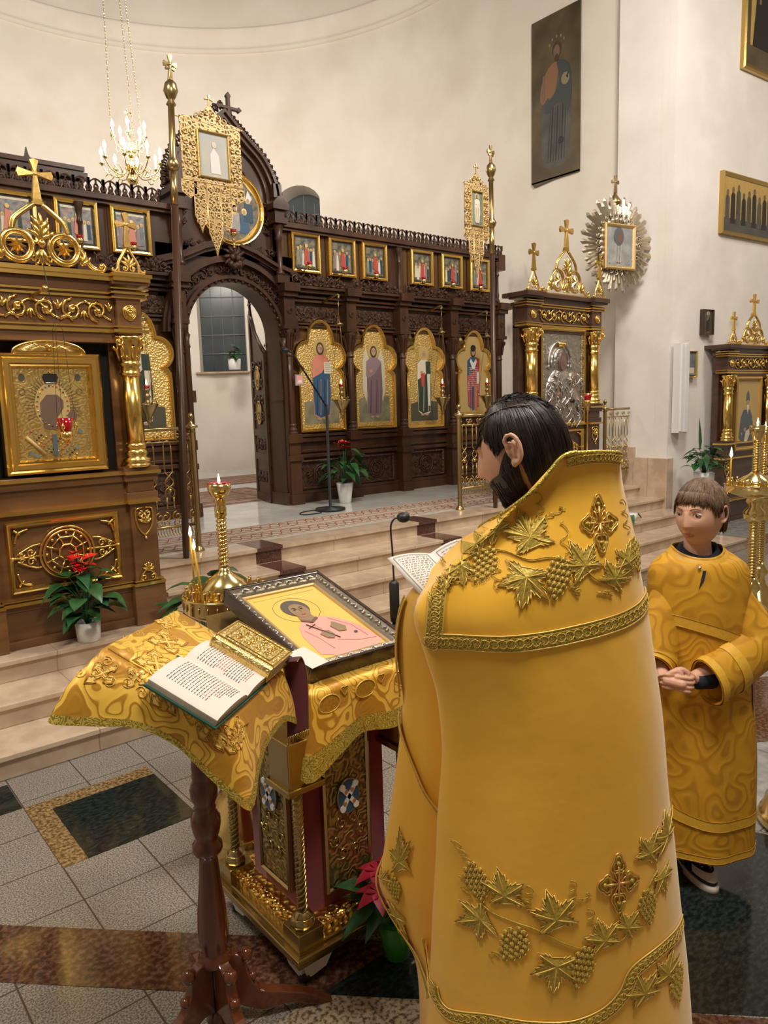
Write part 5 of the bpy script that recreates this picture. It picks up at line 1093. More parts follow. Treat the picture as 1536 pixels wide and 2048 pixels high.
# framed icon lying on it
IL = thing('framed_icon', 'glazed icon of a young saint in pink with dark frame lying on the lectern', 'icon', B0, 0); IL.rotation_euler = (rad(15.5), 0, 0)
def Lx(b): b.T = Matrix.Rotation(0, 4, 'X'); return b
b = MB('frame_wood'); W_, H_ = .397, .553
b.box(0, W_, 0, .012, -.048, .004); b.box(0, W_, H_-.012, H_, -.048, .004); b.box(0, .012, 0, H_, -.048, .004); b.box(W_-.012, W_, 0, H_, -.048, .004); b.box(0, W_, 0, H_, -.048, -.035); b.build('case', None, IL, bevel=.002)
def flatmb(m): b = MB(m); b.T = Matrix(((1, 0, 0, 0), (0, 0, 1, 0), (0, -1, 0, 0), (0, 0, 0, 1))); return b   # xz drawing laid on xy, y towards -> up
b = flatmb('old_silver'); mat('old_silver', (.42, .36, .28), rough=.3, metal=.85, bump=.5, bscale=60, bdist=.003, scale=60); b.sweep(rect(.012, W_-.012, .012, H_-.012), [(0, .0), (.006, .008), (.010, .012), (.028, .010), (.032, .016), (.036, .022), (.040, .022)])
b.build('silver_border', None, IL)
b = flatmb('silver')
for k in range(11):
    u = .05+k*.044
    for x_ in (.024, W_-.024): b.tube(cr([(x_-.006, .006, u), (x_+.006, .003, u+.014), (x_-.004, .006, u+.03)], 3), .0035, 5)
for k in range(7):
    u = .06+k*.045
    for z_ in (.024, H_-.024): b.tube(cr([(u, .006, z_-.006), (u+.014, .003, z_+.006), (u+.03, .006, z_-.004)], 3), .0035, 5)
b.build('silver_leaves', None, IL)
b = flatmb('pale_gold'); b.sweep(rect(.045, W_-.045, .045, H_-.045), [(0, .022), (.003, .016), (.012, .018), (.014, .026)]); b.build('inner_frame', None, IL)
b = flatmb('p_yellow'); b.box(.055, W_-.055, .024, .03, .055, H_-.055); y = .0238; cx = .185
ly(b, [(.15, .06), (.10, .09), (.105, .20), (.125, .255), (.16, .29), (.235, .295), (.285, .26), (.325, .19), (.34, .08), (.30, .058)], y, 'p_pink')
b.tube([(p[0], y, p[1]) for p in circ(cx, .365, .082, 36)], .0009, 4, m='p_flesh_dark', closed=True)
ly(b, ell(cx, .375, .050, .056, 24), y-.0005, 'p_hairgrey'); ly(b, [(cx-.022, .33), (cx-.03, .285), (cx+.03, .28), (cx+.024, .33)], y-.0015, 'p_flesh_icon'); ly(b, ell(cx+.003, .352, .034, .048, 24), y-.002, 'p_flesh_icon')
for s_ in (-1, 1): ly(b, ell(cx+.003+s_*.013, .362, .006, .003, 10), y-.0032, 'p_black'); ly(b, [(cx+.003+s_*.006, .371), (cx+.003+s_*.022, .372), (cx+.003+s_*.014, .376)], y-.0032, 'p_black')
ly(b, ell(cx+.003, .325, .009, .003, 10), y-.0032, 'p_red'); b.tube([(cx+.003, y-.0035, .36), (cx+.006, y-.0035, .342)], .0008, 4, m='p_flesh_dark')
ly(b, [(cx-.03, .285), (cx, .262), (cx+.035, .285), (cx+.03, .295), (cx, .275), (cx-.028, .295)], y-.0028, 'p_flesh_dark')
ly(b, [(.165, .19), (.185, .205), (.205, .20), (.21, .17), (.195, .15), (.175, .16)], y-.0028, 'p_flesh_icon'); b.tube([(.155, y-.004, .26), (.215, y-.004, .145)], .0016, 4, m='p_black'); b.tube([(.15, y-.004, .235), (.185, y-.004, .25)], .0014, 4, m='p_black')
ly(b, [(.225, .22), (.24, .235), (.245, .245), (.255, .235), (.275, .20), (.262, .175), (.235, .18)], y-.0028, 'p_flesh_icon'); ly(b, ell(.285, .155, .007, .006, 10), y-.003, 'p_blue')
for P in ([(.13, .23), (.15, .17), (.16, .10)], [(.25, .27), (.30, .20), (.31, .12)], [(.20, .14), (.26, .11), (.33, .10)], [(.17, .28), (.19, .22)]): b.tube([(q[0], y-.002, q[1]) for q in P], .001, 4, m='p_pinkline')
b.tube([(.075, y, .47), (.32, y, .47)], .0012, 4, m='p_halo')
b.build('painting', None, IL)
mat('glazing', (1, 1, 1), rough=.02, trans=1.0, spec=.5); M['glazing'].node_tree.nodes['Principled BSDF'].inputs['IOR'].default_value = 1.05
b = MB('paper'); b.box(0, .075, 0, .105, 0, .0006); o = b.build('note_paper'); o.location = LI(.0, -.005, .008); o.rotation_euler = (rad(15.5), 0, rad(14)); tag(o, 'blank white slip of paper on the lower left corner of the lectern icon', 'paper')

# ------------------------------------------------------------ reading desk, cloth and books
RS = thing('reading_stand', 'turned mahogany reading stand with curved legs carrying the cloth-covered desk', 'reading stand', (.80, 1.79, 0))
b = MB('mahogany'); b.lathe([(.0, .0), (.03, .005), (.036, .03), (.024, .055), (.02, .06)], (0, 0, 0), 20)
pr = [(.036, .20), (.046, .212), (.047, .225), (.038, .236), (.034, .245), (.041, .27), (.043, .31), (.040, .37), (.031, .45), (.026, .52), (.026, .535), (.038, .542), (.042, .552), (.041, .565), (.032, .578), (.030, .585), (.036, .60), (.041, .625), (.040, .645), (.030, .663), (.028, .668), (.031, .674), (.028, .68), (.030, .69), (.037, .705), (.038, .725), (.033, .748), (.028, .755), (.031, .765), (.029, .775), (.030, .80), (.027, .815), (.03, .84), (.03, 1.04)]
b.lathe(pr, (0, 0, 0), 26); b.lathe([(.02, .05), (.022, .22)], (0, 0, 0), 16); b.build('pole', None, RS)
for k, a in enumerate((-24, 78, 184, 272)):
    b = MB('mahogany'); P = cr([(.018, 0, .215), (.05, 0, .225), (.08, 0, .20), (.09, 0, .15), (.12, 0, .095), (.19, 0, .07), (.26, 0, .045), (.33, 0, .0)], 5)
    Q = cr([(.018, 0, .06), (.05, 0, .065), (.08, 0, .05), (.13, 0, .028), (.20, 0, .03), (.25, 0, .015), (.29, 0, .0), (.31, 0, -.0)], 5)
    b.prism([(p.x, p.z) for p in P]+[(q.x, max(0, q.z)) for q in Q[::-1]], -.016, .016); b.ball((.083, 0, .205), .022, 10, sc=(1, .95, 1)); b.ball((.10, 0, .135), .014, 10, sc=(1, 1.2, 1))
    b.build('leg', None, RS, bevel=.003).rotation_euler = (0, 0, rad(a))
AZ, SL = rad(35), rad(27)
L0 = Vector((.608, 1.645, 1.12)); DA = Vector((cos(AZ), sin(AZ), 0)); DD = Vector((sin(AZ), -cos(AZ), 0)); DY = -(DD*cos(SL)-Vector((0, 0, 1))*sin(SL)); DN = DA.cross(DY)
def G(x, y, h=0): return L0+DA*x+DY*y+DN*h
def frame_rot(): return (SL, 0, AZ)
b = MB('mahogany'); b.box(.05, .39, -.20, .155, -.035, -.018); o = b.build('desk_top', None, RS); o.matrix_parent_inverse = Matrix.Identity(4); o.location = L0-Vector((.80, 1.79, 0)); o.rotation_euler = frame_rot()
CT = thing('desk_cloth', 'gold brocade cloth with crosses draped over the reading desk, long pointed corners', 'cloth', G(.2, 0))
def CL(V): return [[p-CT.location for p in r] for r in V]
x0, x1, yb, yf = .045, .395, .158, -.205
cb, cbr, cf, cfr = G(x0, yb, -.012), G(x1, yb, -.012), G(x0, yf, -.012), G(x1, yf, -.012)
# rounded border: go round back -> left -> front -> right; hang length per point
bd = [(G(x1, yb, -.014), (.0, .04), 0.140), (G(.28, yb, -.014), (0, .03), 0.100), (G(.16, yb, -.014), (0, .03), 0.100), (G(x0+.02, yb, -.014), (-.02, .05), 0.120), (G(x0-.004, yb-.01, -.014), (-.125, .07), 0.130),
      (G(x0-.004, .09, -.014), (-.085, .03), 0.125), (G(x0-.004, .02, -.014), (-.05, .0), 0.105), (G(x0-.004, -.06, -.014), (-.025, -.01), 0.115), (G(x0-.004, -.13, -.014), (-.03, -.02), 0.140),
      (G(x0, yf+.012, -.014), (-.025, -.03), 0.175), (G(x0+.015, yf, -.014), (.0, -.05), 0.215), (G(x0+.10, yf, -.014), (.01, -.03), 0.160), (G(.22, yf, -.014), (.01, -.02), 0.130), (G(.32, yf, -.014), (.02, -.02), 0.120), (G(x1, yf, -.014), (.03, -.02), 0.160), (G(x1, -.1, -.014), (.03, 0), 0.100), (G(x1, .02, -.014), (.02, 0), 0.090), (G(x1, yb-.01, -.014), (.03, .02), 0.120)]
top = cr([q[0] for q in bd], 6)
mid = cr([q[0]+DA*q[1][0]*.62-DD*q[1][1]*.62+Vector((0, 0, -q[2]*.45)) for q in bd], 6)
hem = cr([q[0]+DA*q[1][0]-DD*q[1][1]+Vector((0, 0, -q[2])) for q in bd], 6)
inn = [G(min(max((p-L0).dot(DA), x0+.012), x1-.012), min(max((p-L0).dot(DY), yf+.012), yb-.012), -.010) for p in top]
cols_ = [[inn[i]]+cr([top[i], mid[i], hem[i]], 6) for i in range(len(top))]
g = MB('brocade'); g.grid(CL([list(r) for r in zip(*cols_)]), smooth=True)
g.grid([[G(x0+.011+(x1-x0-.022)*i/6, yf+.011+(yb-yf-.022)*j/6, -.0095)-CT.location for i in range(7)] for j in range(7)])
o = g.build('drape', None, CT, auto=True); s = o.modifiers.new('s', 'SOLIDIFY'); s.thickness = .002
g = MB('trim')
def outn(i, e=.0028):
    c = cols_[i][4]; v = c-G(.22, -.02, -.1); v.z = 0; return v.normalized()*e
g.grid(CL([[cols_[i][-1-k]+outn(i, .0016) for i in range(len(top))] for k in range(3)])); o = g.build('hem_trim', None, CT)
# woven crosses and scrolls laid on the cloth surface
def onG(x, y, h=-.0075): return G(x, y, h)-CT.location
def cross_outline(s):   # budded cross
    a, t = s, s*.17; P = []
    for k in range(4):
        an = k*PI/2
        for (u, v) in ((t, t), (a*.62, t), (a*.66, t*2.3), (a*.82, t*1.7), (a*1.12, 0), (a*.82, -t*1.7), (a*.66, -t*2.3), (a*.62, -t)):
            P.append((u*cos(an)+v*sin(an), u*sin(an)-v*cos(an)))
    return P
g = MB('brocade_line')
def cross_on(f, s, rot):   # f maps 2D to 3D
    O = cross_outline(s); rt = lambda p: (p[0]*cos(rot)-p[1]*sin(rot), p[0]*sin(rot)+p[1]*cos(rot))
    V = [f(*rt(p), 0) for p in O]; g.add(V, [tuple(range(len(V)))], m='brocade_cross'); g.tube([f(*rt((p[0]*1.12, p[1]*1.12)), .0004) for p in O], s*.05, 4, closed=True, m='brocade_motif'); g.tube([f(*rt(p), .0008) for p in O], s*.035, 4, closed=True)
    g.tube([f(*rt((p[0]*.72, p[1]*.5)), .001) for p in O], s*.02, 4, closed=True, m='brocade_motif')
mat('brocade_cross', (.92, .62, .16), (.84, .52, .10), rough=.38, scale=60, metal=.2)
for (cx, cy, rt) in ((.13, .065, .75), (.20, -.005+.08, .75), (.29, .10, .75)):
    pass
cross_on(lambda u, v, h: onG(.215+u, .075+v, -.007+h), .046, .9)
cross_on(lambda u, v, h: onG(.105+u, .035+v, -.007+h), .048, .75)
cross_on(lambda u, v, h: onG(.29+u, .13+v, -.007+h), .026, .6)
def on_side(i, k, u, v, h):   # on the hanging sides, around column i, row k
    i0 = max(1, min(len(cols_)-3, i)); di = (cols_[i0+1][k]-cols_[i0][k]).length; dk = (cols_[i0][min(k+1, len(cols_[i0])-1)]-cols_[i0][k]).length or .01
    fi, fk = i+u/max(di, .004), k+v/max(dk, .006); fi = max(0, min(len(cols_)-1.01, fi)); fk = max(0, min(len(cols_[0])-1.01, fk)); a, c = int(fi), int(fk); s_, t_ = fi-a, fk-c
    p = (cols_[a][c]*(1-s_)+cols_[a+1][c]*s_)*(1-t_)+(cols_[a][c+1]*(1-s_)+cols_[a+1][c+1]*s_)*t_; n = p-G(.22, -.02, -.15); n.z *= .3; return p+n.normalized()*(.0016+h)-CT.location
def on_side_old(i, k, u, v, h):
    i = max(1, min(len(cols_)-2, i)); c = cols_[i][k]; t = (cols_[i+1][k]-cols_[i-1][k]).normalized(); d = (cols_[i][min(k+1, len(cols_[i])-1)]-cols_[i][k-1]).normalized(); n = d.cross(t); 
    if n.dot(c-G(.22, -.02, -.2)) < 0: n = -n
    return c+t*u+d*v+n*(.0012+h)-CT.location
for i, k, s, rt in ((28, 4, .032, .5), (40, 3, .036, .75), (50, 4, .042, .6), (57, 4, .030, .2), (34, 2, .024, .3), (62, 4, .028, .5)): cross_on(lambda u, v, h, i=i, k=k: on_side(i, k, u, v, h), s, rt)
for i in range(24, 66, 3):
    for k in (2, 4, 5):
        if (i+k) % 2: P = spiral(0, 0, .016, 1.5, i+k, 1, 14); g.tube([on_side(i, k, p[0], p[2], .0004) for p in P], .0011, 4)
for k in range(26):
    r = random.Random(k); cx, cy = r.uniform(.07, .37), r.uniform(.0, .15); P = spiral(0, 0, .016, 1.6, k, 1, 14); g.tube([onG(cx+p[0], cy+p[2], -.0072) for p in P], .0008, 4)
g.build('woven_crosses', None, CT)
# open service book
OB = thing('open_book', 'open printed service book with green cover lying on the brocade reading desk', 'book', G(0, -.197, .0)); OB.rotation_euler = frame_rot()
BW, BH = .293, .193
b = MB('book_green'); b.box(-.006, BW+.004, -.006, BH+.004, -.004, .0); b.build('cover', None, OB)
def page_h(u): # height of page across, two bulges and a valley
    s_ = .56; v = u/BW
    return .016+(.014*sin(PI*min(1, (v/s_)))**.7 if v < s_ else .011*sin(PI*(v-s_)/(1-s_))**.8)-(.008*math.exp(-((v-s_)/.05)**2))-(.0 if v < .9 else .02*(v-.9))
b = MB('paper'); N_ = 40; rows = []
P = [(BW*i/N_, page_h(BW*i/N_)) for i in range(N_+1)]
b.prism([(0, .0), (BW, .0)]+P[::-1], 0, BH, ax='y')
for k in range(5): b.tube([(-.0004, 0, .003+.003*k), (-.0004, BH, .003+.003*k)], .0003, 3, m='cream_edge'); b.tube([(0, -.0004, .003+.003*k), (BW, -.0004, .003+.0022*k)], .0003, 3, m='cream_edge')
mat('cream_edge', (.45, .38, .28), rough=.8)
b.build('pages', None, OB)
b = MB('ink'); r = random.Random(2)
def text(x0, x1, y0, y1, n, red=(), indent=0):
    for i in range(n):
        y = y1-(y1-y0)*i/(n-1); x = x0+indent*(i % 5 == 0)
        while x < x1-.003:
            w_ = r.uniform(.004, .013); xe = min(x+w_, x1); h = .0018
            m = 'red_ink' if i in red else 'ink'
            q = x
            while q < xe-.0006:   # strokes of letters
                u = min(q+.0011, xe); z0, z1 = page_h(q)+.0003, page_h(u)+.0003; hh = h*r.choice((1, 1, 1.5))
                b.add([(q, y-h*.6, z0), (u-.0003, y-h*.6, z1), (u-.0003, y+hh*.6, z1), (q, y+hh*.6, z0)], [(0, 1, 2, 3)], m=m); q += .0014
            x = xe+.0028
text(.030, .140, .055, .166, 15, red=(13,), indent=.0); text(.060, .140, .036, .048, 3, red=(0,)); text(.085, .145, .018, .030, 3, red=())
text(.178, .262, .118, .165, 7); text(.185, .255, .090, .112, 4, red=(0, 1, 2, 3)); text(.178, .262, .040, .084, 7); text(.19, .24, .028, .034, 2, red=(1,))
b.build('printed_text', None, OB)
b = MB('book_ribbon'); b.box(.163, .170, BH-.01, BH+.022, .001, .003); mat('book_ribbon', (.01, .12, .16), rough=.6); b.build('bookmark', None, OB)
# gilt gospel book with velvet ribbon
GB = thing('gilt_gospel_book', 'thick closed book in embossed gold covers leaning between desk and icon', 'book', G(.262, -.205, .012)); GB.rotation_euler = frame_rot()
mat('gilt_cover', (.72, .50, .16), (.84, .62, .24), rough=.28, metal=.9, scale=45, tex='contour', bump=.6, bscale=45, bdist=.001, detail=2)
gw, gh, gt = .135, .185, .042
b = MB('gilt_cover'); b.box(.002, gw, 0, gh, gt-.004, gt); b.box(.002, gw, 0, gh, 0, .004); b.build('covers', None, GB, bevel=.001)
b = MB('gilt_cover'); Q = [(.004+.014*cos(a), .021+.021*sin(a)) for a in [PI/2+PI*i/10 for i in range(11)]]; b.prism(Q, 0, gh, ax='y'); b.build('spine', None, GB)
b = MB('brass')
for y_ in (.002, gh-.004): b.tube([(.004, y_, .001)]+[(.004+.0155*cos(a), y_, .021+.0225*sin(a)) for a in [3*PI/2-PI*i/8 for i in range(9)]], .0022, 5)
b.T = Matrix(((1, 0, 0, 0), (0, 0, 1, 0), (0, -1, 0, gt), (0, 0, 0, 1))); b.sweep(rect(.008, gw-.002, .004, gh-.004), [(0, 0), (.001, -.003), (.003, -.003), (.004, 0)]); b.sweep(rect(.024, gw-.016, .022, gh-.022), [(0, 0), (.001, -.0025), (.003, -.0025), (.004, 0)])
for k in range(16): b.tube(spiral(.05+.018*(k % 4), .045+.03*(k//4), .010, 1.3, k, 1, 10, -.001), .0012, 4)
b.build('cover_ornament', None, GB)
b = MB('cream_edge'); b.box(.006, gw-.003, .003, gh-.003, .004, gt-.004); b.build('page_block', None, GB)
RB = thing('velvet_ribbon', 'dark red velvet ribbon with gold edging hanging from the gilt book', 'ribbon', (1.0, 1.75, 1.0))
W0 = lambda x, y, z: Vector((x, y, z))-Vector((1.0, 1.75, 1.0))
Ca = [(1.005, 1.715, 1.050), (1.030, 1.74, 1.050), (1.045, 1.742, 1.006), (1.042, 1.735, .94), (1.035, 1.728, .87), (1.030, 1.722, .823)]
Cb = [(1.052, 1.684, 1.052), (1.084, 1.710, 1.050), (1.095, 1.705, 1.004), (1.092, 1.698, .94), (1.086, 1.692, .88), (1.082, 1.688, .845)]
g = MB('ribbon'); g.grid([cr([W0(*p) for p in Ca], 5), cr([W0(*p) for p in Cb], 5)]); o = g.build('ribbon_band', None, RB); s = o.modifiers.new('s', 'SOLIDIFY'); s.thickness = .0025
g = MB('gold_dark'); g.tube(cr([W0(*p) for p in Ca], 5), .0022, 4); g.tube(cr([W0(*p) for p in Cb], 5), .0016, 4); a_, b_ = W0(*Ca[-1]), W0(*Cb[-1])
for k in range(14): p = a_.lerp(b_, k/13); g.tube([p, p+Vector((0, 0, -.02))], .0015, 3)
g.build('gold_edging', None, RB)

# ------------------------------------------------------------ microphones
mt = thing('microphone_stand', 'black floor microphone stand rising between the lectern and the held booklet', 'microphone stand', (1.65, 1.97, 0))
b = MB('iron'); b.lathe([(.12, 0), (.12, .02), (.05, .035), (.014, .04)], (0, 0, 0), 24); b.lathe([(.011, .03), (.011, 1.10)], (0, 0, 0), 12); b.lathe([(.016, .98), (.018, 1.0), (.018, 1.12), (.008, 1.13)], (0, 0, 0), 12); b.build('pole', None, mt)
b = MB('iron'); b.tube(cr([(0, 0, 1.12), (-.002, .002, 1.24), (-.004, .005, 1.32), (.006, -.002, 1.35), (.022, -.012, 1.353)], 5), .0035, 6); b.build('gooseneck', None, mt)
b = MB('iron'); b.ball((.035, -.02, 1.355), .022, 16, sc=(1.1, 1.1, .85)); b.build('foam_head', None, mt)
b = MB('iron'); b.tube(cr([(.01, -.01, 1.03), (.03, -.025, 1.04), (.045, -.035, 1.0), (.04, -.03, .92), (.012, -.01, .86)], 6), .003, 5); b.build('cable', None, mt)
t = thing('microphone_stand', 'tall black microphone stand with angled boom before the salmon-robed icon', 'microphone stand', (4.52, 6.42, PZ))
b = MB('iron'); b.lathe([(.16, 0), (.16, .025), (.015, .04), (.015, 1.12)], (0, 0, 0), 20); b.build('pole', None, t)
b = MB('iron'); b.tube([(0, 0, 1.10), (-.55, -.25, 1.62), (-.62, -.28, 1.64)], .010, 6); b.ball((-.66, -.3, 1.64), .035, 10, sc=(1.3, .8, .7)); b.build('boom', None, t)
b = MB('iron'); b.tube(cr([(0, 0, .01), (-.15, .1, .008), (-.35, .05, .008), (-.4, -.1, .008), (-.2, -.12, .008)], 6), .006, 5); b.build('cable', None, t)
# ------------------------------------------------------------ plants
def leafmesh(b, p, d, L, W, m='leaf', droop=.3, heart=False):
    p = Vector(p); d = Vector(d).normalized(); s_ = d.cross(Vector((0, 0, 1))); s_ = s_.normalized() if s_.length > .1 else Vector((1, 0, 0)); n = s_.cross(d)
    prof = [(0, .05), (.12, .55), (.3, 1), (.55, .85), (.8, .42), (1, .02)] if not heart else [(-.06, .35), (.06, .85), (.3, 1), (.6, .7), (.85, .3), (1, .02)]
    rows = []
    for t_, w_ in prof:
        c = p+d*L*t_+Vector((0, 0, -droop*L*t_*t_)); rows.append([c-s_*W*w_+n*W*.25*w_, c, c+s_*W*w_+n*W*.25*w_])
    b.grid(rows, m=m, smooth=True)
def potted(name, label, loc, potm, r, h, flower=None, n=26, spread=.17, H=.34, seed=1, stand=None, taper=1., ribs=0, leafs=(.13, .045)):
    t = thing(name, label, 'plant', loc); rd = random.Random(seed)
    b = MB(potm); b.lathe([(r*.86*taper, 0), (r*.9*taper, .004), (r, h), (r*.94, h), (r*.93, h-.015)], (0, 0, 0), 28, lobes=ribs, amp=.04 if ribs else 0); b.build('pot', None, t)
    b = MB('soil'); b.lathe([(r*.5, h-.02), (r*.93, h-.016)], (0, 0, 0), 20); b.build('soil', None, t)
    b = MB('leaf')
    for i in range(n):
        a = rd.uniform(0, 2*PI); rr = rd.uniform(.25, 1)*spread; zz = h+H*rd.uniform(.12, .85)*(1.1-.45*rr/spread); tip = Vector((rr*cos(a), rr*sin(a), zz))
        b.tube(cr([(.01*cos(a), .01*sin(a), h-.02), (rr*.4*cos(a), rr*.4*sin(a), h+(zz-h)*.65), tip], 4), .0025, 4)
        leafmesh(b, tip, (cos(a+rd.uniform(-.5, .5)), sin(a+rd.uniform(-.5, .5)), rd.uniform(-.35, .5)), leafs[0]*rd.uniform(.7, 1.2), leafs[1]*rd.uniform(.7, 1.2), droop=rd.uniform(.2, .7), heart=True)
    b.build('leaves', None, t)
    if flower == 'anthurium':
        for i in range(9):
            a = rd.uniform(0, 2*PI); tip = Vector((.07*cos(a)*rd.random(), .07*sin(a)*rd.random(), h+H*rd.uniform(.72, 1.05)))
            b = MB('flower_red'); b.tube([(0, 0, h), tip], .002, 4, m='leaf'); leafmesh(b, tip, (cos(a), sin(a), .5), .085, .046, m='flower_red', heart=True); leafmesh(b, tip, (-.6, -.6, .3), .075, .042, m='flower_red', heart=True); b.tube([tip, tip+Vector((-.01, -.01, .03))], .003, 5, m='brocade_line'); b.build('flower', None, t)
    if flower == 'poinsettia':
        for i in range(5):
            a0 = rd.uniform(0, 6); tip = Vector((.075*cos(a0+i*1.25), .075*sin(a0+i*1.25), h+H*rd.uniform(.75, 1)))
            b = MB('poinsettia')
            for k in range(6): a = 2*PI*k/6+i; leafmesh(b, tip, (cos(a), sin(a), .15), .085, .026, m='poinsettia', droop=.4)
            b.build('flower', None, t)
    return t
potted('anthurium', 'red flowering anthurium in a round white pot before the left icon case', (1.345, 4.50, .39), 'pot_white', .074, .120, 'anthurium', 50, .16, .42, 3, leafs=(.12, .05))
potted('anthurium', 'broad-leaved dark plant without flowers by the steps behind the candle stand', (2.0, 4.28, .26), 'pot_white', .06, .1, None, 16, .20, .52, 8, leafs=(.26, .062))
potted('anthurium', 'red anthurium in a tall ribbed white pot under the salmon-robed icon', (5.00, 6.80, PZ), 'pot_white', .095, .23, 'anthurium', 40, .24, .48, 5, taper=.75, ribs=14, leafs=(.16, .05))
potted('anthurium', 'leafy plant half hidden behind the brass rail at left', (2.35, 6.55, PZ), 'pot_white', .09, .2, None, 30, .2, .6, 15, leafs=(.16, .05))
potted('poinsettia', 'red poinsettia in a bright green pot beside the gilt lectern', (1.36, 1.66, 0), 'pot_green', .062, .13, 'poinsettia', 22, .10, .17, 6, leafs=(.10, .028), taper=.7)
potted('window_plant', 'small plant in a white pot on the sanctuary window sill', (6.33, 11.70, 2.43), 'pot_white', .11, .18, None, 16, .08, .28, 9, leafs=(.14, .05))
t = potted('leafy_plant', 'bushy green plant in a white pot on a small white stand at the east wall', (8.52, 4.36, .655), 'pot_white', .12, .19, None, 40, .19, .40, 12, leafs=(.15, .05))
b = MB('leaf'); leafmesh(b, (-.12, 0, .45), (-.1, 0, 1), .33, .04, droop=-.2); b.build('tall_leaf', None, t)
t = thing('plant_stand', 'small white metal stand under the bushy wall plant', 'plant stand', (8.52, 4.36, .1325)); b = MB('white_plastic'); b.box(-.2, .2, -.14, .14, .505, .525)
for sx in (-1, 1):
    for sy in (-1, 1): b.box(sx*.2-.01, sx*.2+.01, sy*.14-.01, sy*.14+.01, 0, .51)
b.build('frame', None, t)
b = MB('leaf'); 
for k in range(4): leafmesh(b, (0, 0, .05), (cos(k*1.3), sin(k*1.3), .5), .3, .03, droop=.7)
b.lathe([(.08, 0), (.09, .08)], (0, 0, 0), 14, m='pot_white'); o = b.build('spiky_plant'); o.location = (7.3, 4.58, .39); tag(o, 'dark narrow leaves peeking past the cape on the right steps', 'plant')

# ------------------------------------------------------------ wall paintings and fittings
def cro(P): return [(p.x, p.z) for p in cr([(q[0], 0, q[1]) for q in P], 3, True)]
t = thing('wall_painting', 'tall dark unframed canvas of a standing man in grey robe, torn near the hem', 'painting', (XW-.03, 6.56, 4.70), rad(-90))
b = MB('p_canvas'); b.box(-.40, .38, 0, .03, 0, 2.06)
b.prism([(-.36, -.04), (.0, -.005), (.38, 0), (.38, .02), (-.4, .02)], 0, .02)
ly(b, cro([(-.20, .22), (-.23, .75), (-.20, 1.15), (-.16, 1.36), (-.06, 1.44), (.09, 1.45), (.21, 1.36), (.26, 1.1), (.25, .7), (.20, .25), (.10, .14), (-.08, .15)]), 0, 'p_drab')
ly(b, cro([(-.16, 1.36), (-.23, 1.22), (-.25, 1.05), (-.20, .98), (-.12, 1.04), (-.08, 1.0), (.0, 1.10), (.05, 1.40), (-.04, 1.45)]), -.0015, 'p_rust')
ly(b, cro([(.02, 1.44), (.12, 1.44), (.22, 1.34), (.26, 1.05), (.20, .80), (.05, .95), (-.14, .84), (-.16, .96), (.0, 1.08), (.07, 1.25)]), -.003, 'p_dusk')
for k in range(7): ly(b, [(-.13+.045*k, .22), (-.12+.045*k, .22), (-.07+.04*k, .9), (-.085+.04*k, .9)], -.0045, 'p_black' if k % 2 else 'p_dusk')
ly(b, ell(.02, 1.60, .075, .10, 18), -.002, 'p_hair'); ly(b, ell(.02, 1.57, .05, .085, 18), -.0035, 'p_flesh_dark'); ly(b, ell(.02, 1.50, .035, .045, 12), -.0045, 'p_hair')
ly(b, ell(.16, 1.20, .065, .075, 18), -.0045, 'p_cream_dim'); ly(b, cro([(-.21, 1.02), (-.22, 1.2), (-.20, 1.33), (-.17, 1.32), (-.18, 1.2), (-.17, 1.05)]), -.004, 'p_flesh_dark')
ly(b, [(.05, .42), (.13, .43), (.135, .48), (.10, .51), (.06, .49)], -.006, 'p_black'); ly(b, [(.17, 1.22), (.20, 1.19), (.21, 1.27)], -.006, 'p_black')
for k in range(5): ly(b, ell(.02+.13*cos(.5+k*.55), 1.63+.13*sin(.5+k*.55), .012, .02, 8), -.001, 'p_cream_dim')
paint('cream_dim', (.22, .18, .10)); b.build('canvas', None, t)
def framed(name, label, s0, z0, wdt, h, o=.04, fm='gold_dark', fw=.05, fn=None, group=None):
    p = E(s0, z0, o); t = thing(name, label, 'painting', p, rad(-4), group); f = MB(fm); f.sweep(rect(0, wdt, 0, h), [(0, o), (0, -.01), (fw*.3, -.025), (fw*.7, -.012), (fw, .0)]); f.build('frame', None, t)
    b = MB('p_canvas'); b.box(fw*.9, wdt-fw*.9, .0, .012, fw*.9, h-fw*.9); fn and fn(b, wdt, h); b.build('painting', None, t); return t
def apostles(b, w_, h):
    ly(b, rect(.06, w_-.06, .16, h-.06), 0, 'p_gold'); ly(b, rect(.04, w_-.04, .04, .2), -.001, 'p_drab')
    for i in range(9): x = .12+i*.125; hh = .30+.04*(i % 3); ly(b, [(x-.05, .14), (x+.055, .14), (x+.045, .14+hh), (x+.02, .17+hh), (x-.02, .17+hh), (x-.045, .13+hh)], -.002-.0003*i, 'p_black' if i % 2 else 'p_drab'); ly(b, ell(x, .20+hh, .025, .035), -.004, 'p_flesh_dark')
def tallfig(b, w_, h): ly(b, rect(.15, w_*.48, .3, h-.1), 0, 'p_gold'); ly(b, [(.2, .3), (.62, .3), (.55, 1.1), (.45, 1.25), (.3, 1.2)], -.002, 'p_black'); ly(b, rect(.32, .37, .8, 1.15), -.004, 'p_rust')
framed('wall_painting', 'wide frieze painting of a row of dark standing figures on gold at right', .945, 3.73, 1.35, .74, fn=apostles)
framed('wall_painting', 'gilt-framed dark painting cut off by the top right corner', 1.30, 5.71, 1.0, 1.9, fn=tallfig, fw=.08)
def mini(b, w_, h): saint(b, w_/2, .03, h-.06, -.001, 'p_slate', 'p_black', halo='p_white')
framed('small_wall_icon', 'small brown icon board hung high on the east wall', .61, 2.49, .22, .31, fn=mini, fm='frame_wood', fw=.012)
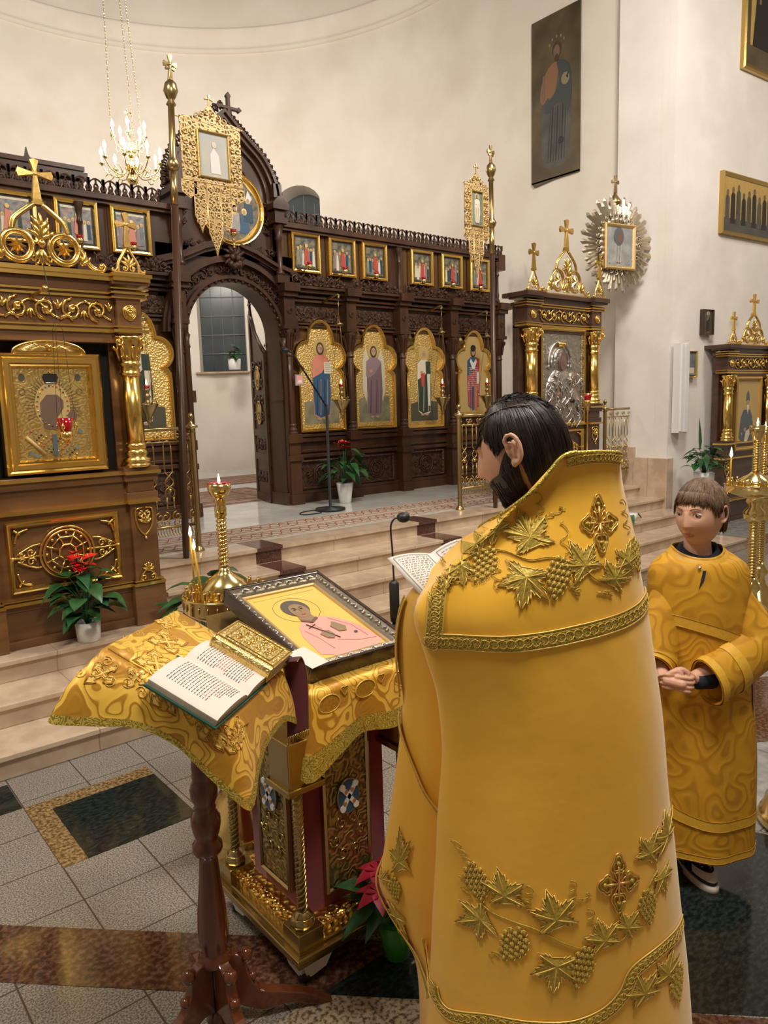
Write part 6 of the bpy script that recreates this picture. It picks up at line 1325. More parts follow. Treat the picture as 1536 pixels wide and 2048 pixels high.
def mini2(b, w_, h): ly(b, rect(.02, w_-.02, .03, h-.03), 0, 'p_teal'); ly(b, rect(.04, w_-.05, .05, .12), -.002, 'p_cream')
framed('small_wall_icon', 'small greenish framed picture beside the white wall panel', .30, 1.97, .20, .32, fn=mini2, fm='gold_dark', fw=.02)
o = MB('white_plastic'); o.box(0, .17, 0, .09, 0, 1.06); o.box(.17, .20, -.0, .09, -.01, 1.07); o.box(.02, .06, -.02, .0, .02, 1.04); o.box(.09, .15, -.025, 0, .01, 1.05); ob = o.build('wall_heater'); ob.location = E(.03, 1.31, .12); ob.rotation_euler = (0, 0, rad(-4)); tag(ob, 'tall narrow white casing fixed on the wall corner', 'wall panel')
# sunburst icon on a pole
t = thing('sunburst_icon', 'silvery sunburst-framed icon topped by a ball and small cross, high by the jamb corner', 'icon', (7.86, 5.16, PZ), rad(-12))
b = MB('dull_silver'); mat('dull_silver', (.52, .45, .34), rough=.35, metal=.9, bump=.6, bscale=40, bdist=.004, scale=40)
zc = 2.87; rd = random.Random(6)
for k in range(64):
    a = 2*PI*k/64; L = (.50, .46, .52, .42)[k % 4]+rd.uniform(-.02, .02); c_, s_ = cos(a), sin(a); n_ = (-s_*.030, c_*.030)
    b.add([(c_*.20-n_[0]*.4, 0, zc+s_*.20-n_[1]*.4), (c_*L*1.03-n_[0], 0, zc+s_*L-n_[1]), (c_*(L+.03)*1.03, .0, zc+s_*(L+.03)), (c_*L*1.03+n_[0], 0, zc+s_*L+n_[1]), (c_*.20+n_[0]*.4, 0, zc+s_*.20+n_[1]*.4), (c_*L*.98, -.02, zc+s_*L*.98), (c_*.2, -.03, zc+s_*.2)], [(0, 1, 5, 6), (1, 2, 5), (2, 3, 5), (3, 4, 6, 5)], smooth=False)
b.lathe([(.012, 0), (.10, 0), (.10, .0)], (0, 0, 0), 8)
b.prism(circ(0, zc, .27, 28), -.012, .012)
b.build('rays', None, t)
b = MB('dull_silver')
for k in range(26): a = 2*PI*k/26; b.ball((.27*cos(a), -.03, zc+.27*sin(a)), .035, 8, sc=(1, .5, 1)); b.tube(spiral(.32*cos(a), zc+.32*sin(a), .035, 1.2, a, 1, 9, -.03), .008, 4)
b.build('cloud_ring', None, t)
b = MB('pale_gold'); b.sweep(rect(-.24, .24, zc-.29, zc+.22), [(0, .0), (0, -.06), (.015, -.07), (.03, -.06), (.04, -.045)]); b.build('icon_frame', None, t)
b = MB('p_grey'); b.box(-.205, .205, -.045, -.03, zc-.255, zc+.185); saint(b, -.02, zc-.22, .38, -.046, 'p_cream', 'p_grey', hair='p_slate', halo='p_halo', flesh='p_flesh_dark'); ly(b, ell(-.02, zc+.08, .075, .10), -.053, 'p_slate'); ly(b, ell(-.01, zc+.07, .045, .07), -.055, 'p_flesh_dark'); b.build('icon_panel', None, t)
b = MB('old_brass'); b.box(-.02, .02, .0, .30, 2.6, 2.64); b.box(-.02, .02, .0, .30, 3.1, 3.14); b.lathe([(.012, 2.5), (.02, 2.52), (.02, 3.26), (.03, 3.28), (.075, 3.33), (.075, 3.36), (.03, 3.42), (.01, 3.46)], (0, .04, 0), 16); cross(b, 0, 3.45, .20, .034, .046, wdt=.05); b.build('pole', None, t)
# ------------------------------------------------------------ people
FH = Vector((F_.x, F_.y, 0)).normalized(); RH = Vector((FH.y, -FH.x, 0))
def EW(e1, e2, z): p = RH*e1+FH*e2; return Vector((p.x, p.y, z))
def g_(x, s): return math.exp(-(x/s)**2)
def head_pt(az, el, s=1., child=False, fat=1.):
    # az 0 = face front (-y), el elevation; s overall size
    d = Vector((sin(az)*cos(el), -cos(az)*cos(el), sin(el))); a, b, c = .074*fat, .094, .112
    x, y, z = a*d.x, b*d.y, c*d.z
    if y > 0 and z > -.03: y *= 1.06
    if z < 0:
        f = -z/c; x *= 1-(.24 if child else .20)*f**1.7; y = y*(1-.42*f) if y > 0 else y*(1-.05*f)
    fr = max(0, -d.y); ax = abs(x)
    if fr > .05:
        nz = 0
        if -.045 < z < .022: t = (.022-z)/.05; nz = (.004+.019*min(1, t)**1.3)*(1 if z > -.030 else max(0, 1-(-.030-z)/.010))
        if child: nz *= .62
        o = nz*g_(x, .0085+.006*min(1, max(0, (.01-z)/.04)))
        o += (.0028 if child else .005)*g_(z-.031, .010)*g_(ax-.027, .022)
        o -= .0095*g_(z-.012, .0125)*g_(ax-.031, .0145)
        o += .0028*g_(z+.026, .024)*g_(ax-.040, .022)
        o += .0058*g_(z+.0535, .0045)*g_(x, .018)+.0062*g_(z+.0655, .0055)*g_(x, .015)-.0042*g_(z+.0592, .0026)*g_(x, .021)
        o -= .0035*g_(z+.0755, .006)*g_(x, .02); o += .0065*g_(z+.092, .013)*g_(x, .021)
        o += .003*g_(z+.043, .006)*g_(ax-.010, .006)
        y -= o*min(1, fr*1.6)
    return Vector((x, y, z))*s
def head_mb(b, s=1., child=False):
    rows = []
    for i in range(61):
        el = -PI/2+PI*i/60; rows.append([head_pt(2*PI*k/96, el, s, child) for k in range(96)])
    b.grid(rows, closed=True)
def ear_mb(b, s=1.):
    for sx in (-1, 1):
        cx = sx*.073*s; P = []
        for k in range(15):
            t = k/14; a = rad(-95+300*t)
            P.append((cx+sx*(.010+.006*sin(PI*t))*s, (.012+.017*cos(a)*(1 if t < .8 else .7))*s, (.004+.030*sin(a))*s))
        b.tube(P, lambda t: (.0055-.002*abs(t-.4))*s, 7); b.ball((cx+sx*.004*s, .012*s, .000), .019*s, 10, sc=(.35, .85, 1.35)); b.ball((cx+sx*.007*s, .006*s, -.024*s), .009*s, 8, sc=(.7, .9, 1.1)); b.tube([(cx+sx*.010*s, .004*s, .016*s), (cx+sx*.011*s, .014*s, .012*s), (cx+sx*.010*s, .012*s, -.012*s)], .0035*s, 5)
def limb(b, P, R, n=12, k=5):
    Q = cr([Vector((*p, r)) if False else Vector(p) for p in P], k); m = len(P)-1
    def rr(t): f = t*m; i = min(int(f), m-1); return R[i]+(R[i+1]-R[i])*(f-i)
    b.tube(Q, rr, n)
def hand_mb(b, wrist, fwd, side, nrm, s=1., curl=.9, thumb=1):
    f, sd, n = Vector(fwd).normalized(), Vector(side).normalized(), Vector(nrm).normalized(); w_ = Vector(wrist)
    for k in range(6): b.ball(w_+f*(.02+.011*k)*s+sd*.0*s, .027*s, 10, sc=(1, 1, .62) if abs(n.z) > .7 else (.8, .8, .8))
    for i, (o, L) in enumerate(((.030, .072), (.011, .080), (-.009, .075), (-.027, .060))):
        p = w_+f*.082*s+sd*o*s; P = [w_+f*.05*s+sd*o*.8*s, p]; d = f; an = 0
        for j, seg in enumerate((.45, .32, .26)):
            an += curl*(.55, .75, .55)[j]; d = f*cos(an)-n*sin(an); p = p+d*L*seg*s; P.append(p)
        limb(b, P, [.0095*s, .0095*s, .0088*s, .008*s, .0066*s], 9, 3); b.ball(P[-1], .0066*s, 8)
    P = [w_+f*.02*s+sd*thumb*.022*s, w_+f*.045*s+sd*thumb*.042*s-n*.008*s, w_+f*.07*s+sd*thumb*.042*s-n*.02*s, w_+f*.088*s+sd*thumb*.030*s-n*.026*s]; limb(b, P, [.014*s, .012*s, .010*s, .0078*s], 9, 3); b.ball(P[-1], .0078*s, 8)
def remesh(o, v, it=3):
    m = o.modifiers.new('r', 'REMESH'); m.mode = 'VOXEL'; m.voxel_size = v; m.use_smooth_shade = True
    m = o.modifiers.new('s', 'SMOOTH'); m.factor = .5; m.iterations = it
# ---- the priest
PR = thing('person', 'bearded long-haired man seen from behind in a golden embroidered cape, holding a booklet', 'person', EW(.40, 1.66, 0))
PO = PR.location.copy()
HM = Matrix.Translation(EW(.312, 1.665, 1.638)-PO) @ Matrix.Rotation(rad(113+90), 4, 'Z') @ Matrix.Rotation(rad(17), 4, 'X') @ Matrix.Rotation(rad(-2), 4, 'Y')
b = MB('skin'); b.T = HM; head_mb(b, 1.03); ear_mb(b, 1.06); b.T = Matrix.Identity(4)
lw = lambda e1, e2, z: EW(e1, e2, z)-PO
hc = lw(.312, 1.665, 1.60)
limb(b, [lw(.33, 1.66, 1.60), lw(.36, 1.66, 1.52), lw(.385, 1.66, 1.44)], [.056, .058, .068], 16)
limb(b, [lw(.385, 1.66, 1.46), lw(.39, 1.66, 1.30), lw(.39, 1.68, 1.10), lw(.39, 1.68, .95)], [.07, .14, .125, .14], 18)
body_dir = rad(76); fw = Vector((cos(body_dir), sin(body_dir), 0)); rt = Vector((fw.y, -fw.x, 0))
sh = lw(.40, 1.68, 1.33)
for s_ in (-1, 1):
    S0 = sh+rt*.135*s_-Vector((0, 0, .02)); EL = S0+fw*.08+Vector((0, 0, -.22)); HD = lw(.20+.05*s_, 1.84, 1.20)
    limb(b, [sh+rt*.05*s_, S0, EL, EL.lerp(HD, .5), HD], [.07, .058, .043, .036, .026], 14); hand_mb(b, HD, (HD-EL), rt*s_, Vector((0, 0, 1)), 1.0, .8, -1)
    H0 = lw(.39, 1.68, .95)+rt*.09*s_; limb(b, [H0, H0+Vector((0, 0, -.42))+fw*.02, H0+Vector((0, 0, -.86))], [.09, .058, .036], 14); b.ball(H0+Vector((0, 0, -.91))+fw*.06, .045, 12, sc=(1.3, 1.8, .85))
o = b.build('body', None, PR); remesh(o, .0032, 3)
def hair_shell(mbm, prof, aa, bb, cc, M_, part=None, n=84, back=.008, curtain=-.02, drop=.9):
    rows = []
    def pt(phi, v, e=0):
        ap = abs(math.degrees(phi)); zb = prof[-1][1]
        for (a0, z0), (a1, z1) in zip(prof, prof[1:]):
            if a0 <= ap <= a1: zb = z0+(z1-z0)*(ap-a0)/(a1-a0)
        z = cc*(cos(v*PI/2)**.9) if False else 0
        # v 0 crown .. 1 bottom edge
        zt = cc; z = zt+(zb-zt)*(1-cos(v*PI/2)) if True else 0
        if z > curtain: r = math.sqrt(max(0, 1-(z/cc)**2)); 
        else: r = 1-(curtain-z)*drop
        return Vector((sin(phi)*(aa*r+e), cos(phi)*(bb*r+e)+back*r, z))
    return pt
profP = [(0, -.100), (30, -.100), (50, -.108), (66, -.118), (78, -.098), (84, -.02), (92, .018), (104, .012), (112, .000), (120, .030), (150, .074), (180, .084)]
pt = hair_shell(None, profP, .084, .104, .124, HM, drop=2.2)
b = MB('hair_dark'); b.T = HM
rows = [[pt(rad(-180+360*i/84), v/20) for i in range(84)] for v in range(21)]
b.grid(rows, closed=True); b.grid([[p*.93 for p in rows[-1]], rows[-1]], closed=True)
rd = random.Random(11)
for k in range(520):
    ph = rd.uniform(-PI*.72, PI*.72); ap = abs(math.degrees(ph)); w0 = rd.uniform(-.06, .06)
    P = [pt(ph+w0*(1-v)*2, .10+.92*v, .0015+.002*rd.random()) for v in [i/7 for i in range(8)]]
    b.tube(P, lambda t: .0012*(1-.6*t), 3)
# hair combed back from the forehead, with a parting line
for k in range(420):
    x0 = rd.uniform(-.078, .052); f_ = lambda y: .126*math.sqrt(max(0, 1-(x0/.084)**2-((y-.008)/.106)**2))+.0005+.0015*rd.random()
    ys = [rd.uniform(-.09, -.02)+.03*i for i in range(6)]; P = [(x0*(1-.04*i), y, max(f_(y), .03)) for i, y in enumerate(ys) if y < .10]
    if len(P) > 1: b.tube(cr(P, 2), lambda t: .0014*(1-.5*t), 3)
b.build('hair', None, PR)
b = MB('scalp_line'); mat('scalp_line', (.14, .075, .055), rough=.6); b.T = HM
b.tube([tuple(Vector(p)) for p in cr([(.050, -.060, .088), (.056, -.015, .0955), (.057, .03, .0945), (.050, .065, .085)], 4)], .0016, 5); b.build('hair_parting', None, PR)
b = MB('hair_dark'); b.T = HM; rows = []
def beard_pt(az, v, e=0):
    a = abs(math.degrees(az)); e0 = next(y0+(y1-y0)*(a-x0)/(x1-x0) for (x0, y0), (x1, y1) in (((0, -26), (30, -24)), ((30, -24), (62, -20)), ((62, -20), (80, -2)), ((80, -2), (97, 14))) if a <= x1 or x1 == 97); e1 = -80
    el = rad(e0+(e1-e0)*v**.9); p = head_pt(az, el)*(1.045+e+.05*sin(PI*min(1, v*1.2))); return p+Vector((0, -.012*v*cos(az), -.045*v*v*max(0, cos(az*.8))))
rows = [[beard_pt(rad(-96+192*k/48), i/12) for k in range(49)] for i in range(13)]
b.grid(rows)
for k in range(420):
    az = rad(rd.uniform(-96, 96)); v0 = rd.uniform(0, .85); P = [beard_pt(az+rd.uniform(-.03, .03), min(1, v0+.25*j/3), .01) for j in range(4)]
    P[-1] = P[-1]+Vector((0, -.002*cos(az), -.006)); b.tube(P, lambda t: .0011*(1-.6*t), 3)
b.build('beard', None, PR)
# cape: rim of the standing collar, then cross-sections from shoulders to hem (right edge, back, left fold, sleeve wing, front)
E0 = 1.66
def section(z, Lw, Lc, R_, bk, bf):
    c, h = (R_+Lc)/2, (R_-Lc)/2; sp = Lc-Lw; k = min(1, max(0, abs(sp))/.06)
    P = [(R_, .0), (c+.78*h, -.62*bk), (c+.35*h, -.93*bk), (c-.25*h, -.98*bk), (c-.72*h, -.70*bk), (Lc+.002-.004*k, -.085-.0*k), (Lc+.004+.055*k, -.025+.035*k), (Lc-.3*sp, .055), (Lw+(.07 if z > 1.38 else .03 if z > 1.3 else 0), .11 if z > 1.3 else .13), (Lw+.08+.03*k, .22), (c-.1*h, .30*bf), (c+.55*h, .22*bf), (R_-.02, .10)]
    return [(p[0], E0+p[1], z) for p in P]
RT = [(1.425, .173, .173, .572, .15, .55), (1.355, .101, .103, .584, .17, .7), (1.285, .056, .060, .598, .18, .85), (1.205, .027, .080, .611, .185, 1), (1.12, .022, .104, .624, .19, 1), (1.025, .034, .114, .638, .195, 1), (.95, .028, .114, .646, .20, 1),
      (.82, .010, .102, .658, .21, 1), (.70, -.010, .095, .674, .22, 1), (.57, -.032, .085, .689, .23, 1), (.50, -.042, .081, .697, .235, 1), (.40, .0, .075, .71, .24, 1), (.30, .05, .070, .72, .25, 1), (.18, .062, .064, .73, .255, 1), (.06, .058, .060, .74, .26, 1)]
rim = [(.530, .03, 1.605), (.517, -.055, 1.630), (.480, -.085, 1.636), (.425, -.105, 1.638), (.378, -.115, 1.632), (.325, -.118, 1.572), (.270, -.095, 1.522), (.232, -.03, 1.485), (.225, .07, 1.45), (.27, .13, 1.43), (.37, .15, 1.42), (.46, .13, 1.46), (.515, .08, 1.54)]
S = [[(p[0], E0+p[1], p[2]) for p in rim]]
secs = [section(*r) for r in RT]
s0 = S[0]; s2 = secs[0]
S.append([tuple(a*(1-t)+c*t for a, c in zip(p, q)) for p, q, t in zip(s0, s2, [.40, .40, .42, .42, .42, .40, .42, .5, .6, .6, .6, .55, .45])])
S[1] = [(p[0], p[1]+(.02 if 1 <= i <= 4 else 0), p[2]) for i, p in enumerate(S[1])]
S += secs
ringsC = [cr([EW(*p) for p in s], 10, True) for s in S]
colsC = list(zip(*ringsC)); colsC = [cr(list(c), 4) for c in colsC]
RC = list(zip(*colsC)); g = MB('satin')
def fold(p, i, j):   # gentle vertical drapery folds
    n = len(RC[0]); t = j/len(RC); a = 2*PI*i/n
    d = (p-EW(.38, E0, p.z)); d.z = 0; d.normalize()
    return p+d*t*(.0045*sin(a*9+1.3)+.006*sin(a*5+.4)*t)+d*.0015*sin(a*23+j*.7)*max(0, .5-t)
g.grid([[fold(p, i, j)-PO for i, p in enumerate(r)] for j, r in enumerate(RC)], closed=True)
cape = g.build('cape', None, PR); sb = cape.modifiers.new('s', 'SOLIDIFY'); sb.thickness = .004; sb.offset = -1
BV = BVHTree.FromPolygons([v.copy() for v in g.v], g.f)
def on(e1, z, h=.002, e2=.2):    # from behind the wearer straight onto the cloth
    o_ = EW(e1, e2, z)-PO; hit_, nrm, _, _ = BV.ray_cast(o_, FH)
    if hit_ is None: hit_, nrm, _, _ = BV.find_nearest(EW(e1, 1.5, z)-PO)
    if nrm.dot(FH) > 0: nrm = -nrm
    return hit_+nrm*h
def band(name, P, wdt, m='trim', h=.0035, n=7):
    Q = cr([(p[0], 0, p[1]) for p in P], n); up, lo = [], []
    for i, q in enumerate(Q):
        t = (Q[min(i+1, len(Q)-1)]-Q[max(i-1, 0)]).normalized(); nn = Vector((-t.z, 0, t.x)); u, v = q+nn*wdt/2, q-nn*wdt/2
        up.append((u.x, u.z)); lo.append((v.x, v.z))
    b = MB(m); b.grid([[on(*a, h) for a in up], [on((a[0]+c[0])/2, (a[1]+c[1])/2, h+.0015) for a, c in zip(up, lo)], [on(*c, h) for c in lo]])
    for e in (up, lo): b.tube([on(a[0], a[1], h) for a in e], .0017, 5, m='brocade_line')
    for f in (.82, .18): b.tube([on(a[0]*f+c[0]*(1-f), a[1]*f+c[1]*(1-f), h+.001) for a, c in zip(up, lo)], .0010, 4, m='thread')
    k = int(len(Q)); 
    for i in range(1, k-1, 2): c_ = ((up[i][0]+lo[i][0])/2, (up[i][1]+lo[i][1])/2); b.tube([on(c_[0]+.28*wdt*cos(a), c_[1]+.28*wdt*sin(a), h+.002) for a in [2*PI*j/8 for j in range(9)]], .0009, 4, m='brocade_line')
    return b.build(name, None, PR)
band('yoke_trim', [(.128, 1.405), (.112, 1.344), (.104, 1.28), (.100, 1.225)], .034, n=12)
band('yoke_trim', [(.085, 1.238), (.133, 1.241), (.232, 1.248), (.332, 1.258), (.439, 1.273), (.527, 1.287), (.596, 1.30)], .034, n=12)
band('collar_trim', [(.388, 1.622), (.43, 1.627), (.48, 1.626), (.515, 1.618)], .026, h=.003, n=10)
band('hem_trim', [(.080, .405), (.088, .372), (.112, .356), (.149, .364), (.221, .388), (.302, .408), (.386, .412), (.451, .430), (.492, .465), (.516, .509), (.561, .532), (.612, .538), (.675, .515)], .028, n=8)
ed = MB('trim'); ed.tube([Vector(RC[0][i])-PO for i in range(len(RC[0]))], .005, 5, closed=True); ed.build('collar_edge', None, PR)
# trims and hem on the sleeve wing: follow columns of the cape mesh itself
def wing(path, wdt, name):
    b = MB('trim'); A, B_, D_ = [], [], []
    for q in cr([(p[0], p[1], 0) for p in path], 8):
        i, j = q.x, q.y; i0 = int(i) % len(RC[0]); i1 = (i0+1) % len(RC[0]); j0 = min(int(j), len(RC)-2); fi, fj = i-int(i), j-j0
        f = lambda a, c: Vector(RC[c][a]); p = (f(i0, j0)*(1-fi)+f(i1, j0)*fi)*(1-fj)+(f(i0, j0+1)*(1-fi)+f(i1, j0+1)*fi)*fj
        d = p-EW(.34, E0+.12, p.z); d.z = 0; d.normalize(); p = p+d*.007-PO; A.append(p)
    for i, p in enumerate(A):
        t = (A[min(i+1, len(A)-1)]-A[max(i-1, 0)]).normalized(); d = p+PO-EW(.34, E0+.12, p.z); d.z = 0; s_ = d.normalized().cross(t).normalized(); B_.append(p+s_*wdt/2); D_.append(p-s_*wdt/2)
    b.grid([B_, D_]); b.tube(B_, .0022, 4, m='brocade_line'); b.tube(D_, .0022, 4, m='brocade_line'); b.build(name, None, PR)
wing([(75, 16), (76, 20), (77, 24), (79, 28)], .022, 'sleeve_trim')
wing([(80, 31), (74, 34), (67, 37.5), (61, 40)], .028, 'sleeve_trim')
wing([(83, 44), (80, 48), (76, 52), (70, 55), (63, 57)], .026, 'sleeve_trim')
# embroidery: vine leaves, grapes, tendrils, crosses
em = MB('thread')
def wmap(x, z, h=0):   # the same drawing plane wrapped round the sleeve side
    c_, r_ = 74-x/.018, 60-z/.0212; i0 = int(c_); j0 = int(r_); fi, fj = c_-i0, r_-j0; f = lambda a, c: Vector(RC[c][a]); p = (f(i0, j0)*(1-fi)+f(i0+1, j0)*fi)*(1-fj)+(f(i0, j0+1)*(1-fi)+f(i0+1, j0+1)*fi)*fj
    d = p-EW(.34, E0+.12, p.z); d.z = 0; return p+d.normalized()*(.006+h)-PO
def leaf5(cx, cz, s, rot, two=True, on=on):
    s *= 1.17
    P = []; L = [(0, 1.0), (58, .90), (118, .72), (-118, .72), (-58, .90)]
    K = []
    for k, (a, r) in enumerate(sorted(L, key=lambda q: q[0] % 360)):
        a0 = rad(a+90)+rot
        for da, f in ((-27, .50), (-23, .70), (-17, .62), (-13, .88), (-8, .80), (0, 1.14), (8, .80), (13, .88), (17, .62), (23, .70), (27, .50)): K.append((a0+rad(da), r*f))
        K.append((a0+rad(30), .40))
    V = [on(cx+s*r*cos(a), cz+s*r*sin(a), .003) for a, r in K]; n = len(V); c0 = on(cx, cz, .0075)
    em.add(V+[c0], [(i, (i+1) % n, n) for i in range(n)], m='thread', smooth=False)
    em.tube(V, s*.028, 4, closed=True, m='brocade_line')
    for a, r in L: a0 = rad(a+90)+rot; em.tube([on(cx+s*r*t*cos(a0), cz+s*r*t*sin(a0), .006) for t in (0, .35, .7, 1)], s*.022, 4, m='brocade_line')
def grapes(cx, cz, s, rot, n=5, on=on):
    for r in range(7):
        k = (2, 4, 5, 5, 4, 3, 1)[r]
        for i in range(k):
            u, v = (i-(k-1)/2)*.27*s, (.95-r*.34)*s; x, z = u*cos(rot)-v*sin(rot), u*sin(rot)+v*cos(rot); p = on(cx+x, cz+z, .002)
            em.ball(p, s*.17, 8, m='thread', sc=(.75, .75, 1.05)); em.tube([on(cx+x+.17*s*cos(a), cz+z+.17*s*sin(a), .004) for a in [2*PI*j/8 for j in range(9)]], s*.022, 3, m='brocade_line')
def tendril(x0, z0, x1, z1, loops=2):
    P = []
    for i in range(28):
        t = i/27; x, z = x0+(x1-x0)*t, z0+(z1-z0)*t; a = t*2*PI*loops; P.append(on(x+.010*sin(a)*(1-.3*t), z+.010*(1-cos(a))*.6*t, .003))
    em.tube(P, .0011, 4)
def vine(P): em.tube([on(p.x, p.z, .003) for p in cr([(q[0], 0, q[1]) for q in P], 6)], .0018, 4)
def ecross(cx, cz, s, rx=.72):
    for k in range(4):
        a0 = PI/2*k; 
        for rr in (1, .72): em.tube([on(cx+rx*s*(.66*cos(a0)+.34*rr*cos(u)*(1+.22*cos(3*(u-a0)))), cz+s*(.66*sin(a0)+.34*rr*sin(u)*(1+.22*cos(3*(u-a0)))), .004) for u in [2*PI*i/20 for i in range(21)]], s*.035, 4, m='gold_paint' if rr == 1 else 'thread')
        em.tube([on(cx+rx*s*t*cos(a0), cz+s*t*sin(a0), .005) for t in (0, .3, .62)], s*.05, 4, m='gold_paint')
        for d in (-.28, .28): em.tube([on(cx+rx*s*t*cos(a0+PI/4+d), cz+s*t*sin(a0+PI/4+d), .004) for t in (.05, .3, .52)], s*.03, 4, m='gold_paint')
        em.ball(on(cx+rx*s*.70*cos(a0), cz+s*.70*sin(a0), .003), s*.09, 8)
for q in ((.309, 1.462, .050, .35), (.293, 1.385, .052, 2.9), (.414, 1.405, .046, .5), (.480, 1.372, .040, -.6), (.235, 1.478, .040, .9), (.165, 1.400, .036, 2.2), (.200, 1.445, .030, 1.2), (.515, 1.40, .036, -.3)): leaf5(*q)
for q in ((.212, 1.405, .036, -.55), (.357, 1.385, .038, -.25), (.545, 1.410, .034, .25)): grapes(*q)
for q in ((.245, 1.50, .262, 1.535), (.335, 1.49, .330, 1.555, 3), (.345, 1.505, .385, 1.52), (.375, 1.43, .378, 1.495), (.205, 1.385, .140, 1.352, 3), (.235, 1.40, .236, 1.358), (.385, 1.37, .40, 1.345, 3), (.44, 1.35, .475, 1.338, 3), (.525, 1.46, .520, 1.53, 3)): tendril(*q)
vine([(.15, 1.395), (.20, 1.43), (.25, 1.435), (.30, 1.42), (.35, 1.425), (.41, 1.40), (.44, 1.375), (.48, 1.37), (.53, 1.385)])
ecross(.456, 1.487, .056)
em.build('embroidery', None, PR); em = MB('thread'); ecross(.480, .717, .062)
for q in ((.189, .615, .046, 2.0), (.240, .688, .046, .25), (.341, .655, .052, .3), (.340, .552, .050, 3.0), (.447, .595, .042, .3), (.499, .615, .034, -.7), (.556, .765, .040, -.5), (.593, .695, .034, 3.4), (.600, .473, .040, -.4), (.540, .455, .044, .4), (.615, .77, .045, .1)): leaf5(*q)
for q in ((.181, .700, .038, .25), (.254, .585, .040, -.45), (.395, .545, .040, -.3), (.549, .650, .034, .1), (.634, .430, .038, .1)): grapes(*q)
for q in ((.165, .74, .135, .775, 3), (.16, .655, .15, .70), (.28, .68, .29, .72, 3), (.375, .68, .380, .735, 3), (.385, .69, .42, .70), (.42, .63, .415, .67), (.225, .555, .21, .53)): tendril(*q)
vine([(.18, .66), (.21, .64), (.26, .635), (.30, .63), (.36, .60), (.41, .58), (.46, .58), (.50, .60), (.55, .69), (.58, .72)])
em.build('embroidery', None, PR); em = MB('thread')
for q in ((.02, .36, .045, .3), (.0, .20, .045, 2.6), (-.04, .30, .03, -.5)): leaf5(*q, on=wmap)
grapes(.01, .28, .036, .2, on=wmap); em.build('sleeve_embroidery', None, PR)
# booklet in his hands
BT = thing('booklet', 'thin open white booklet with printed pages held up by the priest', 'book', (1.15, 1.32, 1.36))
o3 = Vector(BT.location); TL, TV, TR = Vector((1.135, 1.377, 1.374)), Vector((1.207, 1.300, 1.385)), Vector((1.325, 1.275, 1.412)); dn = (Vector((1.107, 1.233, 1.318))-TL)*1.25
b = MB('paper'); nrm = (TV-TL).cross(dn).normalized(); nrm = nrm if nrm.z > 0 else -nrm
def pg(A_, B_, bow): return [[A_.lerp(B_, i/8)+nrm*bow*sin(PI*i/8)+dn*v-o3 for i in range(9)] for v in (0, .5, 1)]
L_, R2_ = pg(TL, TV, .008), pg(TV, TR, .012); b.grid(L_); b.grid(R2_); o = b.build('pages', None, BT); s = o.modifiers.new('s', 'SOLIDIFY'); s.thickness = .003
b = MB('ink'); rd = random.Random(9)
def pgl(A_, B_, bow, u, v, h=.0045): return A_.lerp(B_, u)+nrm*(bow*sin(PI*u)+h)+dn*v-o3
for (A_, B_, bw) in ((TL, TV, .008), (TV, TR, .012)):
    fr_ = [pgl(A_, B_, bw, u, v) for u, v in [(.10+.08*k, .05) for k in range(11)]+[(.90, .05+.1*k) for k in range(10)]+[(.9-.08*k, .95) for k in range(11)]+[(.10, .95-.1*k) for k in range(10)]]; b.tube(fr_, .0006, 3)
    for k in range(17):
        v = .11+.048*k; u = .17
        while u < .82: e = u+rd.uniform(.02, .08); b.tube([pgl(A_, B_, bw, u, v), pgl(A_, B_, bw, min(e, .84), v)], .0007, 3); u = e+.025
b.build('printed_text', None, BT)
# ---- the boy
BP = EW(1.085, 2.50, 0)
BOY = thing('person', 'boy with short brown hair in a long golden brocade robe, hands clasped', 'person', BP)
bl = lambda e1, e2, z: EW(e1, e2, z)-BP
HB = Matrix.Translation(bl(1.078, 2.485, 1.352)) @ Matrix.Rotation(rad(179+90), 4, 'Z') @ Matrix.Rotation(rad(4), 4, 'X')
b = MB('skin_boy'); b.T = HB; head_mb(b, 1.0, True); ear_mb(b, .90); b.T = Matrix.Identity(4)
limb(b, [bl(1.078, 2.50, 1.33), bl(1.08, 2.51, 1.25), bl(1.085, 2.51, 1.18)], [.048, .045, .052], 14)
limb(b, [bl(1.085, 2.51, 1.19), bl(1.09, 2.52, 1.08), bl(1.09, 2.52, .9), bl(1.09, 2.52, .75)], [.055, .105, .095, .105], 16)
HW = bl(1.0, 2.335, .815)
for s_, sx in ((1, 1.232), (-1, .960)):
    S0 = bl(sx-.035*s_, 2.505, 1.095); EL = bl(sx+.02*s_, 2.46, .87); HD = bl(.965+.05*s_, 2.36, .815)
    limb(b, [bl(1.085, 2.51, 1.13), S0, EL, EL.lerp(HD, .5), HD], [.05, .042, .034, .028, .021], 12)
    hand_mb(b, HD, -RH*(1 if s_ > 0 else -.4)-FH*.25-Vector((0, 0, .05)), Vector((0, 0, 1)), FH*(-1)*(1 if s_ > 0 else 1), .80, .65, 1)
    H0 = bl(1.09+.065*s_, 2.52, .78); limb(b, [H0, H0+Vector((0, 0, -.36)), H0+Vector((0, 0, -.70))], [.07, .048, .035], 12)
o = b.build('body', None, BOY); remesh(o, .0024, 2)
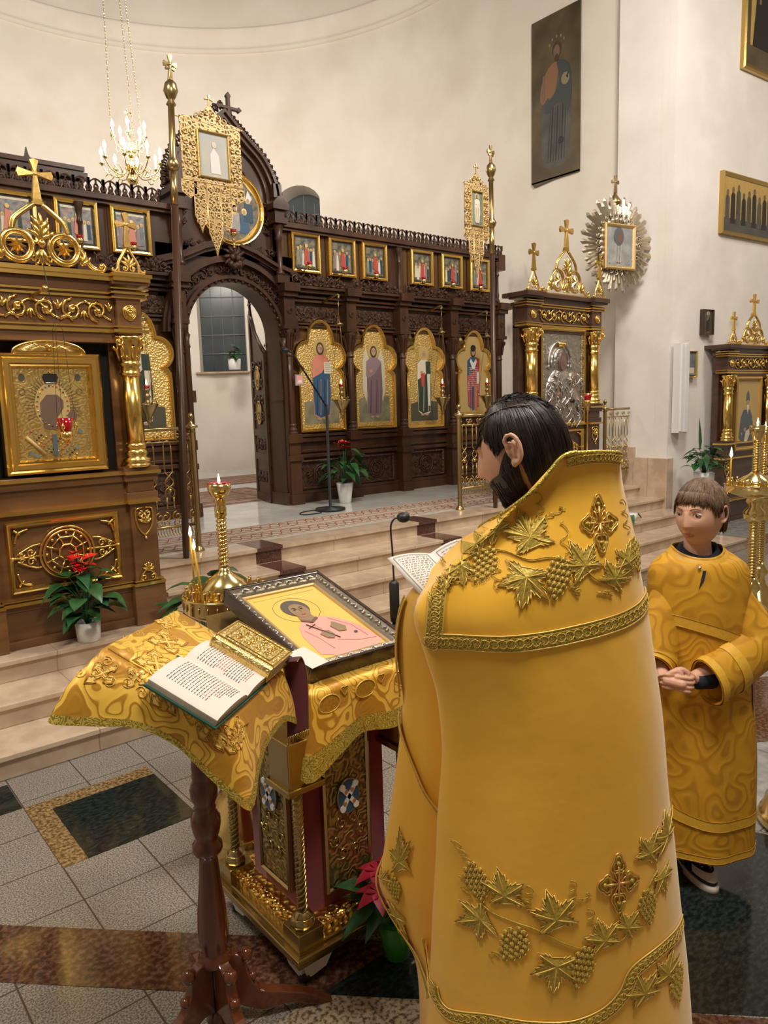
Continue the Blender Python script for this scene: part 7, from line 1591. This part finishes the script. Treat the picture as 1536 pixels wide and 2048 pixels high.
for s_ in (-1, 1):
    e = MB('eye_white'); e.T = HB; e.ball((s_*.031, -.0720, .011), .0120, 16, sc=(1.1, .9, .55)); e.ball((s_*.031-.0010, -.0772, .0105), .0066, 12, m='iris', sc=(1, .95, .85)); e.build('eye', None, BOY)
    e = MB('eyelid_line'); e.T = HB
    if 'eyelid_line' not in M: mat('eyelid_line', (.16, .08, .055), rough=.6)
    e.tube(cr([(s_*.019, -.0845, .0105), (s_*.026, -.0885, .0165), (s_*.034, -.0865, .0168), (s_*.043, -.078, .0110)], 4), .0013, 5); e.build('eyelashes', None, BOY)
    e = MB('hair_brown'); e.T = HB; e.tube(cr([(s_*.014, -.0935, .0275), (s_*.026, -.0935, .0335), (s_*.038, -.0865, .0325), (s_*.047, -.0765, .0265)], 4), lambda t: .0023*(1-.6*t), 5, flat=.5); e.build('eyebrow', None, BOY)
e = MB('lip'); e.T = HB
def facep(x, z, h=.0008):
    y = -.07
    az_, el_ = math.asin(max(-.95, min(.95, x/.070))), math.asin(max(-1, min(1, z/.112)))
    for _ in range(8):
        p = head_pt(az_, el_, 1., True); az_ += (x-p.x)/.07; el_ += (z-p.z)/.112
    return (p.x, p.y-h, p.z)
for z1, z2, z3 in ((-.0592, -.0535, -.0500),): pass
def lips(pts): 
    V = [facep(*p) for p in pts]; c = facep(sum(p[0] for p in pts)/len(pts), sum(p[1] for p in pts)/len(pts), .0018); e.add(V+[c], [(i, (i+1) % len(V), len(V)) for i in range(len(V))], smooth=True)
lips([(-.020, -.0592), (-.012, -.0555), (-.005, -.0525), (0, -.0538), (.005, -.0525), (.012, -.0555), (.020, -.0592), (.01, -.0600), (0, -.0602), (-.01, -.0600)])
lips([(-.019, -.0597), (-.01, -.0604), (0, -.0606), (.01, -.0604), (.019, -.0597), (.011, -.0660), (0, -.0685), (-.011, -.0660)])
e.tube([facep(x, -.0598, .0016) for x in (-.019, -.012, -.006, 0, .006, .012, .019)], .0007, 4, m='eyelid_line'); e.build('lips', None, BOY)
profB = [(0, -.075), (45, -.07), (70, -.050), (80, -.010), (88, .022), (100, .018), (108, .000), (114, .012), (122, .040), (145, .052), (180, .056)]
pt = hair_shell(None, profB, .0805, .1005, .123, HB, curtain=.0, drop=2.2, back=.004)
b = MB('hair_brown'); b.T = HB; nn = 96
rows = [[pt(rad(-180+360*i/nn), v/18)+(Vector((0, 0, .0035*((i*7) % 5-2))) if v == 18 else Vector()) for i in range(nn)] for v in range(19)]
b.grid(rows, closed=True); b.grid([[Vector((p.x*.95, p.y*.95, p.z)) for p in rows[-1]], rows[-1]], closed=True)
rd = random.Random(4)
for k in range(900):
    ph = rd.uniform(-PI, PI); v0 = rd.uniform(.05, .55); tw = rd.uniform(-.16, .16)+.22
    P = [pt(ph+tw*v, min(1.0, v0+(1.03-v0)*v), .0012+.003*rd.random()) for v in (0, .25, .5, .75, 1)]
    P[-1] = P[-1]+Vector((rd.uniform(-.002, .002), 0, rd.uniform(-.006, .002))); b.tube(P, lambda t: .0016*(1-.7*t), 3)
for k in range(150):
    ph = rd.choice((-1, 1))*rd.uniform(PI*.62, PI); P = [pt(ph, v, .002) for v in (.7, .85, 1.0)]; P.append(P[-1]+Vector((rd.uniform(-.004, .004), -.002, -rd.uniform(.004, .020)))); b.tube(P, lambda t: .0030*(1-.85*t), 3)
b.build('hair', None, BOY)
# navy collar
g = MB('navy')
rg = lambda z, r, e1=1.083, e2=2.507, dz=0, k=28: [bl(e1+r*cos(a), e2+r*.9*sin(a), z-dz*max(0, -sin(a))) for a in [2*PI*i/k for i in range(k)]]
g.grid([rg(1.236, .052, dz=.03), rg(1.246, .060, dz=.035), rg(1.228, .070, dz=.03), rg(1.21, .082, dz=.02), rg(1.18, .10, dz=.01)], closed=True); g.build('shirt_collar', None, BOY)
# robe
RR = [(1.232, 1.083, .083, .074), (1.212, 1.085, .100, .084), (1.185, 1.087, .138, .094), (1.145, 1.09, .168, .108), (1.03, 1.095, .172, .12), (.92, 1.10, .168, .12), (.80, 1.105, .175, .125), (.65, 1.11, .185, .13), (.48, 1.115, .195, .135), (.30, 1.12, .195, .14), (.20, 1.122, .193, .14), (.140, 1.125, .19, .14)]
def rpt(k, i, n=72):
    z, cx, a, bb = RR[k]; t = 2*PI*i/n; f = k/11; return Vector((cx+a*(1+.02*f*sin(5*t+1))*cos(t), 2.515+bb*(1+.05*f*sin(7*t))*sin(t), z-(.03 if k < 2 else 0)*max(0, -sin(t))-.015*f*f*max(0, cos(t+1.2))))
ringsB = [[rpt(k, i) for i in range(72)] for k in range(12)]
colB = [cr(c, 5) for c in zip(*ringsB)]
g = MB('brocade_boy'); RB_ = list(zip(*colB)); g.grid([[bl(*p) for p in r] for r in RB_], closed=True); o = g.build('robe', None, BOY); s = o.modifiers.new('s', 'SOLIDIFY'); s.thickness = .004; s.offset = -1
BVB = BVHTree.FromPolygons([v.copy() for v in g.v], g.f)
def onb(e1, z, h=.002):
    hit_, nrm, _, _ = BVB.ray_cast(EW(e1, 1.9, z)-BP, FH)
    if hit_ is None: hit_, nrm, _, _ = BVB.find_nearest(EW(e1, 2.4, z)-BP)
    return hit_+(nrm if nrm.dot(FH) < 0 else -nrm)*h
def bandb(P, wdt, name='robe_trim', m='boy_trim'):
    b = MB(m); up, lo = [], []
    Q = cr([(p[0], 0, p[1]) for p in P], 5)
    for i, q in enumerate(Q): t = (Q[min(i+1, len(Q)-1)]-Q[max(i-1, 0)]).normalized(); nn_ = Vector((-t.z, 0, t.x)); u, v = q+nn_*wdt/2, q-nn_*wdt/2; up.append((u.x, u.z)); lo.append((v.x, v.z))
    b.grid([[on_(a) for a in up] for on_ in [lambda a: onb(a[0], a[1], .0075)]]+[[onb(a[0], a[1], .0075) for a in lo]])
    for e_ in (up, lo): b.tube([onb(a[0], a[1], .0075) for a in e_], .0016, 4, m='brocade_motif')
    b.build(name, None, BOY)
bandb([(.93, 1.005), (1.0, .995), (1.1, .965), (1.19, .925), (1.255, .90)], .034)
bandb([(.95, .335), (1.0, .30), (1.08, .275), (1.2, .268), (1.30, .272)], .036)
bandb([(.94, .165), (1.02, .150), (1.12, .145), (1.24, .145), (1.30, .145)], .024)
g = MB('boy_trim'); r0 = [bl(*p) for p in ringsB[0]]; r1 = [bl(*(p+Vector((0, 0, .0)))) for p in ringsB[1]]
g.grid([[p+Vector((0, 0, .004)) for p in r0], [a.lerp(c, .5)+((a+BP-EW(1.085, 2.51, a.z)).normalized())*.006 for a, c in zip(r0, r1)], [a.lerp(c, 1.0)+((c+BP-EW(1.085, 2.51, c.z)).normalized())*.005 for a, c in zip(r0, r1)]], closed=True); g.build('neck_band', None, BOY)
g = MB('navy'); a0 = [(1.060, 1.168), (1.052, 1.140), (1.044, 1.105), (1.062, 1.140), (1.070, 1.168)]; g.add([onb(p[0], p[1], .008) for p in a0], [(0, 1, 2, 3, 4)]); g.build('neck_slit', None, BOY)
g = MB('silver'); g.ball(onb(1.050, 1.176, .012), .006, 10); g.build('neck_button', None, BOY)
g = MB('red_velvet'); a0 = [(1.262, .82), (1.272, .78), (1.28, .72), (1.278, .67), (1.268, .645), (1.262, .70)]; g.add([onb(p[0]-.012, p[1], .008) for p in a0], [tuple(range(6))]); g.build('side_lining', None, BOY)
def sleeve(S0, EL, CU, r0, r1, r2, name):
    g = MB('brocade_boy'); Q = cr([S0, S0.lerp(EL, .5)+Vector((0, 0, .0)), EL, EL.lerp(CU, .5)-Vector((0, 0, .015)), CU], 6); n = len(Q)-1; rows = []
    for i, p in enumerate(Q):
        t = (Q[min(i+1, n)]-Q[max(i-1, 0)]).normalized(); u = t.cross(FH).normalized(); v = t.cross(u); f = i/n; r = (r0+(r1-r0)*min(1, f*2)) if f < .5 else r1+(r2-r1)*(f-.5)*2
        rows.append([p+u*r*cos(a)*(1+.03*sin(3*a+i))+v*r*.72*sin(a) for a in [2*PI*k/28 for k in range(28)]])
    g.grid(rows, closed=True); o = g.build(name, None, BOY); s = o.modifiers.new('s', 'SOLIDIFY'); s.thickness = .004; s.offset = -1
    h = MB('boy_trim'); cen = Q[-1]
    for (i0, e) in ((n, .004), (n-5, .004)):
        ra, rb = rows[i0], rows[i0-2]; h.grid([[p+(p-cen).normalized()*e for p in ra], [p+(p-Q[i0-2]).normalized()*e for p in rb]], closed=True)
    h.build('cuff_trim', None, BOY)
sleeve(bl(1.165, 2.505, 1.130), bl(1.258, 2.45, .90), bl(1.060, 2.35, .800), .058, .090, .082, 'sleeve')
sleeve(bl(1.01, 2.505, 1.130), bl(.925, 2.45, .90), bl(.90, 2.38, .84), .062, .082, .062, 'sleeve')
g = MB('navy'); limb(g, [bl(1.09, 2.38, .80), bl(1.025, 2.356, .805)], [.030, .026], 12); g.build('shirt_cuff', None, BOY)
for s_ in (-1, 1):
    cc = bl(1.085+.075*s_-.045, 2.535, 0); dr = (-FH*.98+RH*(.1 if s_ > 0 else -.25)).normalized(); sd = Vector((dr.y, -dr.x, 0))
    def shp(m, zs, k0=1., L=.125, Wd=.045):
        g = MB(m); rows = []
        for z, kk in zs: rows.append([cc+dr*(cos(a)*L*kk+.02)+sd*sin(a)*Wd*kk*(1.08 if cos(a) > 0 else .85)+Vector((0, 0, z)) for a in [2*PI*i/32 for i in range(32)]])
        g.grid(rows, closed=True); g.add(rows[-1], [tuple(range(32))]); return g
    shp('shoe_sole', [(.0, 1.0), (.004, 1.04), (.022, 1.05), (.026, 1.0)]).build('shoe_sole', None, BOY) if 'shoe_sole' in M else (mat('shoe_sole', (.55, .50, .47), rough=.6), shp('shoe_sole', [(.0, 1.0), (.004, 1.04), (.022, 1.05), (.026, 1.0)]).build('shoe_sole', None, BOY))
    g = MB('iron'); rows = []
    for z, L, bx in ((.022, 1.0, 0), (.040, .98, 0), (.058, .86, -.01), (.075, .62, -.035), (.10, .40, -.062), (.13, .36, -.066)): rows.append([cc+dr*(cos(a)*.122*L+.02+bx)+sd*sin(a)*.043*min(1, L*1.15)+Vector((0, 0, z)) for a in [2*PI*i/32 for i in range(32)]])
    g.grid(rows, closed=True); SHOE = g.build('shoe', None, BOY)
    g = MB('shoe_sole'); rows = []
    for (z, L, bx) in ((.040, .985, .0015), (.052, .93, .0015), (.063, .82, -.004)): rows.append([cc+dr*(cos(a)*.122*L+.0215+bx)+sd*sin(a)*.0445*min(1, L*1.1)+Vector((0, 0, z+.001)) for a in [-1.2+2.4*i/16 for i in range(17)]])
    g.grid(rows)
    g.grid([[cc+dr*.085+sd*.018*f+Vector((0, 0, .066)) for f in (-1, 0, 1)], [cc+dr*.02+sd*.020*f+Vector((0, 0, .094)) for f in (-1, 0, 1)]]); g.build('toe_cap', None, SHOE)
    g = MB('iron')
    for k in range(5): t = k/4; p = cc+dr*(.082-.055*t)+Vector((0, 0, .070+.026*t)); g.tube([p-sd*.022, p+Vector((0, 0, .005)), p+sd*.022], .003, 5)
    g.build('laces', None, SHOE)
    g = MB('navy'); limb(g, [cc+Vector((0, 0, .10))-dr*.035, cc+Vector((0, 0, .35))-dr*.03], [.055, .07], 14); g.build('trouser_leg', None, BOY)
